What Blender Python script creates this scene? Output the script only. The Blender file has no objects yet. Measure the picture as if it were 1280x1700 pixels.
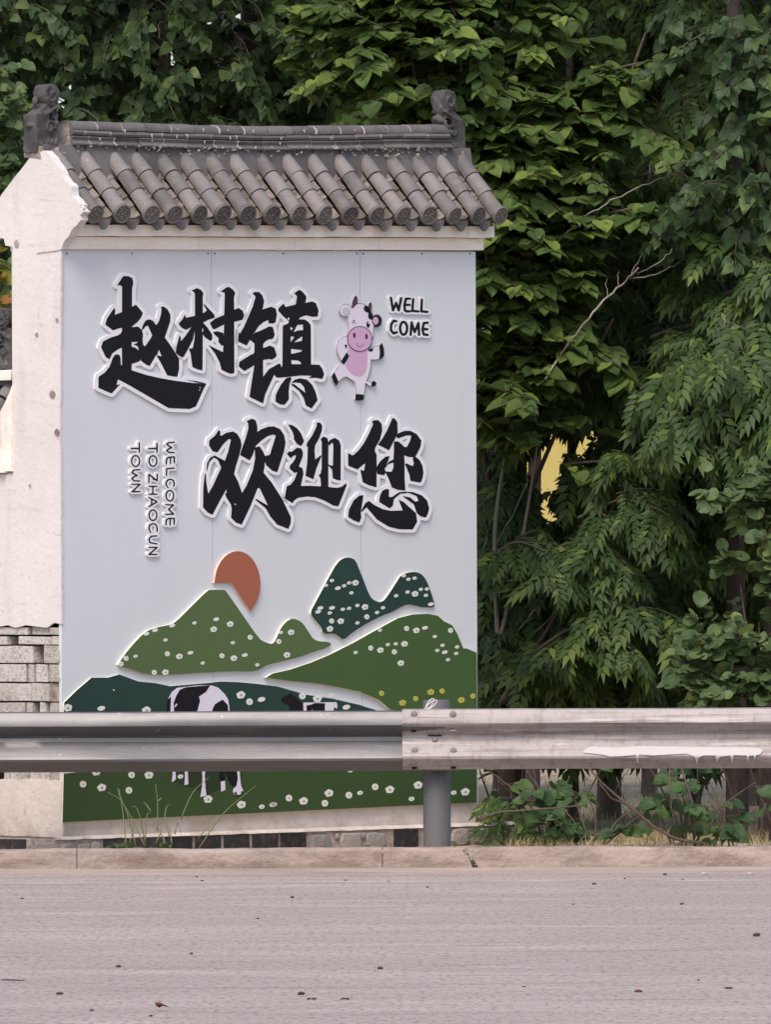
import bpy, bmesh, math, random
import numpy as np
from mathutils import Vector, Matrix, noise

random.seed(7)
RNG = np.random.default_rng(11)
SC = bpy.context.scene
COL = SC.collection
R = math.radians

# ------------------------------------------------------------------ camera
F = 15500.0          # focal length in pixels of the 1280 x 1700 photograph
HZ = 895.0           # row of the horizon
EYE = 1.65
ROLL = 0.0042
cam_d = bpy.data.cameras.new('camera')
cam = bpy.data.objects.new('camera', cam_d)
COL.objects.link(cam)
cam_d.sensor_fit = 'VERTICAL'
cam_d.sensor_height = 36.0
cam_d.lens = F / 1700.0 * 36.0
cam_d.shift_y = (HZ - 850.0) / 1700.0
cam_d.clip_start = 1.0
cam_d.clip_end = 3000.0
cr, sr = math.cos(ROLL), math.sin(ROLL)
cam.matrix_world = Matrix(((cr, sr, 0, 0), (0, 0, -1, 0), (-sr, cr, 0, EYE), (0, 0, 0, 1)))
SC.camera = cam

# ------------------------------------------------------------------ world, sun, exposure
SUN_EL, SUN_AZ = 52.0, 198.0        # azimuth clockwise from +Y: the sun stands behind the camera, to its left
W = bpy.data.worlds.new('World')
SC.world = W
W.use_nodes = True
nt = W.node_tree
nt.nodes.clear()
sky = nt.nodes.new('ShaderNodeTexSky')
sky.sky_type = 'NISHITA'
sky.sun_disc = False
sky.sun_elevation = R(SUN_EL)
sky.sun_rotation = R(SUN_AZ)
sky.air_density = 1.0
sky.dust_density = 2.5
sky.ozone_density = 0.2
bg = nt.nodes.new('ShaderNodeBackground')
bg.inputs['Strength'].default_value = 0.12
wo = nt.nodes.new('ShaderNodeOutputWorld')
nt.links.new(sky.outputs[0], bg.inputs[0])
nt.links.new(bg.outputs[0], wo.inputs[0])
sd = bpy.data.lights.new('sun', 'SUN')
sd.energy = 1.5
sd.angle = R(28)
sd.color = (1.0, 0.89, 0.81)
sun = bpy.data.objects.new('sun', sd)
COL.objects.link(sun)
ce = math.cos(R(SUN_EL))
sdir = Vector((math.sin(R(SUN_AZ)) * ce, math.cos(R(SUN_AZ)) * ce, math.sin(R(SUN_EL))))
sun.rotation_euler = sdir.to_track_quat('Z', 'Y').to_euler()
sun.location = sdir * 40
SC.view_settings.view_transform = 'Standard'
SC.view_settings.look = 'None'
SC.view_settings.exposure = 0.84
SC.view_settings.gamma = 1.0
SC.view_settings.use_curve_mapping = False
SC.render.engine = 'CYCLES'
SC.cycles.max_bounces = 6
SC.cycles.diffuse_bounces = 3
SC.cycles.glossy_bounces = 2
SC.cycles.transmission_bounces = 3
SC.cycles.transparent_max_bounces = 4
SC.cycles.use_denoising = True

# ------------------------------------------------------------------ measuring helpers
def ray(px, py):
    sx, sy = (px - 640) / F, (HZ - py) / F
    return Vector((cr * sx + sr * sy, 1.0, -sr * sx + cr * sy))
CAM = Vector((0, 0, EYE))
def at(px, py, Y):
    return CAM + ray(px, py) * Y
def to_px(P):
    dx, dy, dz = P[0], P[1], P[2] - EYE
    sx, sz = dx / dy, dz / dy
    return 640 + F * (cr * sx - sr * sz), HZ - F * (sr * sx + cr * sz)

# the wall stands turned 43 degrees to the road; its own frame: x along the front, y into the wall, z up
YAW = R(43)
A0 = at(100, 1390, 47.4); A0.z = 0.0
D = Vector((math.cos(YAW), math.sin(YAW), 0))
IN = Vector((-math.sin(YAW), math.cos(YAW), 0))
LEN, THK, BASE = 2.911, 0.362, 0.137
ROOT_M = Matrix.Translation(A0) @ Matrix.Rotation(YAW, 4, 'Z')
ROOT_I = ROOT_M.inverted()
def onwall(px, py, w=0.0):
    """point of the front plane (pushed out by w) -> (x, z) in the wall's frame"""
    d = ray(px, py)
    t = ((A0 - IN * w - CAM).dot(IN)) / d.dot(IN)
    P = CAM + d * t
    return (P - A0).dot(D), P.z
def onend(px, py, x=0.0):
    """point of the end face -> (y, z) in the wall's frame"""
    d = ray(px, py)
    t = ((A0 + D * x - CAM).dot(D)) / d.dot(D)
    P = CAM + d * t
    return (P - A0).dot(IN), P.z
TILT = 0.0155
def zt(x, z):            # the top of the wall climbs a little to the far end
    return BASE + (z - BASE) * (1 + TILT * x / LEN) if z > BASE else z

# ------------------------------------------------------------------ object helpers
def tag(o, label=None, cat=None, group=None, kind=None):
    if label: o['label'] = label
    if cat: o['category'] = cat
    if group: o['group'] = group
    if kind: o['kind'] = kind
    return o
def thing(name, label, cat, loc=(0, 0, 0), rot=0.0, group=None):
    o = bpy.data.objects.new(name, None)
    COL.objects.link(o)
    o.location = loc
    o.rotation_euler = (0, 0, rot)
    o.empty_display_size = 0.2
    return tag(o, label, cat, group)
def link(name, me, parent=None):
    o = bpy.data.objects.new(name, me)
    COL.objects.link(o)
    if parent: o.parent = parent
    return o
class MB:
    def __init__(s): s.v = []; s.f = []; s.m = []
    def add(s, vs, fs, mi=0):
        k = len(s.v); s.v += [tuple(v) for v in vs]
        s.f += [tuple(i + k for i in f) for f in fs]; s.m += [mi] * len(fs)
        return s
    def box(s, x0, x1, y0, y1, z0, z1, mi=0, jit=0.0):
        c = [(x, y, z) for x in (x0, x1) for y in (y0, y1) for z in (z0, z1)]
        if jit: c = [tuple(q + random.uniform(-jit, jit) for q in p) for p in c]
        return s.add(c, [(0, 1, 3, 2), (4, 6, 7, 5), (0, 4, 5, 1), (2, 3, 7, 6), (0, 2, 6, 4), (1, 5, 7, 3)], mi)
    def tube(s, pts, rad, n=6, mi=0, cap=True):
        pts = [Vector(p) for p in pts]
        if not hasattr(rad, '__len__'): rad = [rad] * len(pts)
        vs = []; up = None
        for i, p in enumerate(pts):
            t = (pts[min(i + 1, len(pts) - 1)] - pts[max(i - 1, 0)]).normalized()
            if up is None:
                up = Vector((0, 0, 1)) if abs(t.z) < 0.9 else Vector((1, 0, 0))
            a = (up - t * up.dot(t)).normalized(); b = t.cross(a); up = a
            for k in range(n):
                q = 2 * math.pi * k / n
                vs.append(p + (a * math.cos(q) + b * math.sin(q)) * rad[i])
        fs = []
        for i in range(len(pts) - 1):
            for k in range(n):
                fs.append((i * n + k, i * n + (k + 1) % n, (i + 1) * n + (k + 1) % n, (i + 1) * n + k))
        if cap:
            fs.append(tuple(range(n))[::-1]); fs.append(tuple((len(pts) - 1) * n + k for k in range(n)))
        return s.add(vs, fs, mi)
    def mesh(s, name, mats, smooth=False, bevel=0.0, angle=None):
        me = bpy.data.meshes.new(name)
        me.from_pydata(s.v, [], s.f)
        for m in (mats if isinstance(mats, (list, tuple)) else [mats]): me.materials.append(m)
        me.polygons.foreach_set('material_index', s.m)
        bm = bmesh.new(); bm.from_mesh(me)
        bmesh.ops.recalc_face_normals(bm, faces=bm.faces)
        if bevel:
            es = [e for e in bm.edges if len(e.link_faces) == 2 and e.calc_face_angle(0) > 0.6]
            bmesh.ops.bevel(bm, geom=es, offset=bevel, segments=2, affect='EDGES', profile=0.6)
        bm.to_mesh(me); bm.free()
        if smooth:
            me.polygons.foreach_set('use_smooth', [True] * len(me.polygons))
            if angle: me.set_sharp_from_angle(angle=angle)
        me.update()
        return me
    def build(s, name, mats, parent=None, smooth=False, bevel=0.0, angle=None):
        return link(name, s.mesh(name, mats, smooth, bevel, angle), parent)
def np_mesh(name, V, T, mat, smooth=False):
    """mesh from numpy arrays of vertices and triangles"""
    me = bpy.data.meshes.new(name)
    n, k = len(V), len(T)
    me.vertices.add(n); me.vertices.foreach_set('co', V.astype(np.float32).ravel())
    me.loops.add(3 * k); me.loops.foreach_set('vertex_index', T.astype(np.int32).ravel())
    me.polygons.add(k)
    me.polygons.foreach_set('loop_start', np.arange(0, 3 * k, 3, dtype=np.int32))
    if smooth: me.polygons.foreach_set('use_smooth', np.ones(k, bool))
    me.update(calc_edges=True)
    for m in (mat if isinstance(mat, (list, tuple)) else [mat]): me.materials.append(m)
    return me
def plate(name, contours, y0, y1, mats, parent=None, bevel=0.0):
    """flat board cut out along closed contours in the wall's (x, z); front at y0, back at y1.
    mats: front, and the sawn side"""
    cu = bpy.data.curves.new(name, 'CURVE')
    cu.dimensions = '2D'; cu.fill_mode = 'BOTH'
    cu.extrude = abs(y1 - y0) / 2
    for c in contours:
        sp = cu.splines.new('POLY'); sp.points.add(len(c) - 1)
        for p, q in zip(sp.points, c): p.co = (q[0], q[1], 0, 1)
        sp.use_cyclic_u = True
    t = bpy.data.objects.new('tmp', cu); COL.objects.link(t)
    dg = bpy.context.evaluated_depsgraph_get()
    me = bpy.data.meshes.new_from_object(t.evaluated_get(dg))
    bpy.data.objects.remove(t); bpy.data.curves.remove(cu)
    me.name = name
    yc = (y0 + y1) / 2
    me.transform(Matrix(((1, 0, 0, 0), (0, 0, -1, yc), (0, 1, 0, 0), (0, 0, 0, 1))))
    me.materials.clear()
    mats = mats if isinstance(mats, (list, tuple)) else [mats]
    for m in mats: me.materials.append(m)
    me.polygons.foreach_set('use_smooth', [False] * len(me.polygons))
    me.polygons.foreach_set('material_index', [0 if (p.normal.y < -0.7 or len(mats) == 1) else 1 for p in me.polygons])
    me.update()
    return link(name, me, parent)

# ------------------------------------------------------------------ materials
def lin(c): return tuple(((x / 255) / 12.92 if x / 255 <= 0.04045 else ((x / 255 + 0.055) / 1.055) ** 2.4) for x in c)
class NM:
    """small material writer"""
    def __init__(s, name, rough=0.8, spec=0.3):
        s.m = bpy.data.materials.new(name); s.m.use_nodes = True
        s.t = s.m.node_tree; s.b = s.t.nodes['Principled BSDF']
        s.b.inputs['Roughness'].default_value = rough
        s.b.inputs['Specular IOR Level'].default_value = spec
        s.co = None
    def n(s, typ, **kw):
        x = s.t.nodes.new(typ)
        for k, v in kw.items(): setattr(x, k, v)
        return x
    def l(s, a, b): s.t.links.new(a, b)
    def coord(s, scale=(1, 1, 1), world=False):
        if world: g = s.n('ShaderNodeNewGeometry').outputs['Position']
        else: g = s.n('ShaderNodeTexCoord').outputs['Object']
        mp = s.n('ShaderNodeMapping'); mp.inputs['Scale'].default_value = scale
        s.l(g, mp.inputs[0]); return mp.outputs[0]
    def noise(s, sc, scale=(1, 1, 1), detail=6, rough=0.6, world=False, dist=0.0):
        x = s.n('ShaderNodeTexNoise'); x.inputs['Scale'].default_value = sc
        x.inputs['Detail'].default_value = detail; x.inputs['Roughness'].default_value = rough
        x.inputs['Distortion'].default_value = dist
        s.l(s.coord(scale, world), x.inputs['Vector']); return x.outputs['Fac']
    def ramp(s, fac, stops):
        r = s.n('ShaderNodeValToRGB'); e = r.color_ramp.elements
        while len(e) < len(stops): e.new(0.5)
        for q, (p, c) in zip(e, stops):
            q.position = p; q.color = (*c, 1) if len(c) == 3 else c
        s.l(fac, r.inputs[0]); return r.outputs[0]
    def step(s, fac, a, b):
        r = s.n('ShaderNodeMapRange'); r.inputs['From Min'].default_value = a; r.inputs['From Max'].default_value = b
        s.l(fac, r.inputs['Value']); return r.outputs[0]
    def math(s, op, a, b):
        x = s.n('ShaderNodeMath', operation=op)
        for i, q in enumerate((a, b)):
            if hasattr(q, 'links'): s.l(q, x.inputs[i])
            else: x.inputs[i].default_value = q
        return x.outputs[0]
    def mix(s, fac, a, b, mode='MIX'):
        x = s.n('ShaderNodeMix', data_type='RGBA', blend_type=mode)
        for i, q in ((0, fac), (6, a), (7, b)):
            if hasattr(q, 'links'): s.l(q, x.inputs[i])
            else: x.inputs[i].default_value = q if i == 0 else ((*q, 1) if len(q) == 3 else q)
        return x.outputs[2]
    def bump(s, h, st=0.3, dist=0.01):
        x = s.n('ShaderNodeBump'); x.inputs['Strength'].default_value = st; x.inputs['Distance'].default_value = dist
        s.l(h, x.inputs['Height']); s.l(x.outputs[0], s.b.inputs['Normal']); return s
    def color(s, c):
        if hasattr(c, 'links'): s.l(c, s.b.inputs['Base Color'])
        else: s.b.inputs['Base Color'].default_value = (*c, 1)
        return s
    def rnd(s):
        a = s.n('ShaderNodeObjectInfo').outputs['Random']; return a
def flat(name, c, rough=0.5, spec=0.3, var=0.06, sc=9):
    n = NM(name, rough, spec)
    n.color(n.mix(n.noise(sc), tuple(q * (1 - var) for q in c), tuple(min(1, q * (1 + var)) for q in c)))
    return n.m
M = {}
def mk():
    # plaster: white lime wash, faint grey weathering, runs, a few brown stains
    n = NM('white_plaster', 0.9, 0.15)
    a = n.mix(n.step(n.noise(1.6, (1, 1, 1.0), 8, 0.65), 0.35, 0.75), (0.665, 0.63, 0.61), (0.575, 0.54, 0.52))
    a = n.mix(n.math('MULTIPLY', n.step(n.noise(5.0, (1.2, 1.2, 0.25), 7), 0.54, 0.72), 0.5), a, (0.48, 0.43, 0.40))
    a = n.mix(n.math('MULTIPLY', n.step(n.noise(2.6, (1, 1, 9), 6, 0.65, dist=1.2), 0.605, 0.635), 0.45), a, (0.50, 0.46, 0.43))
    a = n.mix(n.math('MULTIPLY', n.step(n.noise(30, (1, 1, 1), 3), 0.66, 0.70), 0.35), a, (0.38, 0.34, 0.31))
    n.color(a).bump(n.noise(26, detail=8), 0.35, 0.012); M['plaster'] = n.m
    n = NM('stained_plaster', 0.92, 0.12)
    z = n.n('ShaderNodeSeparateXYZ'); n.l(n.coord(), z.inputs[0])
    a = n.mix(n.step(n.noise(3.2, detail=8), 0.38, 0.68), (0.66, 0.59, 0.55), (0.54, 0.475, 0.43))
    low = n.math('ADD', n.step(z.outputs[2], 0.32, 0.13), n.math('MULTIPLY', n.math('SUBTRACT', n.noise(7, detail=9, rough=0.7), 0.5), 2.6))
    a = n.mix(n.math('MULTIPLY', n.step(low, 0.55, 1.25), 0.65), a, (0.34, 0.27, 0.22))
    a = n.mix(n.math('MULTIPLY', n.step(n.noise(17, detail=6), 0.60, 0.70), 0.5), a, (0.30, 0.25, 0.21))
    n.color(a).bump(n.noise(30, detail=8), 0.5, 0.012); M['plaster_low'] = n.m
    n = NM('corbel_plaster', 0.9, 0.15)
    a = n.mix(n.step(n.noise(2.4, (1, 1, 3), 8), 0.4, 0.7), (0.84, 0.78, 0.71), (0.74, 0.67, 0.60))
    a = n.mix(n.math('MULTIPLY', n.step(n.noise(9, (1, 1, 0.4), 6), 0.58, 0.72), 0.4), a, (0.45, 0.38, 0.32))
    n.color(a).bump(n.noise(22, detail=7), 0.4, 0.01); M['corbel'] = n.m
    # grey fired tiles
    for nm, c0, c1, du in (('tile', (0.110, 0.103, 0.104), (0.205, 0.189, 0.187), 0.38), ('ridge_tile', (0.085, 0.079, 0.084), (0.15, 0.139, 0.142), 0.2), ('tile_end', (0.085, 0.078, 0.078), (0.14, 0.128, 0.125), 0.3)):
        n = NM(nm, 0.75, 0.3)
        a = n.mix(n.rnd(), c0, c1)
        a = n.mix(n.math('MULTIPLY', n.step(n.noise(14, (1, 1, 1), 8, 0.65, world=True), 0.45, 0.70), du), a, (0.30, 0.25, 0.215))
        a = n.mix(n.math('MULTIPLY', n.step(n.noise(45, detail=4, world=True), 0.60, 0.70), 0.5), a, (0.07, 0.062, 0.06))
        a = n.mix(n.math('MULTIPLY', n.step(n.noise(21, detail=3, world=True), 0.70, 0.74), 0.5), a, (0.40, 0.38, 0.36))
        n.color(a).bump(n.noise(70, detail=6, world=True), 0.3, 0.004); M[nm] = n.m
    n = NM('pan_tile', 0.85, 0.2)
    a = n.mix(n.rnd(), (0.13, 0.112, 0.10), (0.25, 0.215, 0.195))
    a = n.mix(n.step(n.noise(19, detail=8, world=True), 0.45, 0.62), a, (0.11, 0.088, 0.068))
    n.color(a).bump(n.noise(60, detail=6, world=True), 0.6, 0.008); M['pan'] = n.m
    n = NM('mortar', 0.95, 0.1)
    a = n.mix(n.step(n.noise(18, detail=8), 0.4, 0.65), (0.40, 0.34, 0.30), (0.22, 0.175, 0.15))
    n.color(a).bump(n.noise(55, detail=8), 0.9, 0.012); M['mortar'] = n.m
    M['pale_mortar'] = flat('pale_mortar', (0.46, 0.42, 0.39), 0.95, 0.1, 0.3, 60)
    n = NM('roof_bed', 0.95, 0.1)
    a = n.mix(n.noise(25, detail=8), (0.05, 0.043, 0.038), (0.15, 0.12, 0.098))
    n.color(a).bump(n.noise(60, detail=8), 1.0, 0.015); M['bed'] = n.m
    n = NM('ornament_clay', 0.8, 0.3)
    a = n.mix(n.step(n.noise(9, detail=8), 0.35, 0.7), (0.045, 0.042, 0.044), (0.105, 0.096, 0.096))
    a = n.mix(n.math('MULTIPLY', n.step(n.noise(24, detail=5), 0.62, 0.74), 0.5), a, (0.30, 0.27, 0.255))
    n.color(a).bump(n.noise(65, detail=7), 0.5, 0.006); M['clay'] = n.m
    # bare concrete blocks
    n = NM('concrete_block', 0.95, 0.1)
    a = n.mix(n.rnd(), (0.44, 0.405, 0.375), (0.60, 0.56, 0.53))
    a = n.mix(n.step(n.noise(50, detail=5, world=True), 0.5, 0.72), a, (0.24, 0.21, 0.19))
    a = n.mix(n.math('MULTIPLY', n.step(n.noise(8, detail=5, world=True), 0.5, 0.7), 0.5), a, (0.33, 0.275, 0.24))
    n.color(a).bump(n.noise(85, detail=6, world=True), 0.9, 0.01); M['block'] = n.m
    n = NM('black_brick', 0.7, 0.35)
    a = n.mix(n.rnd(), (0.016, 0.013, 0.016), (0.034, 0.028, 0.03))
    a = n.mix(n.math('MULTIPLY', n.step(n.noise(26, detail=7, world=True), 0.52, 0.72), 0.4), a, (0.16, 0.125, 0.105))
    n.color(a).bump(n.noise(60, detail=6, world=True), 0.5, 0.006); M['brick'] = n.m
    n = NM('rubble_stone', 0.9, 0.2)
    a = n.mix(n.rnd(), (0.20, 0.185, 0.18), (0.33, 0.30, 0.275))
    a = n.mix(n.math('MULTIPLY', n.step(n.noise(20, detail=8, world=True), 0.5, 0.7), 0.6), a, (0.32, 0.245, 0.18))
    n.color(a).bump(n.noise(45, detail=8, world=True), 0.9, 0.012); M['stone'] = n.m
    # sign
    n = NM('painted_sheet', 0.42, 0.35)
    a = n.mix(n.noise(1.1, (1, 1, 0.6), 5), (0.565, 0.58, 0.615), (0.61, 0.625, 0.655))
    a = n.mix(n.math('MULTIPLY', n.step(n.noise(7, (2.2, 1, 0.10), 6), 0.60, 0.85), 0.22), a, (0.47, 0.46, 0.455))
    a = n.mix(n.math('MULTIPLY', n.step(n.noise(42, detail=2), 0.735, 0.76), 0.55), a, (0.25, 0.22, 0.20))
    n.color(a).bump(n.noise(2.0, (1, 1, 0.5), 2), 0.10, 0.02); M['sheet'] = n.m
    M['white_foam'] = flat('white_foam_board', (0.72, 0.71, 0.74), 0.6, 0.25, 0.05, 14)
    M['ink'] = flat('black_acrylic', (0.009, 0.0085, 0.013), 0.5, 0.15, 0.15, 6)
    M['edge_cream'] = flat('cream_foam_edge', (0.72, 0.69, 0.58), 0.8, 0.15, 0.08, 20)
    M['sun_edge'] = flat('pale_pink_edge', (0.70, 0.52, 0.45), 0.8, 0.15, 0.08, 20)
    M['orange'] = flat('rust_orange_print', (0.33, 0.105, 0.060), 0.45, 0.3, 0.05, 5)
    M['green_a'] = flat('moss_green_print', (0.078, 0.122, 0.043), 0.45, 0.3, 0.10, 2.2)
    M['green_c'] = flat('leaf_green_print', (0.050, 0.094, 0.028), 0.45, 0.3, 0.12, 1.6)
    M['green_f'] = flat('field_green_print', (0.033, 0.064, 0.018), 0.45, 0.3, 0.10, 1.6)
    M['green_d'] = flat('bottle_green_print', (0.012, 0.038, 0.032), 0.4, 0.35, 0.10, 2.0)
    M['green_shade'] = flat('dark_green_print', (0.018, 0.034, 0.012), 0.45, 0.3, 0.1, 3)
    M['petal'] = flat('white_petal_print', (0.66, 0.66, 0.62), 0.5, 0.3, 0.05, 20)
    M['pollen'] = flat('grey_olive_print', (0.16, 0.17, 0.10), 0.5, 0.3, 0.05, 20)
    M['yellow_petal'] = flat('yellow_petal_print', (0.43, 0.42, 0.07), 0.5, 0.3, 0.08, 20)
    M['yellow_mid'] = flat('mustard_print', (0.24, 0.21, 0.03), 0.5, 0.3, 0.05, 20)
    M['cow_white'] = flat('lilac_white_print', (0.66, 0.61, 0.69), 0.45, 0.3, 0.03, 9)
    M['cow_pink'] = flat('pink_print', (0.55, 0.34, 0.50), 0.45, 0.3, 0.03, 9)
    M['cow_dark'] = flat('near_black_print', (0.010, 0.008, 0.012), 0.5, 0.15, 0.1, 9)
    M['cow_horn'] = flat('brown_print', (0.075, 0.042, 0.045), 0.45, 0.3, 0.1, 9)
    M['cow_grey'] = flat('pale_lilac_grey_print', (0.50, 0.47, 0.54), 0.45, 0.3, 0.03, 9)
    M['plum'] = flat('plum_print', (0.06, 0.02, 0.05), 0.45, 0.3, 0.03, 9)
    # galvanised rail
    for nm, c0, c1, met in (('rail_grey', (0.100, 0.099, 0.104), (0.158, 0.157, 0.163), 0.55), ('rail_pale', (0.27, 0.243, 0.236), (0.37, 0.336, 0.328), 0.12)):
        n = NM(nm, 0.40 if nm == 'rail_grey' else 0.5, 0.4)
        n.b.inputs['Metallic'].default_value = met
        a = n.mix(n.noise(3, (0.5, 1, 3), 8, 0.65), c0, c1)
        if nm == 'rail_pale':
            a = n.mix(n.math('MULTIPLY', n.step(n.noise(26, (1, 1, 0.12), 5), 0.48, 0.70), 0.6), a, (0.19, 0.155, 0.14))
            a = n.mix(n.math('MULTIPLY', n.step(n.noise(9, (0.16, 1, 6), 8, 0.75), 0.52, 0.66), 0.8), a, (0.135, 0.10, 0.085))
            a = n.mix(n.math('MULTIPLY', n.step(n.noise(5, (0.35, 1, 5), 6), 0.60, 0.68), 0.6), a, (0.55, 0.51, 0.50))
        else:
            a = n.mix(n.math('MULTIPLY', n.step(n.noise(24, (1, 1, 0.15), 5), 0.50, 0.75), 0.35), a, (0.10, 0.093, 0.092))
            a = n.mix(n.math('MULTIPLY', n.step(n.noise(7, (0.25, 1, 5), 8, 0.75), 0.52, 0.68), 0.6), a, (0.10, 0.088, 0.085))
            a = n.mix(n.math('MULTIPLY', n.step(n.noise(14, (1, 1, 2), 5), 0.66, 0.72), 0.5), a, (0.33, 0.315, 0.315))
        n.color(a).bump(n.noise(10, (0.4, 1, 1.5), 5), 0.15, 0.01); M[nm] = n.m
    n = NM('post_grey', 0.6, 0.35)
    a = n.mix(n.noise(5, (1, 1, 0.3), 8), (0.085, 0.082, 0.086), (0.14, 0.134, 0.137))
    a = n.mix(n.math('MULTIPLY', n.step(n.noise(16, detail=6), 0.6, 0.75), 0.5), a, (0.32, 0.29, 0.27))
    n.color(a).bump(n.noise(30), 0.15, 0.004); M['post'] = n.m
    M['bolt'] = flat('dull_zinc', (0.20, 0.18, 0.175), 0.55, 0.4, 0.25, 40)
    M['gap_shade'] = flat('gap_shade_black', (0.012, 0.010, 0.010), 0.9, 0.1, 0.1, 9)  # near-black colour stands in for the shade inside gaps and slots
    M['paint'] = flat('white_paint', (0.47, 0.45, 0.44), 0.7, 0.2, 0.04, 12)
    M['string'] = flat('white_string', (0.68, 0.66, 0.65), 0.8, 0.2, 0.06, 60)
    # ground
    n = NM('asphalt', 0.9, 0.2)
    a = n.mix(n.noise(0.55, (0.4, 1.0, 1), 5, world=True), (0.300, 0.250, 0.222), (0.370, 0.311, 0.278))
    a = n.mix(n.step(n.noise(1.4, (0.30, 1.0, 1), 5, 0.65, world=True, dist=0.6), 0.48, 0.70), a, (0.44, 0.37, 0.335))
    a = n.mix(n.math('MULTIPLY', n.step(n.noise(2.0, (0.25, 1.1, 1), 4, 0.6, world=True, dist=0.4), 0.58, 0.72), 0.40), a, (0.18, 0.152, 0.145))
    a = n.mix(n.math('MULTIPLY', n.step(n.noise(1.0, (0.85, 5.5, 1), 3, 0.6, world=True, dist=0.4), 0.60, 0.72), 0.55), a, (0.135, 0.115, 0.112))
    a = n.mix(n.math('MULTIPLY', n.step(n.noise(1.0, (0.50, 1.7, 1), 4, 0.6, world=True, dist=0.4), 0.60, 0.68), 0.7), a, (0.46, 0.395, 0.365))
    a = n.mix(n.math('MULTIPLY', n.step(n.noise(30, (1, 0.30, 1), 4, 0.8, world=True), 0.42, 0.62), 0.65), a, (0.36, 0.31, 0.30))
    a = n.mix(n.math('MULTIPLY', n.step(n.noise(36, (1, 0.26, 1), 4, 0.85, world=True), 0.50, 0.66), 0.85), a, (0.12, 0.099, 0.094))
    n.color(a).bump(n.noise(60, (1, 0.5, 1), 3, world=True), 0.35, 0.006); M['asphalt'] = n.m
    n = NM('gutter_dust', 0.95, 0.1)
    a = n.mix(n.step(n.noise(2.5, (0.4, 3, 1), 8, 0.7, world=True), 0.4, 0.65), (0.40, 0.315, 0.275), (0.27, 0.22, 0.20))
    n.color(a).bump(n.noise(40, world=True), 0.5, 0.006); M['gutter'] = n.m
    n = NM('worn_line', 0.9, 0.2)
    a = n.mix(n.step(n.noise(3.0, (0.6, 4, 1), 9, 0.75, world=True), 0.44, 0.58), (0.29, 0.25, 0.243), (0.44, 0.385, 0.36))
    n.color(a); M['line'] = n.m
    n = NM('kerb_concrete', 0.92, 0.15)
    a = n.mix(n.step(n.noise(2.2, (0.6, 1, 2), 9, 0.7), 0.35, 0.68), (0.40, 0.325, 0.285), (0.27, 0.21, 0.18))
    a = n.mix(n.math('MULTIPLY', n.step(n.noise(9, (0.4, 1, 1.4), 9, 0.75), 0.48, 0.66), 0.7), a, (0.15, 0.115, 0.10))
    a = n.mix(n.math('MULTIPLY', n.step(n.noise(1.3, detail=5), 0.55, 0.7), 0.5), a, (0.36, 0.325, 0.315))
    a = n.mix(n.math('MULTIPLY', n.step(n.noise(3.4, (0.45, 1, 1.6), 9, 0.72, dist=0.6), 0.50, 0.62), 0.65), a, (0.165, 0.115, 0.092))
    n.color(a).bump(n.noise(34, detail=8), 0.9, 0.014); M['kerb'] = n.m
    n = NM('dry_earth', 0.95, 0.1)
    a = n.mix(n.step(n.noise(0.8, detail=8, world=True), 0.38, 0.66), (0.58, 0.46, 0.335), (0.44, 0.355, 0.235))
    a = n.mix(n.math('MULTIPLY', n.step(n.noise(11, detail=8, world=True), 0.5, 0.7), 0.6), a, (0.20, 0.145, 0.095))
    n.color(a).bump(n.noise(20, detail=8, world=True), 1.0, 0.03); M['earth'] = n.m
    for nm, c0, c1 in (('bark_pale', (0.24, 0.20, 0.175), (0.36, 0.31, 0.275)), ('bark_brown', (0.085, 0.062, 0.055), (0.17, 0.128, 0.112)), ('bark_dark', (0.038, 0.029, 0.027), (0.085, 0.066, 0.060)), ('bark_bare', (0.24, 0.205, 0.185), (0.40, 0.355, 0.325)), ('twig', (0.06, 0.05, 0.038), (0.12, 0.10, 0.075))):
        n = NM(nm, 0.9, 0.15)
        a = n.mix(n.noise(12, (1.6, 1.6, 0.35), 8, 0.7, world=True), c0, c1)
        a = n.mix(n.math('MULTIPLY', n.step(n.noise(34, (1.5, 1.5, 0.4), 5, world=True), 0.55, 0.68), 0.6), a, tuple(q * 0.4 for q in c0))
        n.color(a).bump(n.noise(28, (1.5, 1.5, 0.3), 6, world=True), 0.9, 0.02); M[nm] = n.m
    # leaves: colour differs from leaf to leaf, some light passes through
    def leafmat(nm, stops, trans=0.3, rough=0.5, spec=0.24):
        n = NM(nm, rough, spec)
        g = n.n('ShaderNodeNewGeometry').outputs['Random Per Island']
        f = n.math('FRACT', n.math('ADD', g, n.rnd()), 0)
        c = n.ramp(f, stops)
        c = n.mix(n.math('MULTIPLY', n.noise(55, detail=2, world=True), 0.5), c, tuple(q * 0.62 for q in stops[1][1]))
        n.color(c)
        tr = n.n('ShaderNodeBsdfTranslucent')
        hs = n.n('ShaderNodeHueSaturation'); hs.inputs['Hue'].default_value = 0.485; hs.inputs['Value'].default_value = 1.5
        n.l(c, hs.inputs['Color']); n.l(hs.outputs[0], tr.inputs['Color'])
        ms = n.n('ShaderNodeMixShader'); ms.inputs[0].default_value = trans
        n.l(n.b.outputs[0], ms.inputs[1]); n.l(tr.outputs[0], ms.inputs[2])
        n.l(ms.outputs[0], n.t.nodes['Material Output'].inputs[0])
        M[nm] = n.m
    leafmat('leaf_poplar', [(0, (0.030, 0.056, 0.026)), (0.5, (0.050, 0.090, 0.034)), (0.85, (0.075, 0.128, 0.044)), (1, (0.14, 0.20, 0.055))], 0.32)
    leafmat('leaf_heart', [(0, (0.054, 0.098, 0.030)), (0.45, (0.094, 0.155, 0.042)), (0.80, (0.150, 0.220, 0.060)), (1, (0.28, 0.36, 0.08))], 0.42)
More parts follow.
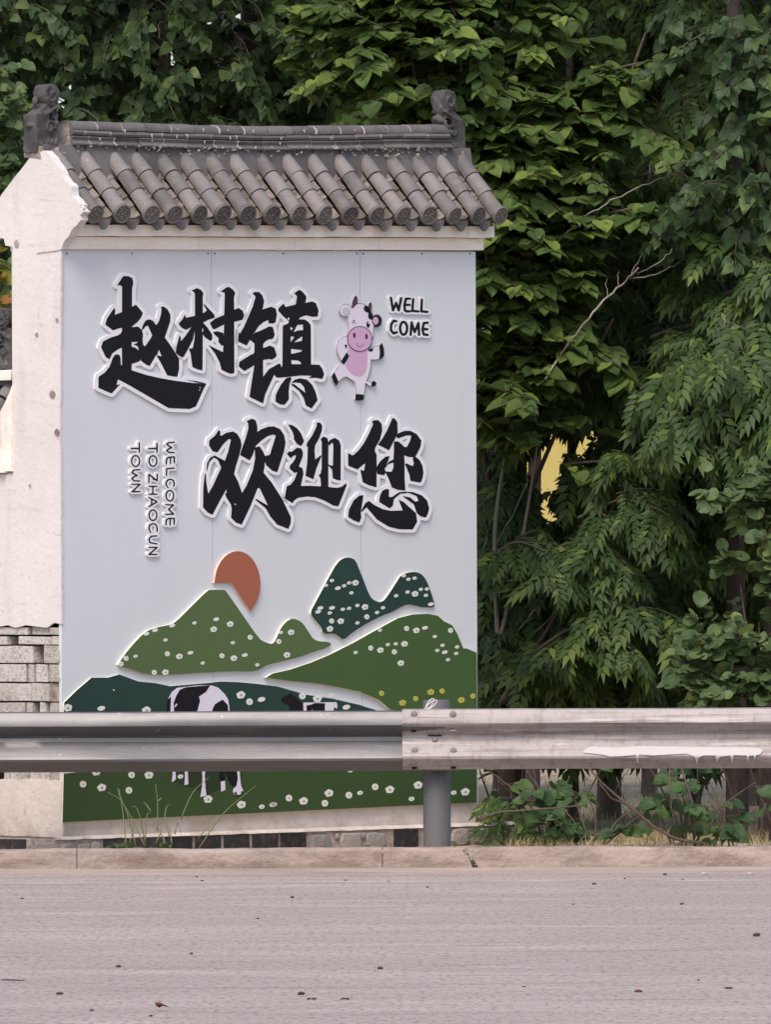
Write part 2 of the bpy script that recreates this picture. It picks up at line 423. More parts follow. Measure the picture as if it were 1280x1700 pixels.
    leafmat('leaf_pinnate', [(0, (0.034, 0.066, 0.023)), (0.5, (0.058, 0.104, 0.031)), (0.85, (0.095, 0.152, 0.042)), (1, (0.19, 0.26, 0.06))], 0.36)
    leafmat('leaf_round', [(0, (0.060, 0.100, 0.040)), (0.5, (0.090, 0.145, 0.055)), (0.9, (0.125, 0.185, 0.07)), (1, (0.21, 0.24, 0.07))], 0.28)
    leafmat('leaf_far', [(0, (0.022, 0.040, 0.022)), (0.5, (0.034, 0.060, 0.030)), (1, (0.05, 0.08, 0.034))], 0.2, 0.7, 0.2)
    leafmat('leaf_autumn', [(0, (0.12, 0.16, 0.03)), (0.5, (0.26, 0.26, 0.04)), (0.8, (0.30, 0.17, 0.03)), (1, (0.33, 0.10, 0.03))], 0.3)
    leafmat('leaf_sapling', [(0, (0.034, 0.070, 0.030)), (0.5, (0.055, 0.104, 0.040)), (1, (0.10, 0.165, 0.05))], 0.28)
    leafmat('grass_dry', [(0, (0.52, 0.41, 0.26)), (0.45, (0.44, 0.35, 0.20)), (0.75, (0.30, 0.29, 0.13)), (1, (0.12, 0.17, 0.05))], 0.25, 0.8, 0.1)
    leafmat('grass_green', [(0, (0.08, 0.13, 0.045)), (0.6, (0.13, 0.18, 0.065)), (1, (0.24, 0.24, 0.11))], 0.25, 0.6, 0.2)
    leafmat('grass_stalk', [(0, (0.17, 0.21, 0.09)), (0.6, (0.22, 0.26, 0.12)), (1, (0.32, 0.29, 0.17))], 0.2, 0.7, 0.2)
    n = NM('yellow_backlit_board', 0.6, 0.3)
    c = n.mix(n.noise(1.2), (0.80, 0.68, 0.24), (0.86, 0.76, 0.34)); n.color(c)
    tr = n.n('ShaderNodeBsdfTranslucent'); n.l(c, tr.inputs['Color']); ms = n.n('ShaderNodeMixShader'); ms.inputs[0].default_value = 0.5  # translucency added so light from behind brightens the shaded boarding
    n.l(n.b.outputs[0], ms.inputs[1]); n.l(tr.outputs[0], ms.inputs[2]); n.l(ms.outputs[0], n.t.nodes['Material Output'].inputs[0]); M['yellow'] = n.m
    M['blue'] = flat('blue_sheet', (0.05, 0.22, 0.55), 0.6, 0.3, 0.1, 5)
    M['wood'] = flat('grey_timber', (0.16, 0.13, 0.11), 0.85, 0.2, 0.2, 12)
    M['pebble'] = flat('dark_pebble', (0.06, 0.05, 0.047), 0.9, 0.2, 0.3, 60)
    M['pebble_pale'] = flat('pale_pebble', (0.42, 0.38, 0.36), 0.9, 0.2, 0.2, 60)
    M['dry_leaf'] = flat('dry_brown_leaf', (0.12, 0.045, 0.03), 0.85, 0.2, 0.3, 60)
mk()
# ================================================================== the setting
def sheet(name, x0, x1, y0, y1, z, mat, nx=1, ny=1, f=None):
    b = MB(); vs = []; fs = []
    for j in range(ny + 1):
        for i in range(nx + 1):
            x = x0 + (x1 - x0) * i / nx; y = y0 + (y1 - y0) * j / ny
            vs.append((x, y, z + (f(x, y) if f else 0)))
    for j in range(ny):
        for i in range(nx):
            k = j * (nx + 1) + i
            fs.append((k, k + 1, k + nx + 2, k + nx + 1))
    b.add(vs, fs)
    return tag(b.build(name, mat, None, True), kind='structure')

KY0, KY1, KZ = 46.35, 46.52, 0.118
road = sheet('road', -60, 60, -10, KY0 + 0.01, 0.0, M['asphalt'])
sheet('gutter', -60, 60, 45.94, KY0 + 0.02, -0.004, M['gutter'], 400, 8, lambda x, y: (y - 45.94) * 0.055 + 0.003 * noise.noise((x * 2.2, y * 5, 0)))
tag(MB().box(-60, 60, 44.93, 45.08, -0.003, 0.0016).build('edge_line', M['line']), kind='structure')
VZ = 0.03
def bumps(x, y): return 0.025 * noise.noise((x * 0.9, y * 0.9, 3)) + 0.012 * noise.noise((x * 3, y * 3, 1))
verge = sheet('ground', -14, 16, KY1 - 0.02, 76, VZ, M['earth'], 130, 120, bumps)
sheet('far_ground', -900, 900, 75.5, 2400, 0.0, M['earth'])
sheet('side_ground', -900, -13.9, KY1 - 0.02, 76, 0.02, M['earth'])
sheet('side_ground', 15.9, 900, KY1 - 0.02, 76, 0.02, M['earth'])
sheet('road', -900, -59.9, -10, 46.36, -0.004, M['asphalt'])
sheet('road', 59.9, 900, -10, 46.36, -0.004, M['asphalt'])

kerb = tag(link('kerb', bpy.data.meshes.new('kerb')), kind='structure')
kb = MB().box(-60, 60, KY0 + 0.03, KY1 - 0.03, -0.1, KZ - 0.03); 
kerb.data = kb.mesh('kerb', M['gap_shade'])
def kerb_stone(x0, x1, sl0=0.0, sl1=0.0):
    """a cast kerb stone with a rounded, slightly battered front edge"""
    n = max(2, int((x1 - x0) / 0.03)); xs = [x0 + (x1 - x0) * i / n for i in range(n + 1)]
    prof = [(KY0 - 0.012, -0.1), (KY0 - 0.010, 0.0), (KY0, KZ - 0.022), (KY0 + 0.006, KZ - 0.009), (KY0 + 0.020, KZ - 0.001), (KY0 + 0.06, KZ), (KY1 - 0.02, KZ - 0.002), (KY1, KZ - 0.02), (KY1, -0.1)]
    vs = []; fs = []
    for x in xs:
        for k, (y, z) in enumerate(prof):
            w = 0.007 * noise.noise((x * 5, k * 0.6, 2.3)) + 0.004 * noise.noise((x * 19, k, 7))
            xx = x
            d = (KZ - max(z, 0)) / KZ - 0.5; e = 0.012 * noise.noise((z * 40, y * 9, x0))
            if sl0: xx += (sl0 * d + e) * max(0, 1 - (x - x0) / 0.4)
            if sl1: xx += (sl1 * d + e) * max(0, 1 - (x1 - x) / 0.4)
            vs.append((xx, y + w, z + (w * 0.7 + 0.006 * noise.noise((x * 1.6, 0, 5)) if z > 0 else 0)))
    m = len(prof)
    for i in range(n):
        for k in range(m - 1): fs.append((i * m + k, (i + 1) * m + k, (i + 1) * m + k + 1, i * m + k + 1))
    fs.append(tuple(range(m))[::-1]); fs.append(tuple(n * m + k for k in range(m)))
    b = MB().add(vs, fs)
    return b.build('kerb_stone', M['kerb'], kerb, True, 0, R(50))
jx = [at(px, 1430, KY0).x for px in (635, 127)]
crack = at(783, 1430, KY0).x
edges = [jx[1] - 3 * 1.53, jx[1] - 2 * 1.53, jx[1] - 1.53, jx[1], jx[0]]
for a, b_ in zip(edges[:-1], edges[1:]): kerb_stone(a + 0.002, b_ - 0.002)
kerb_stone(jx[0] + 0.002, crack - 0.006, 0, 0.085)
kerb_stone(crack + 0.008, jx[0] + 2.9, 0.085, 0)
for k in range(3): kerb_stone(jx[0] + 2.904 + 1.53 * k, jx[0] + 2.9 + 1.53 * (k + 1))
kerb_stone(-60, edges[0] - 0.002); kerb_stone(jx[0] + 2.904 + 1.53 * 3, 60)
# broken chips left standing in the crack
for k in range(8):
    q = k / 8 + 0.06; x = crack + 0.002 + 0.085 * (0.5 - q) + random.uniform(-0.006, 0.012)
    z = KZ * q; r = random.uniform(0.005, 0.011)
    c = MB().box(x - r, x + r, KY0 - 0.002 - 0.006 * random.random(), KY0 + 0.04, z - r, z + r * 0.9, 0, 0.004)
    c.build('broken_chip', M['kerb'], kerb)

# ================================================================== the gate screen wall
wall = thing('screen_wall', 'tall white screen wall with a grey tiled roof, carved ridge ends and a welcome sign on its front', 'wall', A0, YAW)
TOPZ = 3.133
b = MB()
nx = 2
def slab(b, x0, x1, y0, y1, z0, z1):
    """box in the wall frame whose top follows the tilt"""
    c = [(x, y, zt(x, z)) for x in (x0, x1) for y in (y0, y1) for z in (z0, z1)]
    return b.add(c, [(0, 1, 3, 2), (4, 6, 7, 5), (0, 4, 5, 1), (2, 3, 7, 6), (0, 2, 6, 4), (1, 5, 7, 3)])
zbk0, zbk1 = onend(60, 1300, 0)[1], onend(60, 1032, 0)[1]
slab(b, 0.0, LEN, 0.0, THK, zbk1, 3.30)
slab(b, 0.10, LEN, 0.0, THK, zbk0, zbk1 - 0.001)
slab(b, 0.0, LEN, 0.0, THK, 0.0, zbk0 - 0.001)
core = b.build('wall_body', M['plaster_low'], wall)
# corbel courses under the eaves, front and back, each a band of plaster with a ragged lower edge
def band(x0, x1, ya, yb, z0, z1, rag=0.004):
    n = int((x1 - x0) / 0.03); vs = []; fs = []
    for i in range(n + 1):
        x = x0 + (x1 - x0) * i / n
        r0 = rag * noise.noise((x * 4, z0 * 9, 0)) + rag * 0.5 * noise.noise((x * 17, z0, 4)); r1 = rag * 0.7 * noise.noise((x * 5, z1 * 9, 9))
        w = rag * noise.noise((x * 6, 3, z0 * 5))
        vs += [(x, ya + w, zt(x, z0 + r0)), (x, yb, zt(x, z0 + r0)), (x, yb, zt(x, z1 + r1)), (x, ya + w, zt(x, z1 + r1))]
    for i in range(n):
        for k in range(4):
            a = i * 4; c = (i + 1) * 4
            fs.append((a + k, a + (k + 1) % 4, c + (k + 1) % 4, c + k))
    fs += [(0, 1, 2, 3)[::-1], tuple(n * 4 + k for k in range(4))]
    o = MB().add(vs, fs).build('corbel_course', M['corbel'], wall, True, 0, R(40))
    return o
band(0.03, LEN + 0.035, -0.045, 0.05, 3.128, 3.191)
band(0.05, LEN + 0.075, -0.085, 0.05, 3.194, 3.252)
band(0.03, LEN + 0.035, THK - 0.05, THK + 0.045, 3.128, 3.191)
band(0.05, LEN + 0.075, THK - 0.05, THK + 0.085, 3.194, 3.252)

# end face: bare blocks where the render has dropped off, thick render above and below
ENDX = -0.006
def endplate(name, pix, x0, x1, mat, parent, step=0.02, rag=0.006, seed=0.0):
    """a sheet of render on the end face with an uneven broken outline"""
    pts = [Vector(onend(px, py, x0)) for px, py in pix]; out = []
    for p, q in zip(pts, pts[1:] + pts[:1]):
        n = max(1, int((q - p).length / step))
        for i in range(n):
            c = p.lerp(q, i / n)
            out.append((c.x + rag * noise.noise((c.x * 30, c.y * 30, seed)) + rag * noise.noise((c.x * 9, c.y * 9, seed + 4)), c.y + rag * noise.noise((c.x * 30, c.y * 30, seed + 9)) + rag * noise.noise((c.x * 11, c.y * 11, seed + 14))))
    o = plate(name, [out], x0, x1, mat, parent)
    # plate() builds in (x, z) along y; turn it so that it lies in (y, z) along x: (a, b, c) -> (b, a, c)
    o.data.transform(Matrix(((0, 1, 0, 0), (1, 0, 0, 0), (0, 0, 1, 0), (0, 0, 0, 1))))
    o.data.flip_normals()
    return o
endplate('render_coat', [(72, 250), (84, 262), (100, 284), (112, 308), (122, 326), (138, 345), (131, 356), (135, 364), (121, 376), (113, 392), (100, 408), (99, 700), (101, 1036), (88, 1034), (78, 1042), (58, 1040), (40, 1038), (24, 1042), (12, 1038), (0, 1040), (-40, 1040), (-40, 790), (20, 786), (20, 410), (8, 408), (6, 396), (-8, 394), (-16, 378), (-14, 352), (2, 322), (30, 286), (52, 258)], ENDX - 0.008, 0.0, M['plaster'], wall, 0.012, 0.0022)
endplate('gable_render', [(72, 250), (84, 262), (98, 281), (106, 296), (117, 310), (119, 326), (133, 340), (131, 346), (138, 352), (131, 358), (133, 366), (122, 375), (113, 392), (104, 402), (101, 409), (100, 414), (60, 420), (60, 300)], ENDX - 0.014, 0.028, M['plaster'], wall, 0.010, 0.007, 5.0)
endplate('render_coat', [(101, 1296), (102, 1390), (-60, 1386), (-60, 1293), (20, 1294), (62, 1293)], ENDX - 0.006, 0.0, M['plaster_low'], wall, 0.02, 0.005, 3.3)
# small holes where bolts were drawn
for px, py, r in ((27, 404, 4.5), (61, 555, 2.6), (95, 531, 2.8), (87, 654, 5), (50, 806, 2.2), (95, 718, 5)):
    y, z = onend(px, py, ENDX - 0.009)
    m = MB(); vs = [(ENDX - 0.0155, y, z)] ; n = 9
    for k in range(n):
        q = 2 * math.pi * k / n; rr = r / 235 * random.uniform(0.75, 1.2)
        vs.append((ENDX - 0.0152, y + rr * math.cos(q), z + rr * 0.9 * math.sin(q)))
    m.add(vs, [(0, 1 + k, 1 + (k + 1) % n) for k in range(n)])
    m.build('bolt_hole', M['mortar'], wall)

# blocks (rows read off the bare patch)
rows = [(165, 222, [(-80, 180), (190, 330), (330, 405)]), (228, 285, [(-60, 45), (118, 335), (337, 405)]), (290, 410, [(-30, 220), (292, 410)]),
        (415, 538, [(-30, 170), (183, 222), (230, 315), (325, 412)]), (543, 668, [(-40, 208), (212, 328)]), (672, 786, [(-20, 165), (180, 220), (262, 300), (310, 415)]),
        (790, 908, [(-40, 208), (214, 412)]), (912, 1030, [(-40, 110), (114, 318), (322, 414)]), (1034, 1120, [(-40, 204), (208, 414)]), (1125, 1200, [(18, 63), (66, 112), (115, 190), (195, 330), (335, 412)])]
blocks = []
low_blocks = []
for za, zb, xs in rows:
    for xa, xb in xs:
        px0, px1, py0, py1 = xa / 4.05 + .4, xb / 4.05 - .4, 1000 + za / 4.05 + .5, 1000 + zb / 4.05 - .5
        y0, z1 = onend(px0, py0, ENDX); y1, z0 = onend(px1, py1, ENDX)
        ya, yb = min(y0, y1), max(y0, y1)
        m = MB(); dx = random.uniform(-0.004, 0.005)
        m.box(ENDX + dx + (0.02 if (xa, za) in ((190, 165), (310, 672)) else 0), 0.08, ya, yb, z0, z1, 0, 0.0025)
        (blocks if (px0 + px1) / 2 > 20 else low_blocks).append(m)
for m in blocks: m.build('block', M['block'], wall, False, 0.004)
m = MB()
y0, z1 = onend(330 / 4.05, 1000 + 543 / 4.05, 0.012); y1, z0 = onend(414 / 4.05, 1000 + 668 / 4.05, 0.012)
m.box(0.012, 0.08, min(y0, y1), max(y0, y1), z0, z1, 0, 0.002); m.build('block', M['mortar'], wall, False, 0.004)
# near-black sheet behind the blocks, its colour standing in for the hollow's shade
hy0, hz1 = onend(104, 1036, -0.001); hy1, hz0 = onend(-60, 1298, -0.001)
MB().box(0.085, 0.097, 0.03, max(hy0, hy1), hz0, hz1).build('hollow_shade_sheet', M['gap_shade'], wall)

# ---- plinth of black bricks and rubble round the foot of the wall
pl = MB(); PW = 0.052
def u_at(px, w=PW, py=1395): return onwall(px, py, w)[0]
xe = u_at(860)
pl.box(ENDX - 0.024, xe, -PW + 0.006, 0.2, -0.02, BASE - 0.004)
pl.box(ENDX - 0.024, 0.1, 0.19, 2.0, -0.02, BASE - 0.004)
plinth = pl.build('plinth', M['mortar'], wall, False, 0.006)
def ragged_ledge(x0, x1, y0, y1):
    n = int((x1 - x0) / 0.03); vs = []; fs = []
    for i in range(n + 1):
        x = x0 + (x1 - x0) * i / n
        j = 0.006 * noise.noise((x * 8, 1, 1)); k = 0.005 * noise.noise((x * 13, 5, 1))
        vs += [(x, y0 + j, BASE - 0.005 + k * 0.6), (x, y1, BASE - 0.005), (x, y1, BASE + 0.012), (x, y0 + 0.010 + j, BASE + 0.006 + k)]
    for i in range(n):
        for k in range(4): fs.append((i * 4 + k, i * 4 + (k + 1) % 4, i * 4 + 4 + (k + 1) % 4, i * 4 + 4 + k))
    fs += [(3, 2, 1, 0), tuple(n * 4 + k for k in range(4))]
    return MB().add(vs, fs)
ragged_ledge(ENDX - 0.034, xe, -PW - 0.004, 0.0).build('plinth_ledge', M['plaster_low'], plinth, True, 0, R(40))
for px0, px1 in ((172, 222), (226, 270), (275, 319), (324, 367), (372, 414), (419, 461.5), (466, 508), (655, 694)):
    x0, x1 = u_at(px0), u_at(px1)
    MB().box(x0, x1, -PW - 0.002, -0.02, -0.02, BASE - 0.009, 0, 0.002).build('brick', M['brick'], plinth, False, 0.004)
def stone(pix0, pix1, z0, z1, onfront=True, mat='stone'):
    n = 9
    if onfront: a0, a1 = u_at(pix0), u_at(pix1)
    else:
        a0, a1 = sorted((onend(pix0, 1395, ENDX - .02)[0], onend(pix1, 1395, ENDX - .02)[0]))
    ca, cz = (a0 + a1) / 2, (z0 + z1) / 2; ra, rz = (a1 - a0) / 2, (z1 - z0) / 2
    ring = []
    for k in range(n):
        q = 2 * math.pi * (k + 0.5 * random.random()) / n
        s = 1 / max(abs(math.cos(q)), abs(math.sin(q))) ** 0.75 * random.uniform(0.9, 1.02)
        ring.append((ca + ra * s * math.cos(q), cz + rz * s * math.sin(q)))
    vs = []; ds = (0.0, 0.008 + 0.006 * random.random()); sh = (1.0, 0.82)
    for d, s in zip(ds, sh):
        for a, z in ring:
            pa, pz = ca + (a - ca) * s, cz + (z - cz) * s
            vs.append((pa, -PW + 0.003 - d, pz) if onfront else (ENDX - 0.021 - d, pa, pz))
    vs.append((ca, -PW - 0.013, cz) if onfront else (ENDX - 0.035, ca, cz))
    fs = [(k, (k + 1) % n, n + (k + 1) % n, n + k) for k in range(n)] + [(n + k, n + (k + 1) % n, 2 * n) for k in range(n)]
    MB().add(vs, fs).build('stone', M[mat], plinth)
for p0, p1, z0, z1 in ((514, 552, .02, .118), (556, 562, .085, .12), (563, 602, .02, .122), (598, 606, .085, .12), (605, 642, .02, .12), (748, 782, .03, .126), (786, 822, .03, .122), (824, 857, .03, .128), (126, 150, .03, .115), (150, 166, .03, .12), (101, 124, .04, .12)):
    stone(p0, p1, z0, z1)
for p0, p1, z0, z1 in ((57, 66, .04, .12), (68, 96, .04, .12), (-40, -2, .03, .12)): stone(p0, p1, z0, z1, False)
y0, y1 = sorted((onend(0, 1395, ENDX - .02)[0], onend(44, 1395, ENDX - .02)[0]))
MB().box(ENDX - 0.032, ENDX, y0, y1, 0.0, BASE - 0.009, 0, 0.002).build('brick', M['brick'], plinth, False, 0.004)

# ---- roof
TH = R(44); RY = THK / 2
ct, stn = math.cos(TH), math.sin(TH)
RTOP = (RY - 0.035, 3.602)                       # y, z of the upper end of a cover tile's axis
EAVE_Y = -0.155
SLEN = (RTOP[0] - EAVE_Y) / ct
bed = MB()
n = 60
x0r, x1r = 0.02, LEN + 0.06
vs = []; fs = []
zb = RTOP[1] - 0.105
for i in range(n + 1):
    x = x0r + (x1r - x0r) * i / n
    ey = EAVE_Y + 0.085
    prof = [(ey, zb - (RTOP[0] - ey) / ct * stn + 0.012), (RY - 0.03, zb + 0.005), (RY + 0.03, zb + 0.005), (THK - EAVE_Y - 0.02, zb - SLEN * stn + 0.012), (THK - EAVE_Y - 0.02, zb - SLEN * stn - 0.01), (ey, 3.256)]
    vs += [(x, y, zt(x, z)) for y, z in prof]
for i in range(n):
    for k in range(6): fs.append((i * 6 + k, i * 6 + (k + 1) % 6, i * 6 + 6 + (k + 1) % 6, i * 6 + 6 + k))
fs += [tuple(range(6))[::-1], tuple(n * 6 + k for k in range(6))]
roof = bed.add(vs, fs).build('roof', M['bed'], wall)
SR = Matrix(((1, 0, 0), (0, ct, -stn), (0, stn, ct)))       # tile axes: x across, y up the slope, z out of it
def slope_pt(x, s, h=0.0):
    """s metres down the slope from the ridge, h above it"""
    return Vector((x, RTOP[0] - s * ct - h * stn, zt(x, RTOP[1] - s * stn + h * ct)))
def half_tube(r0, r1, L, th, n=10, up=True, arc=math.pi):
    vs = []; fs = []
    a0 = (math.pi - arc) / 2
    for y, r in ((0, r1), (L, r0)):
        for rr in (r, r - th):
            for k in range(n + 1):
                q = a0 + arc * k / n
                z = math.sin(q) * rr
                vs.append((math.cos(q) * rr, y, z if up else (r1 * 0.62 - z)))
    m = n + 1
    o = lambda e, s, k: (e * 2 + s) * m + k
    for k in range(n):
        fs += [(o(0, 0, k), o(0, 0, k + 1), o(1, 0, k + 1), o(1, 0, k)), (o(0, 1, k), o(1, 1, k), o(1, 1, k + 1), o(0, 1, k + 1)),
               (o(0, 0, k), o(0, 1, k), o(0, 1, k + 1), o(0, 0, k + 1)), (o(1, 0, k), o(1, 0, k + 1), o(1, 1, k + 1), o(1, 1, k))]
    fs += [(o(0, 0, 0), o(1, 0, 0), o(1, 1, 0), o(0, 1, 0)), (o(0, 0, n), o(0, 1, n), o(1, 1, n), o(1, 0, n))]
    return MB().add(vs, fs)
TL = SLEN / 3
cover_me = half_tube(0.0425, 0.0465, TL - 0.0035, 0.011, 12, True, math.pi * 1.12).mesh('cover_tile', M['tile'], True, 0, R(40))
pan_me = half_tube(0.072, 0.066, 0.14, 0.011, 8, False, math.pi * 0.62).mesh('pan_tile', M['pan'], True, 0, R(40))
# round end cap with a beast face in relief
def end_cap():
    b = MB(); n = 18; R0 = 0.053
    rings = [(R0, 0.0), (R0, -0.016), (R0 - 0.004, -0.020), (R0 - 0.010, -0.019), (R0 - 0.013, -0.013), (0.0, -0.013)]
    vs = []; fs = []
    for r, y in rings[:-1]:
        for k in range(n): q = 2 * math.pi * k / n; vs.append((r * math.cos(q), y, r * math.sin(q)))
    vs.append((0, -0.013, 0)); vs.append((0, 0, 0))
    for j in range(len(rings) - 2):
        for k in range(n): fs.append((j * n + k, j * n + (k + 1) % n, j * n + n + (k + 1) % n, j * n + n + k))
    j = len(rings) - 2
    for k in range(n): fs.append((j * n + k, j * n + (k + 1) % n, len(vs) - 2)); fs.append((k, (k + 1) % n, len(vs) - 1))
    b.add(vs, fs)
    def blob(cx, cz, rx, rz, d=0.010):
        m = 8; vs = [(cx, -0.012 - d, cz)]
        for rr, y in ((0.6, -0.012 - d * 0.8), (1.0, -0.0125)):
            for k in range(m): q = 2 * math.pi * k / m; vs.append((cx + rx * rr * math.cos(q), y, cz + rz * rr * math.sin(q)))
        b.add(vs, [(0, 1 + k, 1 + (k + 1) % m) for k in range(m)] + [(1 + k, 1 + m + k, 1 + m + (k + 1) % m, 1 + (k + 1) % m) for k in range(m)])
    for s in (-1, 1):
        blob(s * 0.015, 0.011, 0.009, 0.008); blob(s * 0.018, 0.024, 0.013, 0.006, 0.012); blob(s * 0.021, -0.008, 0.010, 0.010, 0.009); blob(s * 0.030, 0.012, 0.006, 0.010, 0.007)
    blob(0, 0.000, 0.008, 0.012, 0.014); blob(0, -0.018, 0.018, 0.006, 0.010); blob(0, -0.030, 0.012, 0.007, 0.009); blob(0, 0.031, 0.010, 0.006, 0.009)
    return b.mesh('tile_end', M['tile_end'], True, 0, R(45))
cap_me = end_cap()
# drip tile: a curved leaf-shaped lip hanging from the last pan tile
def drip():
    n = 10; vs = []; fs = []; rows = 5
    for j in range(rows + 1):
        t = j / rows
        for k in range(n + 1):
            u = -1 + 2 * k / n
            hw = 0.066 * (1 - 0.42 * t ** 2.2)
            x = u * hw
            base = 0.018 * (u * u)                       # the pan's own curve
            z = base - t * (0.056 * (1 - 0.35 * abs(u) ** 2.5)) - 0.002 * math.sin(t * 16)
            vs.append((x, -0.006 * math.sin(t * 16) * (1 if t < 0.95 else 0), z))
    m = n + 1; off = len(vs)
    vs += [(x, y + 0.012, z) for x, y, z in vs]
    for j in range(rows):
        for k in range(n):
            a = j * m + k
            fs.append((a, a + 1, a + m + 1, a + m)); fs.append((off + a, off + a + m, off + a + m + 1, off + a + 1))
    rim = [k for k in range(m)] + [j * m + n for j in range(1, rows + 1)] + [rows * m + k for k in range(n - 1, -1, -1)] + [j * m for j in range(rows - 1, 0, -1)]
    for a, c in zip(rim, rim[1:] + rim[:1]): fs.append((a, off + a, off + c, c))
    return MB().add(vs, fs).mesh('drip_tile', M['tile_end'], True, 0, R(60))
drip_me = drip()
cap_px = [156, 202.5, 249.6, 288, 330, 369.5, 410, 450, 494, 537, 581, 625, 668.5, 712, 753, 793, 831]
tile_x = [onwall(px, 365, -EAVE_Y + 0.01)[0] for px in cap_px]
tile_x = [x + random.uniform(-0.004, 0.004) for x in tile_x]
def put(me, name, rot, loc, parent, jr=0.0, sc=1.0):
    o = bpy.data.objects.new(name, me); COL.objects.link(o); o.parent = parent
    j = Matrix.Rotation(random.uniform(-jr, jr), 3, 'Z') @ Matrix.Rotation(random.uniform(-jr, jr), 3, 'X')
    o.matrix_local = Matrix.Translation(loc) @ (rot @ j).to_4x4() @ Matrix.Scale(sc, 4)
    return o
RX20 = Matrix.Rotation(R(22), 3, 'X')
for i, x in enumerate(tile_x):
    for k in range(3):
        s = TL * (k + 1)
        put(cover_me, 'cover_tile', SR, slope_pt(x + random.uniform(-0.003, 0.003), s - 0.001, 0.003 * (2 - k) * 0.5), roof, 0.022)
    o = put(cap_me, 'tile_end', RX20, slope_pt(x, SLEN + 0.004, 0.0), roof, 0.06, random.uniform(0.96, 1.03))
    o.rotation_euler.y += random.uniform(-0.25, 0.25)
mids = [(a + c) / 2 for a, c in zip(tile_x[:-1], tile_x[1:])]
for x in mids:
    for k in range(5):
        put(pan_me, 'pan_tile', SR @ Matrix.Rotation(R(-5), 3, 'X'), slope_pt(x + random.uniform(-0.004, 0.004), 0.135 + k * 0.070, -0.024), roof, 0.03)
    p = slope_pt(x, SLEN + 0.008, -0.052)
    put(drip_me, 'drip_tile', Matrix.Rotation(R(-8), 3, 'X'), p + Vector((0, -0.004, 0.010)), roof, 0.06, random.uniform(0.94, 1.04))
# dirt washed into the pans
b = MB()
for x in mids:
    for k in range(26):
        s = random.uniform(0.05, SLEN - 0.03); u_ = random.uniform(-0.036, 0.036); q = slope_pt(x + u_, s, -0.054 + 16 * u_ * u_); r = random.uniform(0.006, 0.014)
        c = [q + Vector((random.uniform(-r, r), random.uniform(-r, r), random.uniform(-0.4 * r, r))) for _ in range(4)]
        b.add(c, [(0, 1, 2), (0, 3, 1), (1, 3, 2), (0, 2, 3)])
tag(b.build('dirt', M['bed'], roof), kind='stuff')
# upright infill between the tile heads, below the ridge
gaps = [tile_x[0] - 0.1] + tile_x + [tile_x[-1] + 0.06]
for a, c in zip(gaps[:-1], gaps[1:]):
    m = MB(); z0, z1 = 3.48, 3.666
    y = RY - 0.062 + random.uniform(-0.004, 0.004)
    m.add([(a + 0.004, y - 0.03, zt(a, z0)), (c - 0.004, y - 0.03, zt(c, z0)), (c - 0.004, y, zt(c, z1)), (a + 0.004, y, zt(a, z1)), (a + 0.004, y + 0.05, zt(a, z0)), (c - 0.004, y + 0.05, zt(c, z0)), (c - 0.004, y + 0.05, zt(c, z1)), (a + 0.004, y + 0.05, zt(a, z1))],
          [(0, 1, 2, 3), (4, 7, 6, 5), (0, 4, 5, 1), (3, 2, 6, 7), (0, 3, 7, 4), (1, 5, 6, 2)])
    m.build('infill_tile', M['ridge_tile'], roof, False, 0.003)
# mortar crumbs along the heads of the tiles
b = MB()
for k in range(150):
    x = random.choice((random.uniform(0.1, LEN), random.gauss(1.0, 0.25), random.gauss(2.5, 0.25))); x = min(max(x, 0.05), LEN)
    q = Vector((x, RY - 0.072 - random.uniform(0, 0.03), zt(x, 3.661 - random.random() ** 2 * 0.05))); r = random.uniform(0.004, 0.013)
    c = [q + Vector((random.uniform(-r, r) * 1.7, random.uniform(-r, r), random.uniform(-r, r))) for _ in range(5)]
    b.add(c, [(0, 1, 2), (0, 3, 1), (1, 3, 2), (0, 2, 4), (0, 4, 3), (2, 3, 4)])
tag(b.build('mortar_crumbs', M['mortar'], roof), kind='stuff')
# ridge: three courses of moulded tiles, the joints stopped with pale mortar
def sag(x): return -0.022 - 0.018 * math.sin(math.pi * x / LEN) ** 2 + 0.004 * noise.noise((x * 3, 0, 0))
RX0, RX1 = onwall(104, 230, -RY)[0], onwall(737, 240, -RY)[0]
ridge = MB()
vs = []; fs = []; n = 40
for i in range(n + 1):
    x = RX0 + (RX1 - RX0) * i / n
    vs += [(x, RY - 0.05, zt(x, 3.66 + sag(x))), (x, RY + 0.05, zt(x, 3.66 + sag(x))), (x, RY + 0.04, zt(x, 3.795 + sag(x))), (x, RY - 0.04, zt(x, 3.795 + sag(x)))]
for i in range(n):
    for k in range(4): fs.append((i * 4 + k, i * 4 + (k + 1) % 4, i * 4 + 4 + (k + 1) % 4, i * 4 + 4 + k))
fs += [(3, 2, 1, 0), tuple(n * 4 + k for k in range(4))]
ridge = ridge.add(vs, fs).build('ridge', M['mortar'], wall)
def ridge_tile(x0, x1, prof):
    m = len(prof); vs = []; fs = []
    dy = random.uniform(-0.004, 0.004); dz = random.uniform(-0.002, 0.002)
    for x in (x0, x1):
        for y, z in prof: vs.append((x, RY + y + dy, zt(x, z + sag(x) + dz)))
    for k in range(m): fs.append((k, (k + 1) % m, m + (k + 1) % m, m + k))
    fs += [tuple(range(m))[::-1], tuple(m + k for k in range(m))]
    MB().add(vs, fs).build('ridge_tile', M['ridge_tile'], ridge, True, 0, R(35))
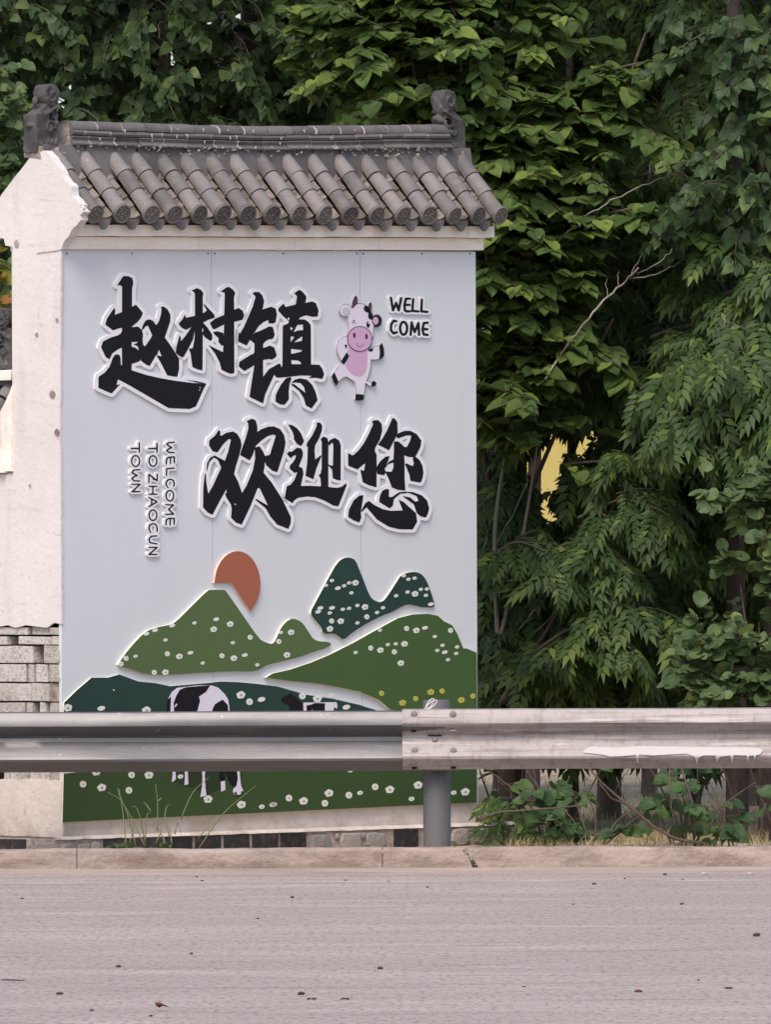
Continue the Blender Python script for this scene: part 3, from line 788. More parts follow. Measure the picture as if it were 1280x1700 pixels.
def joint(x, prof):
    w = random.uniform(0.0028, 0.0048); m = len(prof); vs = []; g = random.uniform(-0.001, 0.0015)
    for xx in (x - w, x + w):
        for y, z in prof: vs.append((xx + random.uniform(-.002, .002), RY + y * (1 + g * 16) , zt(x, z + sag(x))))
    fs = [(k, (k + 1) % m, m + (k + 1) % m, m + k) for k in range(m)] + [tuple(range(m))[::-1], tuple(m + k for k in range(m))]
    MB().add(vs, fs).build('mortar_joint', M['pale_mortar' if random.random() < 0.5 else 'mortar'], ridge)
top = [(-0.062, 3.765), (-0.064, 3.775), (-0.058, 3.792), (-0.040, 3.806), (0, 3.812), (0.040, 3.806), (0.058, 3.792), (0.064, 3.775), (0.062, 3.765)]
mid = [(-0.050, 3.734), (-0.066, 3.738), (-0.072, 3.749), (-0.066, 3.760), (-0.050, 3.764), (0.05, 3.764), (0.072, 3.749), (0.05, 3.734)]
low = [(-0.084, 3.687), (-0.086, 3.694), (-0.066, 3.704), (-0.060, 3.714), (-0.070, 3.728), (-0.062, 3.733), (0.062, 3.733), (0.070, 3.728), (0.06, 3.71), (0.086, 3.694), (0.084, 3.687)]
for prof, ph in ((top, 0.0), (mid, 0.09), (low, 0.05)):
    x = RX0 + 0.004 - ph * 0.0
    first = True
    while x < RX1 - 0.02:
        L = 0.171 + random.uniform(-0.006, 0.006) - (ph if first else 0)
        ridge_tile(x + 0.0035, min(x + L, RX1) - 0.0035, prof); x += L; first = False
        if x < RX1 - 0.03 and random.random() < 0.5: joint(x, prof)
# smears of pale mortar on some joints
for k in range(22):
    x = RX0 + 0.171 * (k // 2 + 1) * 1.05 + random.uniform(-0.01, 0.01)
    if x > RX1 - 0.02: continue
    z = random.choice((3.700, 3.722, 3.748, 3.770, 3.786)); y = {3.700: -0.083, 3.722: -0.073, 3.748: -0.0755, 3.770: -0.068, 3.786: -0.066}[z]
    m = MB(); h = random.uniform(0.008, 0.02); w = random.uniform(0.003, 0.007)
    m.add([(x - w, RY + y, zt(x, z + sag(x))), (x + w * .6, RY + y - 0.001, zt(x, z - h + sag(x))), (x + w, RY + y, zt(x, z + h * .5 + sag(x))), (x, RY + y + 0.012, zt(x, z + sag(x)))], [(0, 1, 2), (0, 2, 3), (1, 3, 2), (0, 3, 1)])
    m.build('mortar_smear', M['pale_mortar'], ridge)

# ---- carved ridge ends (a curled tail over a snarling head)
def sculpt(name, parts, mat, parent, voxel=0.005, disp=0.0045):
    bm = bmesh.new()
    for kind, c, s, rot in parts:
        T = Matrix.Translation(c) @ rot.to_4x4() @ Matrix.Diagonal((*s, 1))
        if kind == 'ball': bmesh.ops.create_uvsphere(bm, u_segments=14, v_segments=9, radius=1, matrix=T)
        elif kind == 'box': bmesh.ops.create_cube(bm, size=2, matrix=T)
        elif kind == 'cyl': bmesh.ops.create_cone(bm, cap_ends=True, segments=22, radius1=1, radius2=1, depth=2, matrix=T)
    me = bpy.data.meshes.new(name); bm.to_mesh(me); bm.free()
    o = link(name, me)
    md = o.modifiers.new('r', 'REMESH'); md.mode = 'VOXEL'; md.voxel_size = voxel; md.use_smooth_shade = True
    sm = o.modifiers.new('s', 'SMOOTH'); sm.iterations = 1; sm.factor = 0.4
    dg = bpy.context.evaluated_depsgraph_get()
    m2 = bpy.data.meshes.new_from_object(o.evaluated_get(dg))
    bpy.data.objects.remove(o)
    for v in m2.vertices:
        c = v.co
        k = disp * (noise.noise(c * 28) * 0.6 + noise.noise(c * 60 + Vector((3, 1, 2))) * 0.4)
        v.co = c + v.normal * k
    m2.name = name; m2.materials.clear(); m2.materials.append(mat)
    m2.polygons.foreach_set('use_smooth', [True] * len(m2.polygons))
    m2.update()
    return link(name, m2, parent)
I3 = Matrix.Identity(3)
RXq = Matrix.Rotation(R(90), 3, 'X')
def RYr(a): return Matrix.Rotation(R(a), 3, 'Y')
def ridge_beast(s):
    """s = +1: the ridge runs off to +x"""
    P = [('box', (-0.040 * s, 0, 0.080), (0.046, 0.060, 0.090), I3), ('box', (-0.036 * s, 0, 0.168), (0.050, 0.056, 0.012), RYr(-12 * s)),
         ('box', (-0.012 * s, 0, 0.198), (0.066, 0.046, 0.013), RYr(-33 * s)), ('box', (0.024 * s, 0, 0.205), (0.026, 0.042, 0.03), I3),
         ('cyl', (0.030 * s, 0, 0.265), (0.052, 0.052, 0.056), RXq), ('ball', (0.070 * s, 0, 0.225), (0.020, 0.045, 0.05), RYr(20 * s)),
         ('ball', (-0.048 * s, 0, 0.235), (0.014, 0.022, 0.024), I3), ('ball', (-0.090 * s, 0, 0.118), (0.018, 0.034, 0.013), I3),
         ('box', (0.028 * s, 0, 0.05), (0.034, 0.054, 0.06), I3), ('ball', (0.062 * s, 0, 0.160), (0.036, 0.054, 0.020), RYr(-22 * s)),
         ('ball', (0.050 * s, 0, 0.092), (0.036, 0.048, 0.016), RYr(18 * s)), ('ball', (0.090 * s, 0, 0.176), (0.014, 0.026, 0.015), I3)]
    for side in (-1, 1):
        y = 0.060 * side
        for k in range(16):                                  # mane curl and the spiral of the tail
            a = k * 0.48; r = 0.036 - 0.0021 * k
            P.append(('ball', (0.010 * s + r * math.cos(a), y, 0.108 + r * math.sin(a)), (0.0085, 0.014, 0.0085), I3))
            P.append(('ball', ((0.030 + (0.044 - 0.0026 * k) * math.cos(a + 2.2)) * s, 0.056 * side, 0.265 + (0.044 - 0.0026 * k) * math.sin(a + 2.2)), (0.0075, 0.013, 0.0075), I3))
        for k in range(6):
            P.append(('ball', (0.058 * s - 0.013 * k * s, y, 0.030 + 0.012 * (k % 2)), (0.010, 0.014, 0.016), RYr(30)))
            P.append(('ball', (-0.020 * s + 0.016 * k * s, y * 0.9, 0.168 + 0.008 * k), (0.008, 0.016, 0.008), I3))
            P.append(('ball', (0.060 * s + 0.004 * math.sin(k * 2) * s, y * 0.9, 0.055 + 0.020 * k), (0.009, 0.012, 0.012), I3))
        P.append(('ball', (0.050 * s, y, 0.130), (0.013, 0.018, 0.012), I3)); P.append(('ball', (0.052 * s, y * 1.08, 0.131), (0.006, 0.014, 0.006), I3))
    return P
RZ = 3.634
beast = sculpt('ridge_ornament', ridge_beast(1), M['clay'], wall)
beast_r = beast.data.copy(); beast_r.transform(Matrix.Diagonal((-1, 1, 1, 1))); beast_r.flip_normals()
for px, s in ((74, 1), (741, -1)):
    x = onwall(px, 240, -RY)[0]
    x += -0.018 if s > 0 else 0.010
    o = beast if s > 0 else link('ridge_ornament', beast_r, wall)
    o.location = (x, RY, zt(x, RZ)); o.scale = (0.96, 0.85, 1.08)
    m = MB(); m.box(x - 0.078, x + 0.070, RY - 0.062, RY + 0.062, zt(x, RZ - 0.035), zt(x, RZ + 0.012), 0, 0.012)
    m.build('mortar_bed', M['mortar'], wall, False, 0.006)

# ================================================================== the lower side wall behind the left end
low_root = thing('low_wall', 'lower white side wall with its own small tiled roof behind the left end of the tall wall', 'wall', A0, YAW)
LY0, LY1 = THK + 0.004, THK + 4.0
def zl(py): return onend(10, py, -0.03)[1]
LZ0 = zl(785)
MB().box(0.0, 0.30, LY0, LY1, zbk1, LZ0 + 0.30).build('wall_body', M['plaster_low'], low_root)
MB().box(0.1, 0.30, LY0, LY1, zbk0, zbk1 - 0.001).build('wall_body', M['mortar'], low_root)
MB().box(0.0, 0.30, LY0, LY1, 0.0, zbk0 - 0.001).build('wall_body', M['plaster_low'], low_root)
for m in low_blocks: m.build('block', M['block'], low_root, False, 0.004)
MB().box(-0.050, 0.32, LY0 + 0.02, LY1, LZ0, LZ0 + 0.055).build('corbel_course', M['corbel'], low_root, False, 0.003)
MB().box(-0.090, 0.36, LY0 + 0.05, LY1, LZ0 + 0.058, LZ0 + 0.115).build('corbel_course', M['corbel'], low_root, False, 0.003)
zr = zl(640)
mb = MB(); vs = []
for y in (LY0 + 0.06, LY1): vs += [(-0.17, y, LZ0 + 0.13), (0.15, y, zr), (0.44, y, LZ0 + 0.13)]
lroof = mb.add(vs, [(0, 1, 2), (5, 4, 3), (0, 3, 4, 1), (1, 4, 5, 2), (0, 2, 5, 3)]).build('roof', M['bed'], low_root)
va = math.atan2(zr - LZ0 - 0.13, 0.32)
LR = Matrix(((0, math.cos(va), -math.sin(va)), (-1, 0, 0), (0, math.sin(va), math.cos(va))))
sl = 0.32 / math.cos(va)
for k in range(20):
    y = LY0 + 0.12 + 0.18 * k
    for j in range(3):
        s = sl * (j + 1) / 3
        put(cover_me, 'cover_tile', LR, Vector((0.15 - s * math.cos(va), y, zr + 0.03 - s * math.sin(va))), lroof, 0.02)
    put(cap_me, 'tile_end', Matrix(((0, 1, 0), (-1, 0, 0), (0, 0, 1))) @ RX20, Vector((-0.175, y, LZ0 + 0.155)), lroof, 0.05)
y = LY0 + 0.1
while y < LY1 - 0.1:
    for x0, x1, za, zb_ in ((0.085, 0.215, 0.0, 0.05), (0.095, 0.205, 0.052, 0.08), (0.09, 0.21, 0.082, 0.12)):
        MB().box(x0, x1, y, y + 0.167, zr + za, zr + zb_, 0, 0.002).build('ridge_tile', M['ridge_tile'], lroof, False, 0.008)
    y += 0.171
o = link('ridge_ornament', beast.data, low_root)
o.rotation_euler = (0, 0, R(90)); o.location = (0.15, LY0 + 0.155, zl(618)); o.scale = (1.22, 1.0, 1.06)
MB().box(0.03, 0.27, LY0 + 0.04, LY0 + 0.26, zl(630), zl(614), 0, 0.006).build('mortar_bed', M['corbel'], low_root, False, 0.005)
endplate('gable_render', [(19, 640), (8, 668), (-4, 690), (-10, 715), (-9, 780), (18, 783)], -0.03, 0.0, M['corbel'], low_root, 0.02, 0.004, 8.0)
# outlines of the lettering and the cartoon cow, measured on the sign
ART = {'zhao':{'face':['204,458.5 206.8,458.2 213.3,458.7 218,461 219,462 220.5,466.5 220.8,468.8 220.4,472.6 218.8,477.8 218.6,508.8 219.2,509.1 224.8,506.1 225.7,506.2 236.8,519.4 233.5,527.8 227.1,535.1 218.7,542 218.6,542.7 219.9,543 228.7,542 234.7,547.3 236.9,539.6 241,532.7 242.2,531.7 247.3,529.9 254,532.8 258.5,539.2 259.5,539.6 263.7,532.9 267,521.7 267.9,514.1 266.7,509.7 270.8,508.7 276.2,512.1 277.7,513.5 282.5,522.5 282.5,530.5 282,534.7 273.2,560.1 284.7,576.3 296.2,594.6 296.8,596.5 296.9,612.6 294.1,624.6 293.2,625.4 285.1,624.6 278,623.2 277.1,622.7 265.6,600.2 258.8,589.2 248.4,607.1 247.3,607.2 242.9,605.6 234.3,599.4 233.6,598.1 233.2,594.3 232.7,597.9 230,600.2 218,604.3 217.9,614.1 219.3,615 242.8,622.5 265.1,627.6 288.9,631.8 320.5,635.8 337.7,636.4 326.9,635.1 310.2,631.1 312,631 327.4,632.9 339.7,636 340.2,636.3 339.6,636.7 341.9,636.8 342.1,637.4 337.7,645.4 329.8,663.8 325.1,673.9 324.1,674.9 314.2,678.9 279.4,677.3 214.6,639.7 196,629.8 195,630.5 192.8,638.7 193.5,639 198.3,637.7 198.5,638.1 185.2,652.7 184.2,652.8 175.5,649.3 164.2,644.3 162.9,643.3 163,629.2 163.5,625.5 174.3,617.8 181.5,608.5 187.1,593.4 190.4,589.1 192.2,588.4 195.7,588 198.8,590.7 199.5,593.8 200.1,605.7 201.2,606.5 202.2,605.5 202,577.4 200.3,577.6 194.8,580.3 185.8,586.8 181.6,595.9 180.9,596.4 175,592.5 169.7,581.8 167.4,576.3 170.3,567.6 171.2,566.5 182.9,560.4 195.4,556.6 200.1,553.6 202.1,549.9 202.2,545.2 201.7,544.2 196.5,545 188.2,548.2 187.1,548.3 175.5,539.7 174.6,538.1 177.1,529.1 184.8,517.2 189.4,511.5 190.2,512.1 190.9,515.6 190.1,521.6 190.4,522.4 201,518.5 202.2,517.4 202.2,476 201.6,474.9 198,473.3 194.1,473.8','235.2,548.9 237,555 236.2,563.8 237.1,571.7 239.1,574.7 240,574.9 243.2,571.5 251.5,559 252.2,557.3 252.2,556 245.1,540.4 241.1,541.9 238.3,545.6 235.6,547.8','228.8,567.8 228,567.5 218.5,567.7 218,568.8 218,574.7 218.7,575.8 224.2,577.2 230.2,581.8 228.2,574.5 220.9,572 225.7,570.2','260.2,589.8 267.1,591.4 268,591 263.5,580.7 262.8,581.8','332.5,643.8 332.8,642 331,642 330.8,644.5 332.5,644.5','332,646.8 330.5,646.5 330,648.2 331.8,648.8'],
 'back':['203.9,452.4 215,453 221.7,456.3 224.1,458.9 226.2,465 226.8,468.2 226.3,473.1 224.8,478.8 224.6,499.2 225.1,499.9 227.3,500.2 229.3,501.4 241.7,515.8 242.5,517.5 242.8,520.3 241.3,525.4 248.1,523.9 258.7,528.5 260.9,521.2 261.8,516 261.8,514.2 260.5,510.1 260.9,507.2 263.6,504.3 269.4,502.7 273.7,503.3 280.8,508.2 282.7,510.3 287.1,518.2 288.6,522.6 288.1,534.6 279.9,559 289.7,573 302.3,593.5 303,602.5 303,611.5 299.8,626.9 302.9,627.4 305.9,625.2 309.3,624.7 327.8,626.9 344.8,631.4 346.8,632.9 348,635 348.3,637.4 347.6,639.8 343.1,647.8 330.2,677.2 327.1,680.1 314.6,684.9 283,683.8 277.5,683 204.5,641.1 203.6,641.3 189.1,657.3 185.6,658.8 182.5,658.5 166.4,651.8 159.8,648.7 157.6,646.4 156.9,644.1 156.8,638.2 157,629.2 157.9,622.9 160.8,619.8 170.3,613.3 176.5,605.2 177.6,602.2 176.9,601.1 171.9,597.8 169.7,595.1 161.7,578.8 161.4,575.9 161.8,574 165.2,564.4 166.7,562.4 180.1,555.1 183.8,553.7 169.7,542.3 168.6,539.1 169.1,535.6 172.3,525.5 179.8,514 185.7,506.7 189,505.2 192.3,505.7 194.8,507.7 196.2,510.9 196.2,480.8 195.7,480 192,479.8 189.9,478.6 188.2,476 188,473.2 189.6,469.6 198.8,455.2 201.1,453.1','242.2,550.7 243,555 242.8,561 245.8,556 243.2,549.9 242.5,549.8','224,610 244.3,616.7 265.4,621.6 269.9,622.2 259.2,601.4 258.5,601.8 253.3,610.8 250.3,613 247.4,613.3 240.9,611.3 232.7,606 224.5,608.3 223.9,609.1']},
'cun':{'face':['380,476.2 386.9,481.3 390.3,486.3 388.2,493.5 388.5,513.8 389.2,514 395.2,511.5 396.6,511.6 402.5,515.8 405.1,522.8 402.9,529.9 402.1,530.8 394.9,532.9 389.4,533.9 388.5,535 388.8,618.2 388,619.5 383.6,620.4 382,620.2 376.4,618.3 367.6,613.7 364.3,601.2 362.8,598.2 356.7,586.8 346.1,572.9 369.2,584.3 370.1,584.1 370.6,574.1 370,573.7 367.2,573.3 362.5,567.5 362.2,566.3 362.9,562.9 362.7,561.3 355.8,555.2 353.6,551.4 354.4,550.9 361,549.9 370.2,552.6 370.8,553.8 371.1,562.7 371.9,539.2 371.2,538.9 355.3,547 352,544.5 348.2,536.5 349,535.3 357.5,528.8 371.4,523.1 372.1,522.3 373,486.8 372.1,485.7 367.1,484.1 366.6,483.6 375.8,477.1','327,478.2 333.6,481.4 337.3,486.9 336.2,493.2 336.4,519.7 337,519.9 337.9,519.4 343.2,515.4 337.9,506.1 338,505.2 339.1,505 355,521.7 356.4,526.4 355.7,527.7 345.4,530.9 336.6,535.6 343.8,543.2 351.7,555.1 352.2,557 352.2,561.2 351.9,562.9 350.2,565.5 348.8,565.9 339.4,559.4 336.8,555.2 336.3,555.2 336,606.8 335.7,614 335.1,614.8 327,612.8 319.2,609.3 316.2,587.1 313.6,579.7 314.1,578.9 319.2,578.2 320,577.2 322.8,561.5 323.1,543.6 322.6,549.8 320.1,563.3 313.1,577.3 304.5,592.3 303.2,592.8 298.8,591.4 292.5,587 291.5,585.5 293.1,573.6 297.8,556.8 298.4,557.1 299.8,560.5 299.8,565.7 300.2,566.3 307.2,558.2 317.7,542.6 309.4,547.1 308,547.3 301,544 296.1,537.5 303,529.5 306.6,522 308.2,526.8 309.2,527.3 322.7,524.5 323.5,523.8 323.2,487 322.6,485.9 318.1,482.1','337.1,548.1 337.2,546.3 336.4,544.6 335.3,546 335.3,550.2 336,551.3 336.9,551.1'],
 'back':['380,470.7 383.2,471.6 390.9,477.6 395,483.3 395.8,487.1 393.8,493.6 393.9,505.4 394.5,505.9 398.9,506.6 406.2,511.6 407.6,513.6 410.6,522.6 410.2,525.7 407.8,532.3 406.4,534.4 404,536 394.8,538.5 394,539.5 394.2,618.2 393.6,621.6 392.1,623.6 390.5,624.5 382.2,625.8 374.2,623.3 364.1,618.1 362.2,615.3 359.2,603.5 358.1,600.9 351.4,588.8 342.1,576.9 341.2,613.8 340.2,617.9 337.9,619.9 334.9,620.3 325.3,618 318.5,615.3 315.6,613.6 313.7,610.8 311.2,592.3 307.2,597.4 304.4,598.4 301.3,598 296.4,596.4 288.8,591 286.6,588.4 286,585.5 287.9,572.1 292.9,554.1 294.5,552 297,551 300.1,551.4 303.1,553.9 304.5,552.3 304.1,551.7 297.8,548.4 296,546.7 290.9,539.6 290.5,537.9 290.9,535.1 298.3,526.5 301.6,519.3 303.6,517.1 306.1,516.2 308.9,516.6 310.9,518.1 312.8,520.8 317.3,520 318.2,519.2 317.7,489.8 317.2,488.6 314.4,486.4 312.9,484.4 312.5,482.6 312.9,479.9 315.8,476.8 326.6,472.7 329.6,473.2 337.4,477.3 342,483.8 342.8,486.4 341.8,493.5 342,500 358.8,517.7 360.9,520.8 361.8,521 366,519.3 366.8,517.8 367.4,490.7 366.9,489.8 364,488.8 361.8,486.9 360.9,484.4 361.2,481.7 363.3,479 373,472.3','356.7,566.6 356.5,566.2 356,566.5 354,570.2 359.8,573.2 357.1,569.1']},
'zhen':{'face':['496.4,481.2 497.6,481.4 502.3,484.2 508.2,492 508.4,493.6 506.8,502.8 518.2,500.4 523.6,502.9 524.8,504.2 528.5,514.8 528.6,516.8 527.4,524.6 526.6,525.6 518.3,525.9 508.3,523.3 499.1,526.4 495.9,529.9 496.8,530.2 504.5,530.2 506.1,530.6 511.8,534.2 515.4,539.1 516,546.8 516.3,604.4 517.3,605.2 529.2,605.5 530.6,605.9 534.9,611.9 538,621 537.8,622.3 535.3,628.3 534.3,629.1 524.7,627.1 512.7,627.7 512.7,627.2 517.8,624 510.8,623.5 499.5,623.3 476.2,626 460.5,627 459.1,626.6 455.6,622.6 454.8,622.4 439.9,654.9 436.7,668.7 436.3,669.3 435.7,669.3 415,659.3 414.1,658.2 422.1,606.6 421.3,606.6 406.1,615.8 405,615.5 397.5,609.7 396.2,608.1 396.9,601.9 397.5,600.5 417.6,588.1 419.4,588.3 421.8,585.3 422.2,584 422.2,572.5 422.8,570.9 415.2,564.3 414.5,564.8 409.7,572.9 408.8,573.5 395.5,567.2 394.9,565.9 395.9,550.7 396.4,550.8 397.4,553.8 398.2,553.9 404.7,542.9 420,507.8 424.1,493 423.6,491.7 419.5,487.5 419.5,486.7 422.6,484.6 428.8,484.8 430.3,485.2 435.4,490.6 438.2,499.5 436.6,510.1 435.1,513.9 449,509.5 451,509.5 456.9,511.9 457.6,512.6 459.7,521.8 457.3,534.3 456.5,535.5 452.5,537.2 446.1,536.4 445.3,535.5 445.7,532 445.1,531.2 437.8,534.3 428.9,541.7 422.7,551.7 420.3,553.3 419.5,554.8 422.6,552.6 433.3,548.6 446.5,541.9 452,542.7 452.9,543.4 455.7,554.1 455.8,556.5 453,562 451.8,562.6 445.6,563.4 439.9,566.9 436.7,571.2 436.5,576.5 437,577.5 448.3,573.7 454.5,576.5 455.3,577.7 459.2,589 457.4,593.2 451.2,597.1 447.4,595.9 438.7,597.2 436.8,597.8 436.5,598.8 436.6,625 437.2,624.9 446.5,612.8 463,603.5 464.2,603.6 466.7,607 466.5,608 465.1,609.9 467.8,608.8 468.5,607.7 468.8,602.5 469.3,541.5 470.1,540.3 477.8,537.3 479.9,534.2 476.3,530.2 469.9,524.8 462,516 461.8,514.3 463.2,510.7 470.5,504.3 471.2,504.8 473.2,508.8 474.4,509.4 490.8,505.5 491.3,504.3 493.1,491.6 488.3,486.9','480.6,527.6 480.5,527 480,526.8 476.6,528.8 479.2,532.3 479.8,531.8','481.5,543.3 483.1,548.4 483.7,548.8 486.3,544.7 482,543','495.4,548.4 502.2,548.2 503.3,547.8 502.8,539.7 502.3,538.7 494.4,539.4 493,540.2 487.1,551.6','488.4,559.8 488.2,559.2 487.1,558.9 483.4,558.3 482.5,558.7 482.4,568.5','501.9,560.4 501.8,558.7 500.5,559 493.5,563.5 487.4,568.8 500.8,565.8 501.5,564.7','501.6,581.4 500.8,581 483.6,579.1 483,580.2 483.1,587.1 484,587.5 498.9,584.2 500.3,583.3','483.8,604.2 484.8,604.5 498.5,604.5 499.5,604 499.8,603 499.1,601.4 495.3,598.7 484.4,597.6 483.7,598 483.5,598.8','482,625.8 482.8,626.4 483.7,628.9 480.7,636.9 479.1,650.1 479.5,660 479.2,663.5 472.7,671.6 469,671.8 464.4,671.1 458,667 457.3,665.9 457.5,657.2 458.2,654.4 466,639 473.5,629.5 475.4,627.9','498.1,627.9 508.7,630.1 510.3,630.9 518.5,639.3 523.8,650.9 527.3,664.3 517.3,677.7 516.4,677.6 507.8,673 504.1,660.9 496.8,649.2 482.9,638.5 483.5,638 487,637.5 488.3,637.7 506.8,652.1 504.7,642.3 499,636.2 497.6,635.7 489.3,634.8 483.1,636.4 489.2,630.2'],
 'back':['496.3,475.7 499.8,476.4 506.4,480.4 513.2,489.6 513.8,491.9 513.9,495.5 517.6,494.9 520.5,495.2 528.6,499.9 530,502.3 534.1,514.9 532.5,527 530.6,529.9 527.6,531.1 517.1,531.7 520.6,537.1 521.2,540.5 521.8,598.5 522.7,599.8 530.8,600.2 532.6,600.6 534.6,602.1 539.9,609.6 543.2,619.5 543.5,622.1 539.9,631.4 537.1,634.1 533.9,634.6 524.7,632.6 520.4,633 523.6,637.2 528.8,648.7 532.4,661.1 532.9,664.4 531.7,667.9 522,681 519.6,682.9 517.9,683.3 514.2,682.6 505.9,678.3 503.6,676.6 502.2,674.3 498.5,662 492.3,652.7 485.5,647.4 484.9,647.7 484.6,650.1 485,662 484.5,665 483.5,667 475.7,676.2 472.9,677.3 463,676.5 453.9,670.6 452.4,668.6 451.8,665.2 452.5,653.8 460.9,636.9 463.8,633 463.4,632.3 457,632 456.2,632.5 445.2,656.7 441.5,671.5 439.4,674.2 436.9,675 433.9,674.6 411.1,663.4 409.1,661.1 408.6,657.8 415,617.3 414.5,617.2 408,621 403.7,621 392.6,612.7 391.1,610.6 390.7,608.8 391.6,600.4 393.1,597.1 416.1,582.6 416.7,581.5 416.4,572.9 412.5,578 411,578.8 408.2,579.1 405.7,578.3 392.3,571.7 390.3,569.9 389.4,567.4 390.2,551.8 390.9,548.2 393.1,545.6 397.5,544.2 399.6,540.6 415.2,504.9 418,494.5 414,489 413.7,486.2 414.8,483.5 419,480 421.7,479.2 428.8,479.2 432.1,479.9 438.6,485.7 440.3,488.2 443.8,499.2 443.3,505.3 450.6,503.9 459,506.7 467.3,499.8 470,498.7 473.9,499.6 477,503.1 485.9,501.1 486.6,499.6 487.3,493.8 483.1,489.4 482.7,487.6 483.1,484.6 484.8,482.5 492.8,476.8','471.5,533.8 465.1,527.6 464.3,527.6 462.1,537.4 458.2,541.5 461.3,554.7 461,558.3 458.1,564.3 456.4,566.6 454.8,567.5 450.8,568.4 458.9,573.1 460.1,574.9 463.1,582.5 463.9,540.2 464.4,538.4 465.9,536.4','462.1,597.9 463.2,596.9 463,594.8 461,597.5 452.5,602.5 449.8,602.8 446.5,601.6 442.7,602.2 442,603.5 442.1,608.7 442.8,608.8']},
'huan':{'face':['417.9,695.2 419.4,695.3 424,698 424.7,698.8 426.9,707.9 427,717.1 434.1,712.4 445.3,708.3 454.7,707.8 465.2,712.6 471.5,722.3 473.9,734.4 471.6,748.6 460.4,783.2 459.3,783.7 451.7,781.3 441.9,772.3 439.5,766.2 438.8,775.3 437.2,783.9 437.5,785 450.2,800.2 467.7,827.3 481.8,856.4 482.8,859.2 482.4,868.7 478.9,877.1 478.2,877.8 463,872 459.7,870.3 449.2,858 440.6,843.4 424,830.1 424.2,828.7 425.4,828.3 444.9,839.4 431.3,811.2 430.2,810.1 428.3,810.1 427.3,810.8 415.1,841.3 401.1,870.7 392,867.8 383.8,860 383.5,858 384.5,844.8 383,837 377,828.5 373.5,820.6 373.8,818.8 375,819.1 375.7,818.4 376,815.5 375.5,813.8 376.5,810.5 365.9,828.9 352.7,854.2 351.7,854.3 344.7,850.8 336.9,842.4 337.2,812 339.5,787.8 340.7,786.6 341.4,787.3 342.4,802.3 345.2,818.8 345.7,819.5 352.8,807.3 367.1,776.5 361.6,763.4 355.3,759.7 354.5,759.6 347.3,766.8 342.8,782.8 342.5,779.5 343.6,768.9 348.6,760.1 355.5,755.8 372.4,764.6 373.3,764.5 379,748.7 383.1,730.9 382.9,729.8 382,729.2 380.2,728.6 378.9,729.2 371.2,736.4 360.9,750.6 359.7,750.8 352.6,748.9 346.7,739.1 347.4,731.4 348,730.3 356.3,723.8 362.8,714 363.6,714.2 365.6,716.8 365.2,722.4 365.8,723.2 367.5,723.4 375.5,718.5 386.3,716.2 393.2,719.8 398.9,729.1 400.6,737.4 400.6,739.9 397,756 392,771.5 388.2,786.8 395.1,799.7 401.4,818 402.2,817.7 409.1,806.4 419,782.8 419.9,779.9 423.5,761 422.7,745 419.4,755.4 414.4,763.9 413.2,763.6 398.9,755.6 398.4,754.6 401.5,744.3 407.5,728.2 412.3,710.8 411.8,702.7 409.4,698.8','457.8,723.6 457.3,722.5 452,721.4 442.4,724.9 431.7,732.9 424.2,740.4 423.4,742.4 424.1,742.6 430.1,741.2 431.1,741.6 436.5,749.5 439.9,756.9 447.5,755.2 448.2,754.2','387.9,836.3 390.4,838.9 391,838.5 391.7,836.8 391,836'],
 'back':['417.9,689.6 421.8,690.4 428.9,694.9 429.8,696.5 432.5,706.8 445.4,702.7 454.2,702.3 457,702.7 466.8,707.2 469.2,708.8 476.5,720 479.3,735.8 476.5,752 465.1,786.1 462.4,788.9 459.2,789.3 449.6,786.4 443.9,781.6 443.3,781.7 443.1,782.5 443.5,783.5 455,797.5 472.4,824.6 488,857 488.2,864.5 487.5,871 483.2,880.7 480.3,883 476,883 456.8,875.2 444.8,861.2 436.3,846.9 423.5,836.9 422.6,837.4 406.4,872.9 404.5,875.2 401.6,876.3 399,876 389.1,872.4 379.1,862.9 378,858.8 379,845 378,839.3 371.8,830.5 370.7,831.7 357.5,857 356.1,858.6 354.3,859.8 350.5,859.8 341.3,855.2 333.4,847.1 331.7,844.5 331.2,841.5 331.2,832.8 331.8,812 333.9,787.2 334.4,785.4 336.9,781.9 338.4,767.1 344,757 348.7,753.2 341.5,741 341,738 342.6,728.4 344.1,726.4 352.4,719.9 358.9,710.1 360.9,708.6 362.6,708.2 365,708.5 366.5,709.3 371,714.4 373.5,713.3 384.9,710.7 388.6,711.2 396.6,715.4 402.7,724.3 406.8,710 406.3,704.4 403.8,699.8 404.1,696.6 405.6,694.6 407.4,693.4','450.5,728.4 449.7,728 444,730.3 435.3,737.2 435.6,738.4 443.2,750.4 444,749.5','375,740.7 365.3,754 365.7,755.1 369.3,756.9 370.5,756.5 373,749.5','416.2,769.8 411.4,768.8 401.2,763.1 400.5,763.3 400,764.3 394.1,785.7 399.8,796.9 402.9,805.3 404.8,802.6 414.2,780','361,776.8 361,775.8 358,768.7 356.7,766.8 355,766.7 352.3,769.6 347,787.3 347.8,800.8 348.3,803.3']},
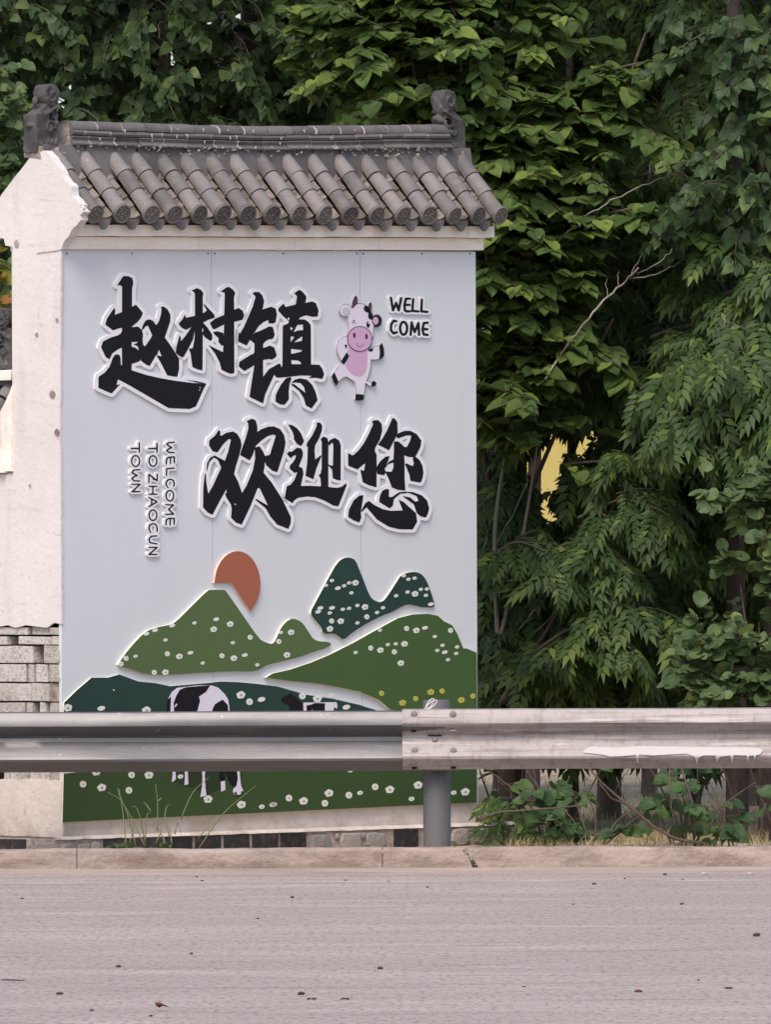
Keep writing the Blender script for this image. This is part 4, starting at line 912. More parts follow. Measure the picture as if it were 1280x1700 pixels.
'ying':{'face':['530.8,701.5 531.8,702 534.8,706.6 534.3,714.8 529.4,728.4 523.2,739 522.2,746.2 522.2,750 523.3,762.9 532.5,755.8 533.3,755.8 533.6,757.3 525,778 520.4,794.7 519.6,795.5 507.8,790.2 507.1,789.2 510,768.5 510.8,748.5 510.9,741.6 508.9,740.4 508.7,739.7 510,734.8 518,723.7 524.8,709.3 526,706.1 525.5,702.2 526.3,701.8','478,704.7 484.9,705.6 491.7,709.8 493.5,711.5 499.5,719.2 504.3,731 503.7,734.9 500,740.1 498.9,740.1 492.6,736.6 488.8,730.7 487.8,728.7 488,725 485.6,716.9','537.3,724.6 543.4,727.4 545.2,734.3 548,730.5 554.7,727.2 556.4,727.1 562.8,731.2 565.7,738.8 565.5,797.3 564.6,797.6 559.8,796.8 553,793.8 552.5,793 551.4,779.6 546.2,774.1 545.2,772.3 545,773 545,807.5 545.3,808.4 560.1,809.9 567.7,807.9 574.2,802.5 575.1,802.9 575.2,806.2 562.1,839.6 560.7,840.3 553.5,839.3 539,831.2 523.8,825.5 509.8,824.2 494.7,826.4 488.7,830.4 485.9,834.7 484.8,834.9 473,827.7 472.5,826.6 476,807.5 476.9,806.7 482.3,804.8 487.7,798 488.9,796.1 493.5,784.1 493.1,783.8 489.5,785 488.2,784.8 481.1,778.1 480.6,777 481.6,772.6 486.9,766.7 490.4,760.6 491.4,756.2 491.1,755.6 490.5,755.5 486.1,757.1 483.1,760.4 482.2,760.7 476.5,753.8 476.4,752.8 480.3,749.4 483.8,749.9 485.2,749.5 492.9,743.2 499.6,744.2 502.3,749.2 502.8,752.8 502.3,758.5 496,773.9 496.5,774.7 501.7,776.8 503.6,784.6 503.6,786.6 499.4,805.9 499.6,806.7 515.4,806.4 532.4,807.4 533,806 532.2,794.3 529.2,789 532.4,785.9 534.2,777 534.2,734 532.5,729 533.4,727.7','553.4,746.6 553.4,738.8 551.8,734.5 550.9,734.7 546.2,740.5 545.2,735.9 545,736.5 545,770.5 545.9,771.6 551.8,773.2 552.5,772.7 552.8,770.8'],
 'back':['530.8,696.2 532.8,696.5 534.8,697.7 539.8,704.7 540,709.5 539,719.3 545.6,722.4 548.1,724.4 553.7,722 556.3,721.7 558.1,722.2 564.9,726.1 566.8,727.7 567.8,729.7 570.8,738.2 570.9,797.8 571.4,798.1 573.2,797.2 575.4,797 578,798 580,801 580.7,805.7 580,808.3 566.8,841.6 565.3,844.1 562.1,845.6 551.4,844.1 537.3,836.2 523,830.8 509.8,829.5 496.6,831.4 492.5,834 488.8,839.3 486.7,840.2 484.7,840.3 481.8,839.2 469.8,831.8 468,830 467.2,828 471.4,804.9 473.5,802.5 479.7,800 483.7,794.7 485.5,790.1 485.1,788.9 475.9,779.8 475.4,776.6 476.5,771.2 477.5,769.2 480.4,766 477.9,763.8 472,756.5 471,754.2 471,752 472.4,749.4 477,745.2 479.8,744 483.5,744 488,739.7 482.7,730.3 482.7,725.6 480.6,718.6 472.9,706.8 472.5,705.1 472.9,702.4 474.5,700.5 476.5,699.5 483.3,699.9 486.6,700.7 494.7,705.6 496.8,707.4 504,716.5 508.9,727.1 513.9,720.4 519.8,707.8 520.6,705.5 520.2,701.7 521.2,699 524.2,697','527.5,747.2 527.8,752 528.4,752.4 529,751.2 528.8,740 528.1,741.3','514.4,801.1 527,801.8 527.4,800.8 526.9,795.1 526,794.5 523.8,799.3 520.6,800.8 518.2,800.5 507.2,795.9 506,800.5 506.3,801.3','564.8,803.3 564.6,802.9 558.2,801.8 551,798.8 550.3,799.3 550.3,803 551.1,803.9 559.4,804.7']},
'nin':{'face':['651.5,694.5 654,694.2 655.3,694.7 659.8,700.9 660.4,719 659.8,720.9 663.1,718.6 670.5,715.7 673.8,715.2 681.3,715.2 691.9,720.6 699.8,731.4 698.1,742.1 692.3,753.6 689.6,758 696.5,763.5 701.5,772.7 703.2,784.5 701.8,793.5 698.8,800.6 698,801.2 682.6,798.4 681.5,797.8 679.8,788 672.5,770.2 673.1,769.6 675.8,769.5 684.4,773.6 685.4,773.6 687.3,769.5 685.5,761.8 686.7,759.5 686,759 678.2,758.5 671.4,755.8 671,756.7 671.8,766.5 671.8,794 673.2,813.3 672.5,814.4 660.8,813.2 650.7,809.1 645.8,795.7 640.3,784.8 639.8,784.9 638.6,788.1 637.8,788.8 627,787.2 626.2,786.1 625.4,778.8 625.1,808.4 624.5,808.8 623.6,808.7 612.2,805.3 603.2,800.8 602.3,800 598.5,780.5 598.5,780 599,779.8 603.7,781.5 604.4,781.1 606.7,769.1 602.8,771.5 593.4,779.3 579.1,773.4 578.1,771.9 577.9,752.8 578.6,752.7 585.9,756.2 594.5,748.7 604.2,736 612.3,720.8 619.5,704.5 617.8,699.7 620.7,697.7 627.2,697.5 628.9,698.1 633.7,703.8 634.5,712.8 634.4,715.6 630.8,729.8 623.3,742.8 622.1,747.1 622.4,748.8 625.2,754.8 625.4,775.5 630.5,766.8 639.6,758.4 646.1,757.2 646.8,757.7 644.6,764.8 641.3,772.1 646.3,766.3 653.4,762.6 654.2,749.8 654.2,733.8 654.7,732.7 661.5,732.8 669.4,739.6 670.5,741.5 674.3,742.2 675.8,741.8 681,732 682.9,723.9 682.7,723.1 681.8,722.8 674.5,723 660.9,727.8 659.9,727.4 658.2,724.2 645.8,747.5 627.9,738.2 628.3,736.8 635,728.2 643.3,713.6','653.3,776.8 653.5,768.8 653.3,768 652.8,767.8 643.9,770.9 638.8,777.8 638.5,778.6 640.3,782.2 641,782.8 649.5,783.2 650.6,782.6','641.4,811.5 645.7,812.6 646,813.5 645.6,823.7 646.2,824.5 649.5,825.3 651.2,824.9 662.9,817.1 671.2,816.2 685.4,816.8 700.8,822.5 709.4,831.3 712.5,843.2 712.5,844.8 710.5,852.5 707.6,858.6 706.2,859.1 698.6,857.2 692.4,852.1 687.2,837.3 668.8,823.9 670.1,823.7 680.9,825.6 689.3,832.7 690.5,832.8 694.3,831.3 694.9,830.8 694.8,830.2 691.8,823.5 679.3,818.5 676.4,817.9 674.3,818.8 665.3,819.5 664,820 653.9,828.6 652.4,839.4 647.5,843.7 645.6,843.2 630.3,833.7 629.7,832.2 630.7,824.2 634.6,815.4 635.5,814.3','602.5,821.9 603.2,822.7 602.5,828.3 599,850.8 599.9,859.4 597.1,866.6 596,867.2 587.2,863.8 578.8,858.7 578.2,857 579.2,847.2 579.7,845.4 587.3,830.6 596.6,822.8','661.8,829.4 670,833.2 690.8,852 692.8,866.1 685.8,878.3 684.9,878.9 663.4,878.6 645.4,874.4 625.9,862.3 608.8,842.3 607.9,842.7 600.8,849.8 600.1,849.8 600.4,846.7 606.3,835.8 611.8,831.7 613,832 621.8,838.5 635.5,845.2 648.8,848 667.9,847.4 668.5,846.9 668.5,846.3'],
 'back':['651.4,688.9 655.6,688.9 658.2,689.8 664.2,697.3 665.3,700.4 666,711.3 673.8,709.8 680,709.5 684.1,710.4 695.9,716.8 704.5,728.3 705.3,730.9 703.5,743.3 697.2,756.7 700.9,760.3 706.9,771.6 708.7,785 706.8,795.8 703.2,804 700.3,806.5 696.6,806.6 678.3,802.7 678.5,810.2 679.5,811.2 687.7,811.8 702.6,817.1 704.8,818.7 712.8,826.7 714.4,828.9 717.7,841.3 718,844.8 715.7,854.2 711.7,862.2 709.4,864.1 707.4,864.6 698.3,863.1 697.9,868.4 690.5,881.2 688.4,883.4 685.8,884.3 662.9,884.1 643.6,879.6 623.3,867.2 608.3,850.6 605,853.5 605.4,859.4 605,861.5 601.4,870.2 598.5,872.5 594.5,872.5 583.9,868.3 574.9,862.6 573.4,860.6 572.9,858.8 573.7,847.2 574.7,843.2 582.5,827.8 592.5,819 594.6,817.6 596.4,817.2 602.2,816.4 605.4,816.9 607.4,818.4 608.3,820 608.5,826.8 611.4,826.2 614.6,826.7 623.9,833.2 625.5,822.5 630.5,811.5 632.8,809.5 638.4,806.7 642.9,805.9 643.2,805.2 640.8,797.9 639.2,794.8 631.6,793.5 630.8,794.5 630.6,809.3 629.5,812.2 627,814 624.2,814.3 612.3,811.2 599,804.7 597,801.7 593.9,785.3 576.3,778.2 573.3,775.2 572.5,771.2 572.2,759.2 572.2,753.5 572.9,750.1 574.5,748 577.4,747 579.8,747.2 584.4,749.6 585.6,749.5 589.6,746.1 598,735.2 600.8,730.8 607.6,718.1 613.3,705.3 613.5,704.1 612.5,701.8 612.2,699.1 612.6,697.4 614.3,695.3 617.9,692.9 620.2,692.2 627.2,692 630.6,692.6 632.8,694.2 638.4,701.1 639.9,707.5 646.8,691.3 649.1,689.4','676.1,729.3 676,728.6 675.3,728.5 668.8,730.8 668.4,731.5 672.9,735.1','627.9,747.4 630.3,752.5 631,758.3 637.1,753.4 641.8,752.2 629.2,745.1 628.3,745.3']},
'well':{'face':['648.4,492.4 649.4,492.3 650.3,492.7 651.1,493.9 653.2,506.1 653.6,507.1 654.1,506.6 656,502 656.7,501.2 657.8,500.9 658.7,501 659.5,501.8 661.2,506.3 661.6,506.7 664.5,494 665.1,493.4 666,493.1 667.2,493.3 667.9,493.9 668.2,494.8 668.1,496.1 664,515.5 663.3,516.8 661.8,517.2 660.5,516.5 657.6,509.2 657.2,509.7 654.1,516.6 653.3,517.1 652.3,517.2 651.4,516.8 651,516.3 650.4,514.4 647.2,495.3 647.3,493.3','673.4,493.9 680.9,493.8 682.1,494.4 682.7,495.6 682.5,496.7 681.7,497.5 676.5,497.8 675.5,498.5 674.4,502.9 674.6,503.7 675.3,504 680.9,504.4 681.8,505 682.2,506.5 681.8,507.5 680.9,508.1 674.8,508 674.1,508.3 673.8,509 674,512.2 674.5,514 676.1,514.7 680.7,514.8 682.6,515.4 684.2,496.9 684.9,495.1 685.7,494.7 686.6,494.6 687.9,495.4 688.2,497 687,512.5 687.1,513.6 688.2,514.3 695.7,515.1 696.8,516.4 696.8,517.3 696.3,518.3 695.3,518.8 694.1,518.9 684.8,518.2 683,517.5 681.8,518.6 681.1,518.8 676,519 674.2,518.6 670.8,516.7 670.1,515.1 669.6,505.4 672,495.5 672.6,494.4','700.2,495.4 701.8,495.7 702.6,497.3 701.9,514.4 702.9,515.1 709.7,515.6 710.8,516 711.5,516.8 711.6,517.7 711.3,518.8 710.5,519.5 709.1,519.7 699.6,518.9 698.5,518.5 697.8,517.7 697.5,515.5 698.6,497.3 699,496.2'],
 'back':['648.4,489.1 651.4,489.6 653.5,491.5 654.2,493.1 654.9,497.3 655.6,498 660.2,497.6 661.8,492.3 663.5,490.5 665.4,489.9 667.7,490 670.5,491.5 673.1,490.6 680.2,490.5 684.1,491.5 686.7,491.3 688.6,491.9 690.5,493.5 691.4,495.6 690.6,510.4 691.3,511.2 693.3,511.5 694.2,511.2 694.6,510.3 695.2,498.2 695.9,495.1 696.9,493.7 699.3,492.3 701.1,492.1 702.9,492.6 705,494.5 705.9,496.9 705.3,511.5 706.2,512.1 711.3,512.7 713.3,513.9 714.4,515.4 714.9,516.9 714.4,519.9 712.2,522.2 709.7,522.9 697.6,521.9 694.1,522.1 684.6,521.4 680,522.2 674.6,522.1 669.3,519.7 668,518.5 667.2,517 664.8,519.8 663.1,520.4 660.9,520.4 659.6,519.9 657.4,518.1 654.2,520.2 652.3,520.4 650.1,519.9 648.5,518.5 647.6,516.4 643.8,494.7 644,492.8 644.8,491.2 646.3,489.8']},
'come':{'face':['652.7,530.7 653.7,530.5 658.3,531.2 659.4,531.8 660.1,533.2 659.8,534.3 658.8,535.1 655.2,534.9 654.4,535.1 652,538.5 651.6,539.8 651.2,544.2 651.2,546.5 651.6,547.9 654.1,550.9 659,549.6 660.2,550.1 660.9,551.5 660.6,552.6 659.7,553.4 653.5,555.6 652.5,555.3 651.3,554.2 647.5,549.5 647,547.5 647.7,538.2 651.3,532','669.8,532.4 671.4,532.6 672.9,533.1 675.5,535.5 677.2,539 677.9,541.6 678.1,544.2 677.9,548.4 676.3,553.1 674.8,555.3 673.5,556.5 670.6,557.6 668.8,557.4 667.4,556.9 665,554.8 663.3,551.5 662.2,546.5 662.4,541.9 663.9,537.1 665,535.2 666.5,533.7 667.9,532.9','682.9,533.4 684.2,533.5 685.3,534.7 688.3,544 688.8,544.6 689.3,544.1 693.3,535.1 694.8,534.4 695.6,534.6 696.5,535.5 697,537.5 698,555 697.7,556.7 697,557.5 696,557.9 695,557.7 694.4,557.1 694,556.3 693.5,548 693.1,546 690.1,552.4 688.7,553.2 687.5,553 686.8,552.2 685.2,547.6 684.7,547.2 683.7,556.7 683,557.5 682,557.9 681,557.7 680.2,557 679.9,555.4 681.4,535.4 681.9,534.1','710.1,533.6 711.2,533.8 712,534.5 712.4,535.5 712,536.8 710.8,537.6 706.6,538.1 705.6,538.6 705.2,539.2 704.4,543.3 704.6,543.9 705.3,544.2 711,544.8 711.8,545.9 711.7,547.5 711.3,548 710.2,548.5 704.9,548.4 704.3,548.6 704.2,549.1 704.9,552.3 705.3,553 706.1,553.4 711.2,554.1 712.2,555 712.3,556.6 711.6,557.6 710.5,558 702.9,557.1 702.1,556.6 701.5,555.5 699.6,546.9 701.7,536.2 702.3,535.1 703.4,534.4','666.4,546.4 667.4,550.8 669,553 670.2,553.4 671,553.2 672,552.3 672.8,550.8 673.9,547.4 673.9,542.6 672.8,539.2 672,537.7 671,536.8 670.2,536.6 669,537 667.6,538.8 666.4,542.9'],
 'back':['652.6,527.4 655.1,527.4 660.4,528.6 663.5,531.8 667.6,529.6 669.6,529.2 672.7,529.6 675.5,531 678.2,533.5 680.8,530.8 682.6,530.1 684.1,530.1 685.7,530.6 687.4,531.9 689.2,535.3 691.2,532.7 692.6,531.6 694,531.2 696.5,531.5 699.4,533.2 701.6,531.6 703.4,531.1 709.9,530.4 712.6,530.9 715.2,533.3 715.7,535.3 715.5,537 715,538.2 713,540.2 709.3,541.1 712.7,542 714.2,543.5 715,545 715,548 713.1,551.2 714.8,553 715.5,554.5 715.7,556.4 715.1,558.4 713.2,560.5 710.5,561.2 702.6,560.4 700.2,559.5 697.2,561 694.5,561 692.2,559.6 691.3,558.4 690.7,556.6 690.1,556.2 687.4,556.6 685.6,559.6 684.1,560.6 682.4,561.1 679.6,560.6 676.9,558.1 672.7,560.4 670.6,560.8 667.6,560.4 664.8,559 661.8,556.1 654.3,558.8 651.4,558.4 649.6,557.2 644.8,551.2 644,549.5 643.8,547 644.4,537.9 644.9,536.4 649.7,528.9 651.1,527.8','659.7,538.7 659.2,538.4 656.5,538.4 655.8,538.8 655.1,539.8 654.5,544.2 654.5,546 655,546.9 657.9,546.4 658.8,545.8','669.6,546.4 670,548.2 670.6,547.1 670.8,544 670.2,541.7 669.7,543.2']},
'welcome':{'face':['288.6,732.9 289.4,733.1 290,733.7 289.9,734.5 289.2,735 280.9,735.9 279.5,736.3 278.7,736.9 278.6,737.4 278.9,737.9 281.3,739.7 285.5,742 286.1,743.2 285.8,743.8 285,744.3 280.2,746.2 278.7,747.7 278.6,748.2 280.1,749.4 281.5,750 289.2,750.1 289.9,750.5 289.9,751.5 289.3,752 288.2,752.2 281.5,752.2 279.8,751.9 276,749.5 275.4,748.3 275.8,747.5 278.3,744.6 281.6,743.1 281.8,742.8 275.8,738.4 275.4,737.7 275.5,737 277.2,735.2 279.1,733.9','288.1,757.1 289.6,757.4 290.2,758.6 290.2,767.5 289.7,769.2 288.7,769.5 287.9,768.6 287.6,760.1 287,759.6 285,759.7 284.1,760.1 283.8,760.8 283.6,769.9 283,770.7 281.9,770.6 281.5,769.2 281.5,761 281.2,760.4 280.4,760.2 278.9,760.9 277.6,762.6 277.2,763.9 276.7,770.5 276.1,771.3 274.9,771.1 274.5,769.8 274.9,763.2 275.5,761.5 277.7,758.7 278.8,758.1','288.1,775.9 289.1,775.9 289.9,776.5 289.9,777.5 289,778 278.7,779 277.8,779.3 277.5,780.2 277,789.2 276.3,790.2 275.2,790 274.8,788.5 275.2,778.8 275.8,777.2 276.8,776.8','282.4,794.4 284.3,794.7 288.4,796.9 289,798 289.9,801.3 290.1,803.4 289,807.7 288.3,808.3 287.5,808.2 287,807.8 286.9,807.1 287.8,802.8 286.6,798.7 286,798 283.3,796.8 282.2,796.8 279,797.7 276.9,800.6 276.5,802.2 276.8,805.2 280,809.4 279.8,810.3 278.8,810.6 277.9,810.1 274.5,806 274.2,804.8 274.3,801.1 274.6,800.1 277.1,796.1 278,795.5','280.4,813.1 283.3,813.2 285,814 286.6,815.4 288.5,818.5 289.2,822.5 288.7,826.5 287,830 284.4,832.1 281.8,832.8 278.9,832.1 276.5,830.2 274.7,827 274,823 274.5,819.3 275.8,816.5 277.5,814.5','276.4,823.6 277.1,826.9 279,829.5 281.3,830.4 282.8,830.3 283.9,829.7 285.9,827.4 286.8,824.1 286.6,820.6 285.5,817.8 284.3,816.4 282.8,815.5 281.1,815.3 279.5,816 278,817.5 277.2,818.9 276.4,821.7','274.8,836.7 287.2,837.2 288.9,837.8 289.1,838.7 288.7,839.4 281.9,844.9 281.6,845.5 282.4,846.8 288.8,852.5 289.1,853.4 288.7,854.2 287.2,854.5 277.8,855 274.5,855 273.5,854.5 273.5,853.5 274.4,852.9 282,852.5 284,852.3 284.6,851.9 278.8,846.7 278.3,845.5 278.9,844.4 284.1,840.1 284.3,839.6 283,839.2 274.7,838.8 273.9,838.4 273.8,837.6 274.1,837.1','279,859.5 288.2,859.2 289.8,859.8 290.1,860.8 290,866.5 289.7,870.7 289.3,871.5 288.2,871.7 287.6,870.7 287.6,862.1 286.7,861.5 284.3,861.5 283.6,861.8 283.3,862.5 282.9,872.2 282.3,873 281.2,872.8 280.8,871.2 281,862.8 280.8,862 280.1,861.6 279.2,862 276.8,864.3 276.1,871.6 275.4,872.3 274.4,872.1 274,870.8 274.4,863.4 275.1,862.4'],
 'back':['288.6,729.9 290.7,730.3 291.8,731.2 292.7,732.3 293.1,733.8 292.7,735.7 291.3,737.3 289.7,738 286,738.6 288.5,741 289.1,742.6 288.7,744.9 287,746.8 291,747.5 292.3,748.7 293,750.2 293,751.8 291.3,754.7 292.7,756.6 293.1,758.1 293.1,768.6 291.8,771.3 289.7,772.7 292.5,775 293,776.2 293,777.8 291.8,779.8 290.2,780.8 281.7,781.7 280.7,782.2 280.2,784.2 280.1,788.8 279.1,791.9 283.6,791.4 289.8,794.2 291.4,796.1 293.1,802.1 293.1,803.4 291.7,808.9 290,810.8 288.4,811.4 286.1,810.9 284.3,809.2 283.9,807.1 284.8,802.8 283.9,800.3 282.7,799.8 281.1,800.1 280,801 279.5,802.8 279.8,804.2 282.5,807.5 283.5,810.1 287.2,812 290,815 291.3,817.7 292.1,821.1 292.1,824.6 291.1,828.6 289.5,831.5 287.2,833.9 289.9,834.8 290.9,835.6 292,837.5 292,839.5 291.1,841.1 286.2,845.2 285.9,845.8 291.1,850.7 292,852.2 292,854.2 290.9,856.6 292.5,858.5 293.1,860.2 293,866.5 292.6,871.1 291.4,873.7 288.9,874.8 285.7,874.1 283.7,875.7 281.6,876.1 280.1,875.7 278.2,874.3 275.6,875.4 273.3,875 271.5,873.2 271,870.8 271.5,862.8 272.7,860.7 275.3,858.3 272.9,857.6 271.4,856.6 270.5,855 270.5,853 271.2,851.5 272.6,850.3 277.3,849.4 276,847.8 275.4,846.1 275.5,844.2 276.6,842.3 274,841.8 272.5,841 271.3,839.7 270.7,838 271.1,836.1 271.9,834.9 273.1,834.1 275.5,833.5 273.6,831.2 272.2,828.6 271,823 272.2,817.2 273.3,815 275.6,812.2 272,807.5 271.2,804.8 271.5,800 275.1,793.6 272.5,791.3 271.9,789.6 272.4,777.6 273,776 274.3,774.5 272.7,773.1 271.8,771.5 271.8,764.8 272.2,761.5 273,760 275.8,756.3 278.8,754.9 273.7,751.3 272.5,749.5 272.4,748.1 272.8,746.8 275.9,742.5 273,739.5 272.4,737.1 273.4,734.9 275.7,732.7 277.9,731.1','279.4,823.6 279.9,825.8 280.9,827.1 282,827.3 283,826.5 283.7,824.7 283.9,822.6 283.3,819.9 282.4,818.6 281.2,818.5 280.3,819.3 279.4,821.7']},
'tozhaocun':{'face':['259.8,735 260.4,734.9 261.1,735.2 261.5,736.8 261.5,750.2 260.9,751.9 260.1,752.1 259.3,751.5 259,750 259,746.5 258.4,745.6 247,746 245.5,745.5 245.5,744.3 246.5,743.8 258.5,743 259,742 259.1,736.1','253.3,755.4 256.1,755.9 258.6,757.9 260.5,761.3 261.1,764.6 260.7,768.7 259.2,771.9 257.2,774 255.4,774.9 253.9,775.2 250.9,774.6 248.4,772.6 246.6,769.4 246,766.2 246.3,762.1 247.8,758.8 250,756.5 251.7,755.7','248.4,766.9 249.5,770.2 251.5,772.2 252.8,772.8 253.9,772.8 255.4,772.4 256.4,771.7 258,769.3 258.8,766.2 258.5,762.5 257.8,760.9 256.8,759.4 255.2,758.1 253.5,757.8 251.8,758.1 250.7,758.9 249.4,760.6 248.5,762.8 248.2,764.8','260,786.2 260.7,786.1 261.3,786.4 261.8,788 261.8,797.5 261.3,799 260.7,799.3 259.9,799.1 256.8,796.9 255.5,797.4 254.6,797.1 251.1,792.2 248.4,790.1 248,791 247.7,801.5 247,802.5 246,802.3 245.5,801.2 245.5,797.8 245.8,788 246.2,786.7 247,786.3 248,786.7 259.1,795.6 259.5,794.8 259.5,787.5','246.5,806.5 247.5,806.2 260,806.2 261.3,806.7 261.6,807.5 261,808.2 255.3,808.6 254.7,809 254.5,809.8 254.5,818 254.7,818.8 255.8,819.2 260.7,819.3 261.5,820 261.3,821 259.8,821.5 247.8,821.5 246.2,821 245.9,820.1 246.5,819.5 251.4,819.2 252,818.8 252.2,818 252.1,809.1 251.2,808.5 246.5,808.2 245.9,807.5','246.5,825.2 248.1,825.4 260.3,831.4 261.4,832.3 261.4,833.4 260.2,834.4 247.7,841.9 246.4,841.9 245.9,841.2 246.1,840.4 249.7,838 250.2,836.5 250.2,829.6 249.6,828.7 246.3,826.9 245.9,826','257.6,833.1 257.1,832.4 253.6,830.7 252.9,830.6 252.5,831.5 252.7,835.7 253.3,835.8','253.1,845.4 254.4,845.4 256.1,845.9 258.4,847.6 260.1,850.2 261.1,854.6 260.7,858.7 259.2,861.9 258.2,863.2 256.7,864.2 254.1,865.1 252.9,865.1 250.9,864.6 248.7,862.8 246.9,860.1 246,856.2 246.3,852.1 248.1,848.3 250.3,846.3','248.4,856.9 249.8,860.5 251.5,862.2 252.8,862.7 254.2,862.7 256.4,861.6 258.1,859.1 258.8,856 258.5,852.5 256.9,849.4 255.2,848.1 253.7,847.7 251.8,848.1 250.7,848.9 249.4,850.6 248.5,852.8 248.2,854.8','252.9,868.2 254.7,868.3 257.7,869.3 259.6,870.4 261.8,876 261.8,877.6 261.1,881.9 260.8,882.8 260.3,883.3 259.5,883.3 258.9,882.6 259.4,876.6 257.8,872.2 256.8,871.4 254.2,870.5 252.8,870.6 249.5,872.2 248.3,875.5 248.2,878 250.6,884.3 250.3,885 249.3,885.3 248.5,884.7 248,883.5 245.8,878 245.7,876.7 247,871.7 247.6,870.6','257.1,888.6 260.7,888.6 261.5,889.2 261.4,890.1 260.2,890.7 252,891.3 251.2,891.7 248.5,894.8 248.4,895.9 249,898.5 249.4,899.3 250.2,899.8 260.7,902 261.4,902.6 261.6,903.2 261.3,903.8 260.7,904.1 248.5,901.8 247.5,901.2 247,900.2 245.9,895.3 246,894.4 249.8,889.6 251,889','246.7,907.7 259.8,907.5 261.3,908 261.5,908.9 261.1,909.6 250.5,919 251.2,919.2 260.5,919.3 261.5,920 261.3,921 259.8,921.5 247.8,921.5 246.2,921 245.9,920.3 246.4,919.4 257,910 256.2,909.8 246.8,909.7 246,908.9 246.1,908.1'],
 'back':['259.6,731.9 260.9,731.9 262.5,732.5 263.7,733.8 264.4,735.6 264.4,751.4 263.3,753.6 260.6,755.5 262.6,758.7 263.5,761 264.1,764.6 263.9,767.9 262.3,772.3 259.8,775.6 256,777.8 252.6,778.1 248.8,776.7 246.7,775.1 245.3,773.2 243.8,770 243.1,767.4 243.1,763.1 244.2,759.4 246.2,756.2 248.5,754 251.2,752.8 252.9,752.4 256.4,752.7 255.9,749.6 255.5,749 254.8,748.8 247,749 244.9,748.6 243,747 242.4,744.4 243.4,742.2 245.2,741 255.4,740.2 256,739.2 256.1,735.9 256.6,734.1 258,732.5','251.4,766.9 252,768.7 253,769.7 254.3,769.5 255.3,768.1 255.8,766.2 255.7,763.6 255.2,762.1 254.2,761 253,761 251.9,762.2 251.3,763.8','259.9,783.1 261.1,783.1 262.8,783.7 264,785 264.5,786.2 264.8,797.5 264.2,800 262.2,802 260,802.3 256.8,800.5 253.5,800 251.2,797.7 250.6,802.3 250.9,802.9 251.5,803.2 261.8,803.5 263.3,804.4 264.5,806.7 264.5,808.2 263.4,810.2 261.5,811.2 258.1,811.6 257.5,812.8 257.8,815.9 262.1,816.6 264,818.3 264.6,820.1 264,822.3 262.5,823.8 261.5,824.2 253.5,824.7 262.8,829.5 264.2,831.1 264.5,833.8 263.8,835.3 262.8,836.2 253,842.3 257.1,843.2 260.1,845.2 262.3,848.2 263.7,851.8 264.1,855.9 263.2,860.2 261.7,863.4 259.1,866.3 262,868.7 264.7,875.5 264.8,877.3 264.1,881.9 263.6,883.9 262.6,885.6 264.2,887.8 264.6,889.9 264,891.5 262.2,893.2 260.9,893.6 253.2,894.2 252,895 251.6,896.2 252.5,897.3 262.1,899.4 263.4,900.3 264.2,901.3 264.6,902.8 263.8,905.8 264.6,908.3 264.2,910.4 258.4,916 262.8,917 264.2,918.6 264.6,920.7 263.6,922.8 261.5,924.2 247.8,924.5 246,924.2 244.5,923.5 243.3,922.2 242.9,920.7 243,919.5 243.7,918 249.1,913 244.7,912 243.5,910.7 242.9,908.9 243.5,906.7 246.3,904.3 244.8,902.5 244.2,901.2 242.9,894.2 243.5,892.5 247,888.5 247.2,887.8 245.2,884.5 243,879 242.6,876.8 244.6,869.8 245.7,868.4 247.8,867.1 248.2,866.5 244.7,862.1 243.1,857.4 243,854.2 243.8,850.5 246.4,845.4 243.5,843 242.9,841.6 242.9,840.4 243.9,838.4 247.1,835.8 247.2,832 246.7,830.5 244.1,828.9 243,827 243,825.2 243.9,823.1 243,821.2 242.9,819.8 243.5,818.2 244.7,817 248.9,815.9 249.2,812.8 248.6,811.6 246,811.2 244.5,810.5 243,808.2 243,806.7 243.7,804.5 242.8,802.5 242.5,800.8 242.8,788 243.1,785.9 244.2,784.4 245.8,783.5 247.4,783.3 249.3,784 256.2,789.3 257.2,784.7 258.2,783.7','251.4,856.9 252.3,859 253.1,859.6 254.4,859.4 255.3,858.1 255.8,856 255.7,853.6 255,851.8 254,850.8 252.9,850.9 251.7,852.7 251.2,854.8','251.2,877.1 253.5,883.3 253.8,885.3 254.8,885.8 256.7,885.5 256.9,885.2 255.8,882.7 256.4,876.8 255.5,874.5 254,873.6 252.2,874.2 251.3,875.6']},
